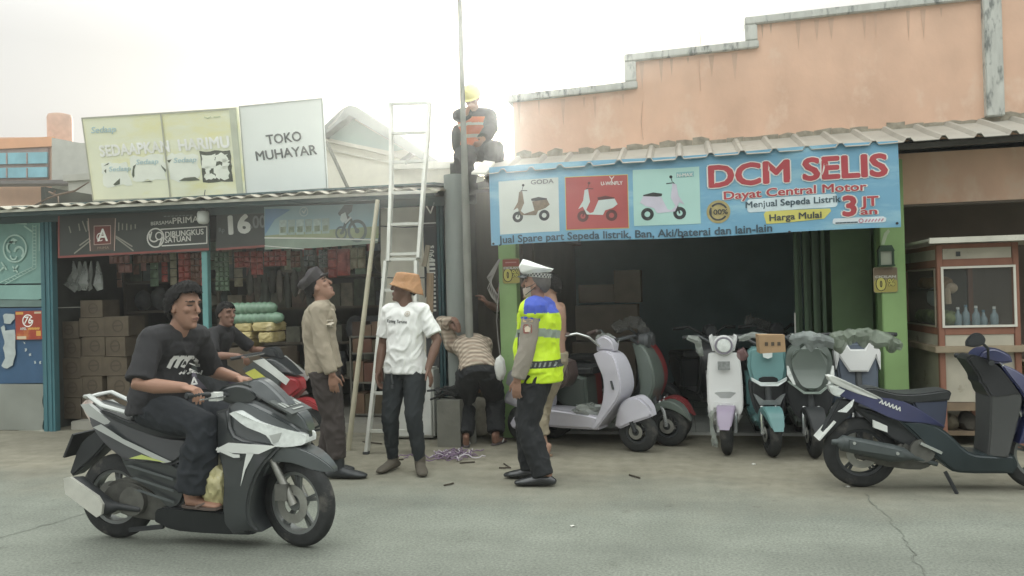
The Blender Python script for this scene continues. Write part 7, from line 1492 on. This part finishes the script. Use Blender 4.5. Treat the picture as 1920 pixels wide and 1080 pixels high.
# ---------------- lineman on the column
q = P(893, 292, 8.75); pz = q.z
ct = P(878, 195, 8.05)
R0 = rad(-84)
root_m = mat4((q.x, 8.75, 0), R0).inverted()
lc = lambda px, py, Y: root_m @ P(px, py, Y)
h = Human('person', 'lineman in yellow helmet and orange vest sitting on the column beside the pole', (q.x, 8.75, 0), R0, 'tan', .98, .92, pel=(0, -.02, pz + .04), nb=(.05, .0, pz + .50), shyaw=rad(10), head=(rad(-6), rad(-28), rad(4)), neckf=.6, wr=lc(876, 212, 8.12), wl=lc(905, 262, 8.35), epr=(-.2, -1, -.35), epl=(0, 1, -.3), al=lc(925, 350, 8.45), ar=lc(885, 370, 8.5), kpl=(.9, .45, .8), kpr=(1, -.1, .5), fl=.4, fr=-.2, hr=(.2, .45, .85), pnr=(-.5, .8, 0), curl=(.6, 1.15))
h.body(.0068, face=False); h.hair(); WD = M('work_dark', (72, 72, 70), .9, var=.15); h.shirt(WD, 1.9, .026, -.08, .010, .04, .01, 51); h.pants(WD, .028, 1.9, .02, 0, .01, 52)
for i in (1, -1): h.shoe(BLKP, i, .10)
bm = B(); h.torso(bm, .045, .05, .90, flare=.02); vo = remesh('safety_vest', bm, .008, 4, [M('vest_orange', (206, 118, 84), .7, sat=.95), M('vest_band', (200, 190, 170), .5)], h.root, .005, seed=53)
for p in vo.data.polygons:
    if abs(p.center.z - (pz + .20)) < .018 or abs(p.center.z - (pz + .33)) < .015: p.material_index = 1
def helmet(bm, h):
    k = h.k; X = h.R @ V((0, 1, 0)); tube(bm, [h.hx(0, 0, .030), h.hx(0, 0, .075), h.hx(0, 0, .115), h.hx(0, 0, .142), h.hx(0, 0, .152)], [(.108, .13), (.105, .126), (.09, .108), (.055, .065), (.02, .025)], 26, side=X)
    tube(bm, [h.hx(.004, 0, .030), h.hx(.006, 0, .040)], [(.122, .152), (.120, .15)], 28, side=X); tube(bm, [h.hx(.11, 0, .09), h.hx(.06, 0, .148), h.hx(-.06, 0, .15), h.hx(-.11, 0, .10)], [.012] * 4, 8)
poly_head(h, 'helmet', helmet, M('helmet_yellow', (224, 214, 110), .4, var=.04), .006)
bm = B(); q2 = lc(858, 262, 8.7); crumple(bm, q2, (.09, .07, .17), 61, .15, 3); ob('tool_pouch', bm, M('pouch_canvas', (96, 96, 90), .9), h.root)
# ================================================================== FOOD CART
WOOD = M('cart_wood', (146, 94, 72), .7, var=.14, vs=6, stretch=(1, 1, .3)); CREAM = M('cart_cream', (178, 172, 152), .7, var=.1, vs=5, col2=(130, 118, 96), cs=4, ct=.6)
GLS = M('cart_glass', (104, 110, 108), .08, alpha=.16, spec=.5, var=.05)
cx0, cx1, cy0, cy1 = 2.30, 2.98, 8.02, 9.25
fc = thing('food_cart', 'brown wooden street food cart with glass display and cream panels', 'food cart', ((cx0 + cx1) / 2, cy0, 0))
zf = lambda px, py: P(px, py, cy0).z
z_sill, z_bot, z_top, z_up, z_roof = zf(1830, 640), zf(1830, 612), zf(1830, 500), zf(1830, 462), zf(1830, 452)
for x in (cx0, cx1 - .05):
    for y in (cy0, cy1 - .05): bm = B(); box(bm, (x, y, .0), (x + .05, y + .05, z_roof - .02)); ob('frame_post', bm, WOOD, fc, True, False, bevel=.004)
bm = B()
for z0, z1 in ((z_bot - .075, z_bot - .01), (z_top + .008, z_top + .075), (z_roof - .06, z_roof - .02)):
    box(bm, (cx0 + .051, cy0 + .004, z0), (cx1 - .051, cy0 + .045, z1)); box(bm, (cx0 + .004, cy0 + .051, z0), (cx0 + .045, cy1 - .051, z1)); box(bm, (cx1 - .045, cy0 + .051, z0), (cx1 - .004, cy1 - .051, z1))
ob('rail', bm, WOOD, fc, True, False, bevel=.003)
bm = B(); box(bm, (cx0 + .055, cy0 + .012, z_top + .076), (cx1 - .055, cy0 + .03, z_roof - .061)); box(bm, (cx0 + .012, cy0 + .055, z_top + .076), (cx0 + .03, cy1 - .055, z_roof - .061)); ob('upper_panel', bm, CREAM, fc, True, False)
bm = B(); box(bm, (cx0 + .055, cy0 + .012, z_sill - .04), (cx1 - .055, cy0 + .03, z_bot - .076)); box(bm, (cx0 + .012, cy0 + .055, z_sill - .04), (cx0 + .03, cy1 - .055, z_bot - .076)); ob('sill_panel', bm, CREAM, fc, True, False)
bm = B(); box(bm, (cx0 - .05, cy0 - .06, z_sill - .10), (cx1 + .06, cy1 + .02, z_sill - .041)); ob('counter', bm, M('counter_wood', (150, 134, 108), .8, var=.15, vs=6), fc, True, False, bevel=.006)
bm = B(); box(bm, (cx0 + .02, cy0 + .03, .42), (cx1 - .02, cy0 + .05, z_sill - .101)); ob('body_panel', bm, CREAM, fc, True, False)
bm = B(); box(bm, (cx0 + .02, cy0 + .06, .34), (cx0 + .04, cy1 - .02, z_sill - .101)); ob('side_panel', bm, M('cart_side', (150, 148, 122), .8, var=.14, vs=4, col2=(112, 104, 80), cs=4, ct=.58), fc, True, False)
bm = B(); box(bm, (cx0 + .03, cy0 + .02, .34), (cx1 - .03, cy0 + .06, .415)); box(bm, (cx0 + .05, cy0 + .1, .10), (cx1 - .05, cy1 - .1, .14)); ob('lower_rail', bm, M('old_wood', (128, 108, 84), .85, var=.2, vs=6), fc, True, False)
for i in range(4): bm = B(); crumple(bm, (cx0 + .12 + i * .15, cy0 + .2, .21), (.08, .1, .08 + .02 * (i % 2)), 70 + i, .2, 2); ob('stored_bundle', bm, M('bundle%d' % (i % 2), ((104, 96, 76), (74, 70, 62))[i % 2], .9, var=.3), fc, True, ang=30)
TR = M('trim_white', (206, 204, 190), .6, var=.05)
wf_ = None
bm = B(); a0, a1 = cx0 + .03, cx1 - .03
for p in (((a0, z_bot - .008), (a1, z_bot + .012)), ((a0, z_top - .012), (a1, z_top + .008))): box(bm, (p[0][0], cy0 - .012, p[0][1]), (p[1][0], cy0 + .003, p[1][1]))
for x in (a0, a1 - .02): box(bm, (x, cy0 - .012, z_bot + .0121), (x + .02, cy0 + .003, z_top - .0121))
wo = ob('window_frame', bm, TR, fc, True, False)
bm = B(); box(bm, (a0 + .021, cy0 + .01, z_bot + .013), (a1 - .021, cy0 + .014, z_top - .013)); ob('pane', bm, GLS, wo, True, False)
bm = B()
for z in (z_bot, z_top - .012): box(bm, (cx0 - .008, cy0 + .07, z - .006), (cx0 + .004, cy1 - .07, z + .008))
for y in (cy0 + .07, cy1 - .085): box(bm, (cx0 - .008, y, z_bot + .0081), (cx0 + .004, y + .014, z_top - .0181))
wo = ob('window_frame', bm, M('trim_dim', (150, 140, 118), .6), fc, True, False)
bm = B(); box(bm, (cx0 + .01, cy0 + .09, z_bot + .01), (cx0 + .014, cy1 - .09, z_top - .02)); ob('pane', bm, GLS, wo, True, False)
bm = B(); box(bm, (cx0 + .05, cy0 + .06, z_bot - .01), (cx1 - .05, cy1 - .06, z_bot + .004)); box(bm, (cx0 + .05, cy0 + .3, (z_bot + z_top) / 2 + .06), (cx0 + .3, cy1 - .06, (z_bot + z_top) / 2 + .075)); box(bm, (cx0 + .06, cy1 - .045, z_bot), (cx1 - .06, cy1 - .03, z_top)); ob('inner_shelf', bm, M('cart_inner', (92, 80, 68), .9, var=.15), fc, True, False)
rf = B(); box(rf, (cx0 - .10, cy0 - .16, z_roof - .015), (cx1 + .7, cy0 - .135, z_roof + .035)); box(rf, (cx0 - .10, cy0 - .134, z_roof + .005), (cx1 + .7, cy1 + .1, z_roof + .03)); ob('roof', rf, M('cart_roof', (196, 194, 178), .8, var=.12, vs=6, col2=(140, 130, 108), cs=6, ct=.62), fc, True, False)
bm = B(); box(bm, (P(1797, 476, cy0).x - .018, cy0 + .004, zf(1797, 476) - .022), (P(1797, 476, cy0).x + .018, cy0 + .011, zf(1797, 476) + .022)); ob('latch', bm, DGR, fc, True, False)
# goods inside
for i, (px, hgt) in enumerate(((1795, .17), (1812, .19), (1829, .18), (1845, .14), (1863, .17))):
    x = P(px, 600, cy0 + .15).x; t = thing('water_bottle', ORD[i].replace('first', 'leftmost').replace('fifth', 'rightmost') + (' ' if i in (0, 4) else ' from the left ') + 'of the five small plastic bottles in the food cart window', 'bottle', (x, cy0 + .13 + .03 * (i % 2), z_bot + .005), 0, 'bottles in the food cart')
    bm = B(); lathe(bm, [(.008, hgt - .02), (.013, hgt - .025), (.015, hgt - .05), (.033, hgt - .08), (.034, .03), (.03, 0)], 14, axis='z', closed=False); ob('bottle', bm, M('bottle_blue', (146, 174, 182), .15, alpha=.75, spec=.6), t, ang=50)
    bm = B(); lathe(bm, [(.014, hgt), (.015, hgt - .02)], 12, axis='z', closed=False); ob('cap', bm, (WSTR, M('cap_blue', (90, 130, 150), .5))[i % 2], t)
bm = B(); zb = (z_bot + z_top) / 2 + .08
for i in range(7): crumple(bm, (cx0 + .16 + .03 * (i % 2), cy0 + .36 + i * .1, zb + .055), (.08, .06, .06), 80 + i, .12, 2)
tag(ob('bread_tray', bm, M('bread', (164, 128, 84), .7, var=.2, vs=12), ang=50), 'heap of golden bread on the upper shelf in the food cart', 'bread')
bm = B()
for i in range(16): crumple(bm, (cx0 + .13 + .04 * (i % 2), cy0 + .14 + i * .062, z_bot + .07), (.06, .05, .07), 90 + i, .2, 2)
tag(ob('green_fruit', bm, M('fruit_green', (116, 132, 78), .6, var=.25, vs=12), ang=50), 'row of green fruit along the side window of the food cart', 'fruit')
bm = B(); crumple(bm, (cx0 + .12, cy0 + .55, z_bot + .27), (.05, .16, .09), 101, .15, 2); tag(ob('hanging_bag', bm, M('bag_pale_blue', (176, 186, 186), .4), ang=30), 'pale plastic bag hanging in the side window of the food cart', 'bag')
bm = B(); tube(bm, [P(1775, 540, cy0 + .1), P(1778, 570, cy0 + .1)], .03, 8); crumple(bm, P(1785, 540, cy0 + .12), (.05, .03, .05), 111, .2, 2); tag(ob('ladle_bundle', bm, M('ladle', (170, 150, 120), .6), ang=30), 'pale cup and rag hanging at the left of the cart front window', 'utensils')
# side table right of the cart
tb = thing('wooden_bench', 'rough wooden bench beside the food cart at the right edge', 'bench', (3.35, 8.3, 0))
bm = B(); box(bm, (3.10, 8.05, .72), (4.2, 8.6, .76)); ob('bench_top', bm, MATS['counter_wood'], tb, True, False)
for x in (3.14, 4.1):
    for y in (8.08, 8.5): bm = B(); box(bm, (x, y, 0), (x + .05, y + .05, .72)); ob('leg', bm, MATS['old_wood'], tb, True, False)
# ================================================================== haze in the back-lit air
bm = B(); box(bm, (-16, -4, -1), (12, 24, 7.5))
hm = bpy.data.materials.new('haze'); hm.use_nodes = True; n = hm.node_tree.nodes; l = hm.node_tree.links
n.remove(n["Principled BSDF"]); pv = n.new("ShaderNodeVolumePrincipled"); pv.inputs["Color"].default_value = (.94, .97, .95, 1); pv.inputs["Density"].default_value = .0048; pv.inputs["Anisotropy"].default_value = .84
l.new(pv.outputs[0], n["Material Output"].inputs["Volume"])
tag(ob('haze', bm, hm, smooth=False), kind='stuff')
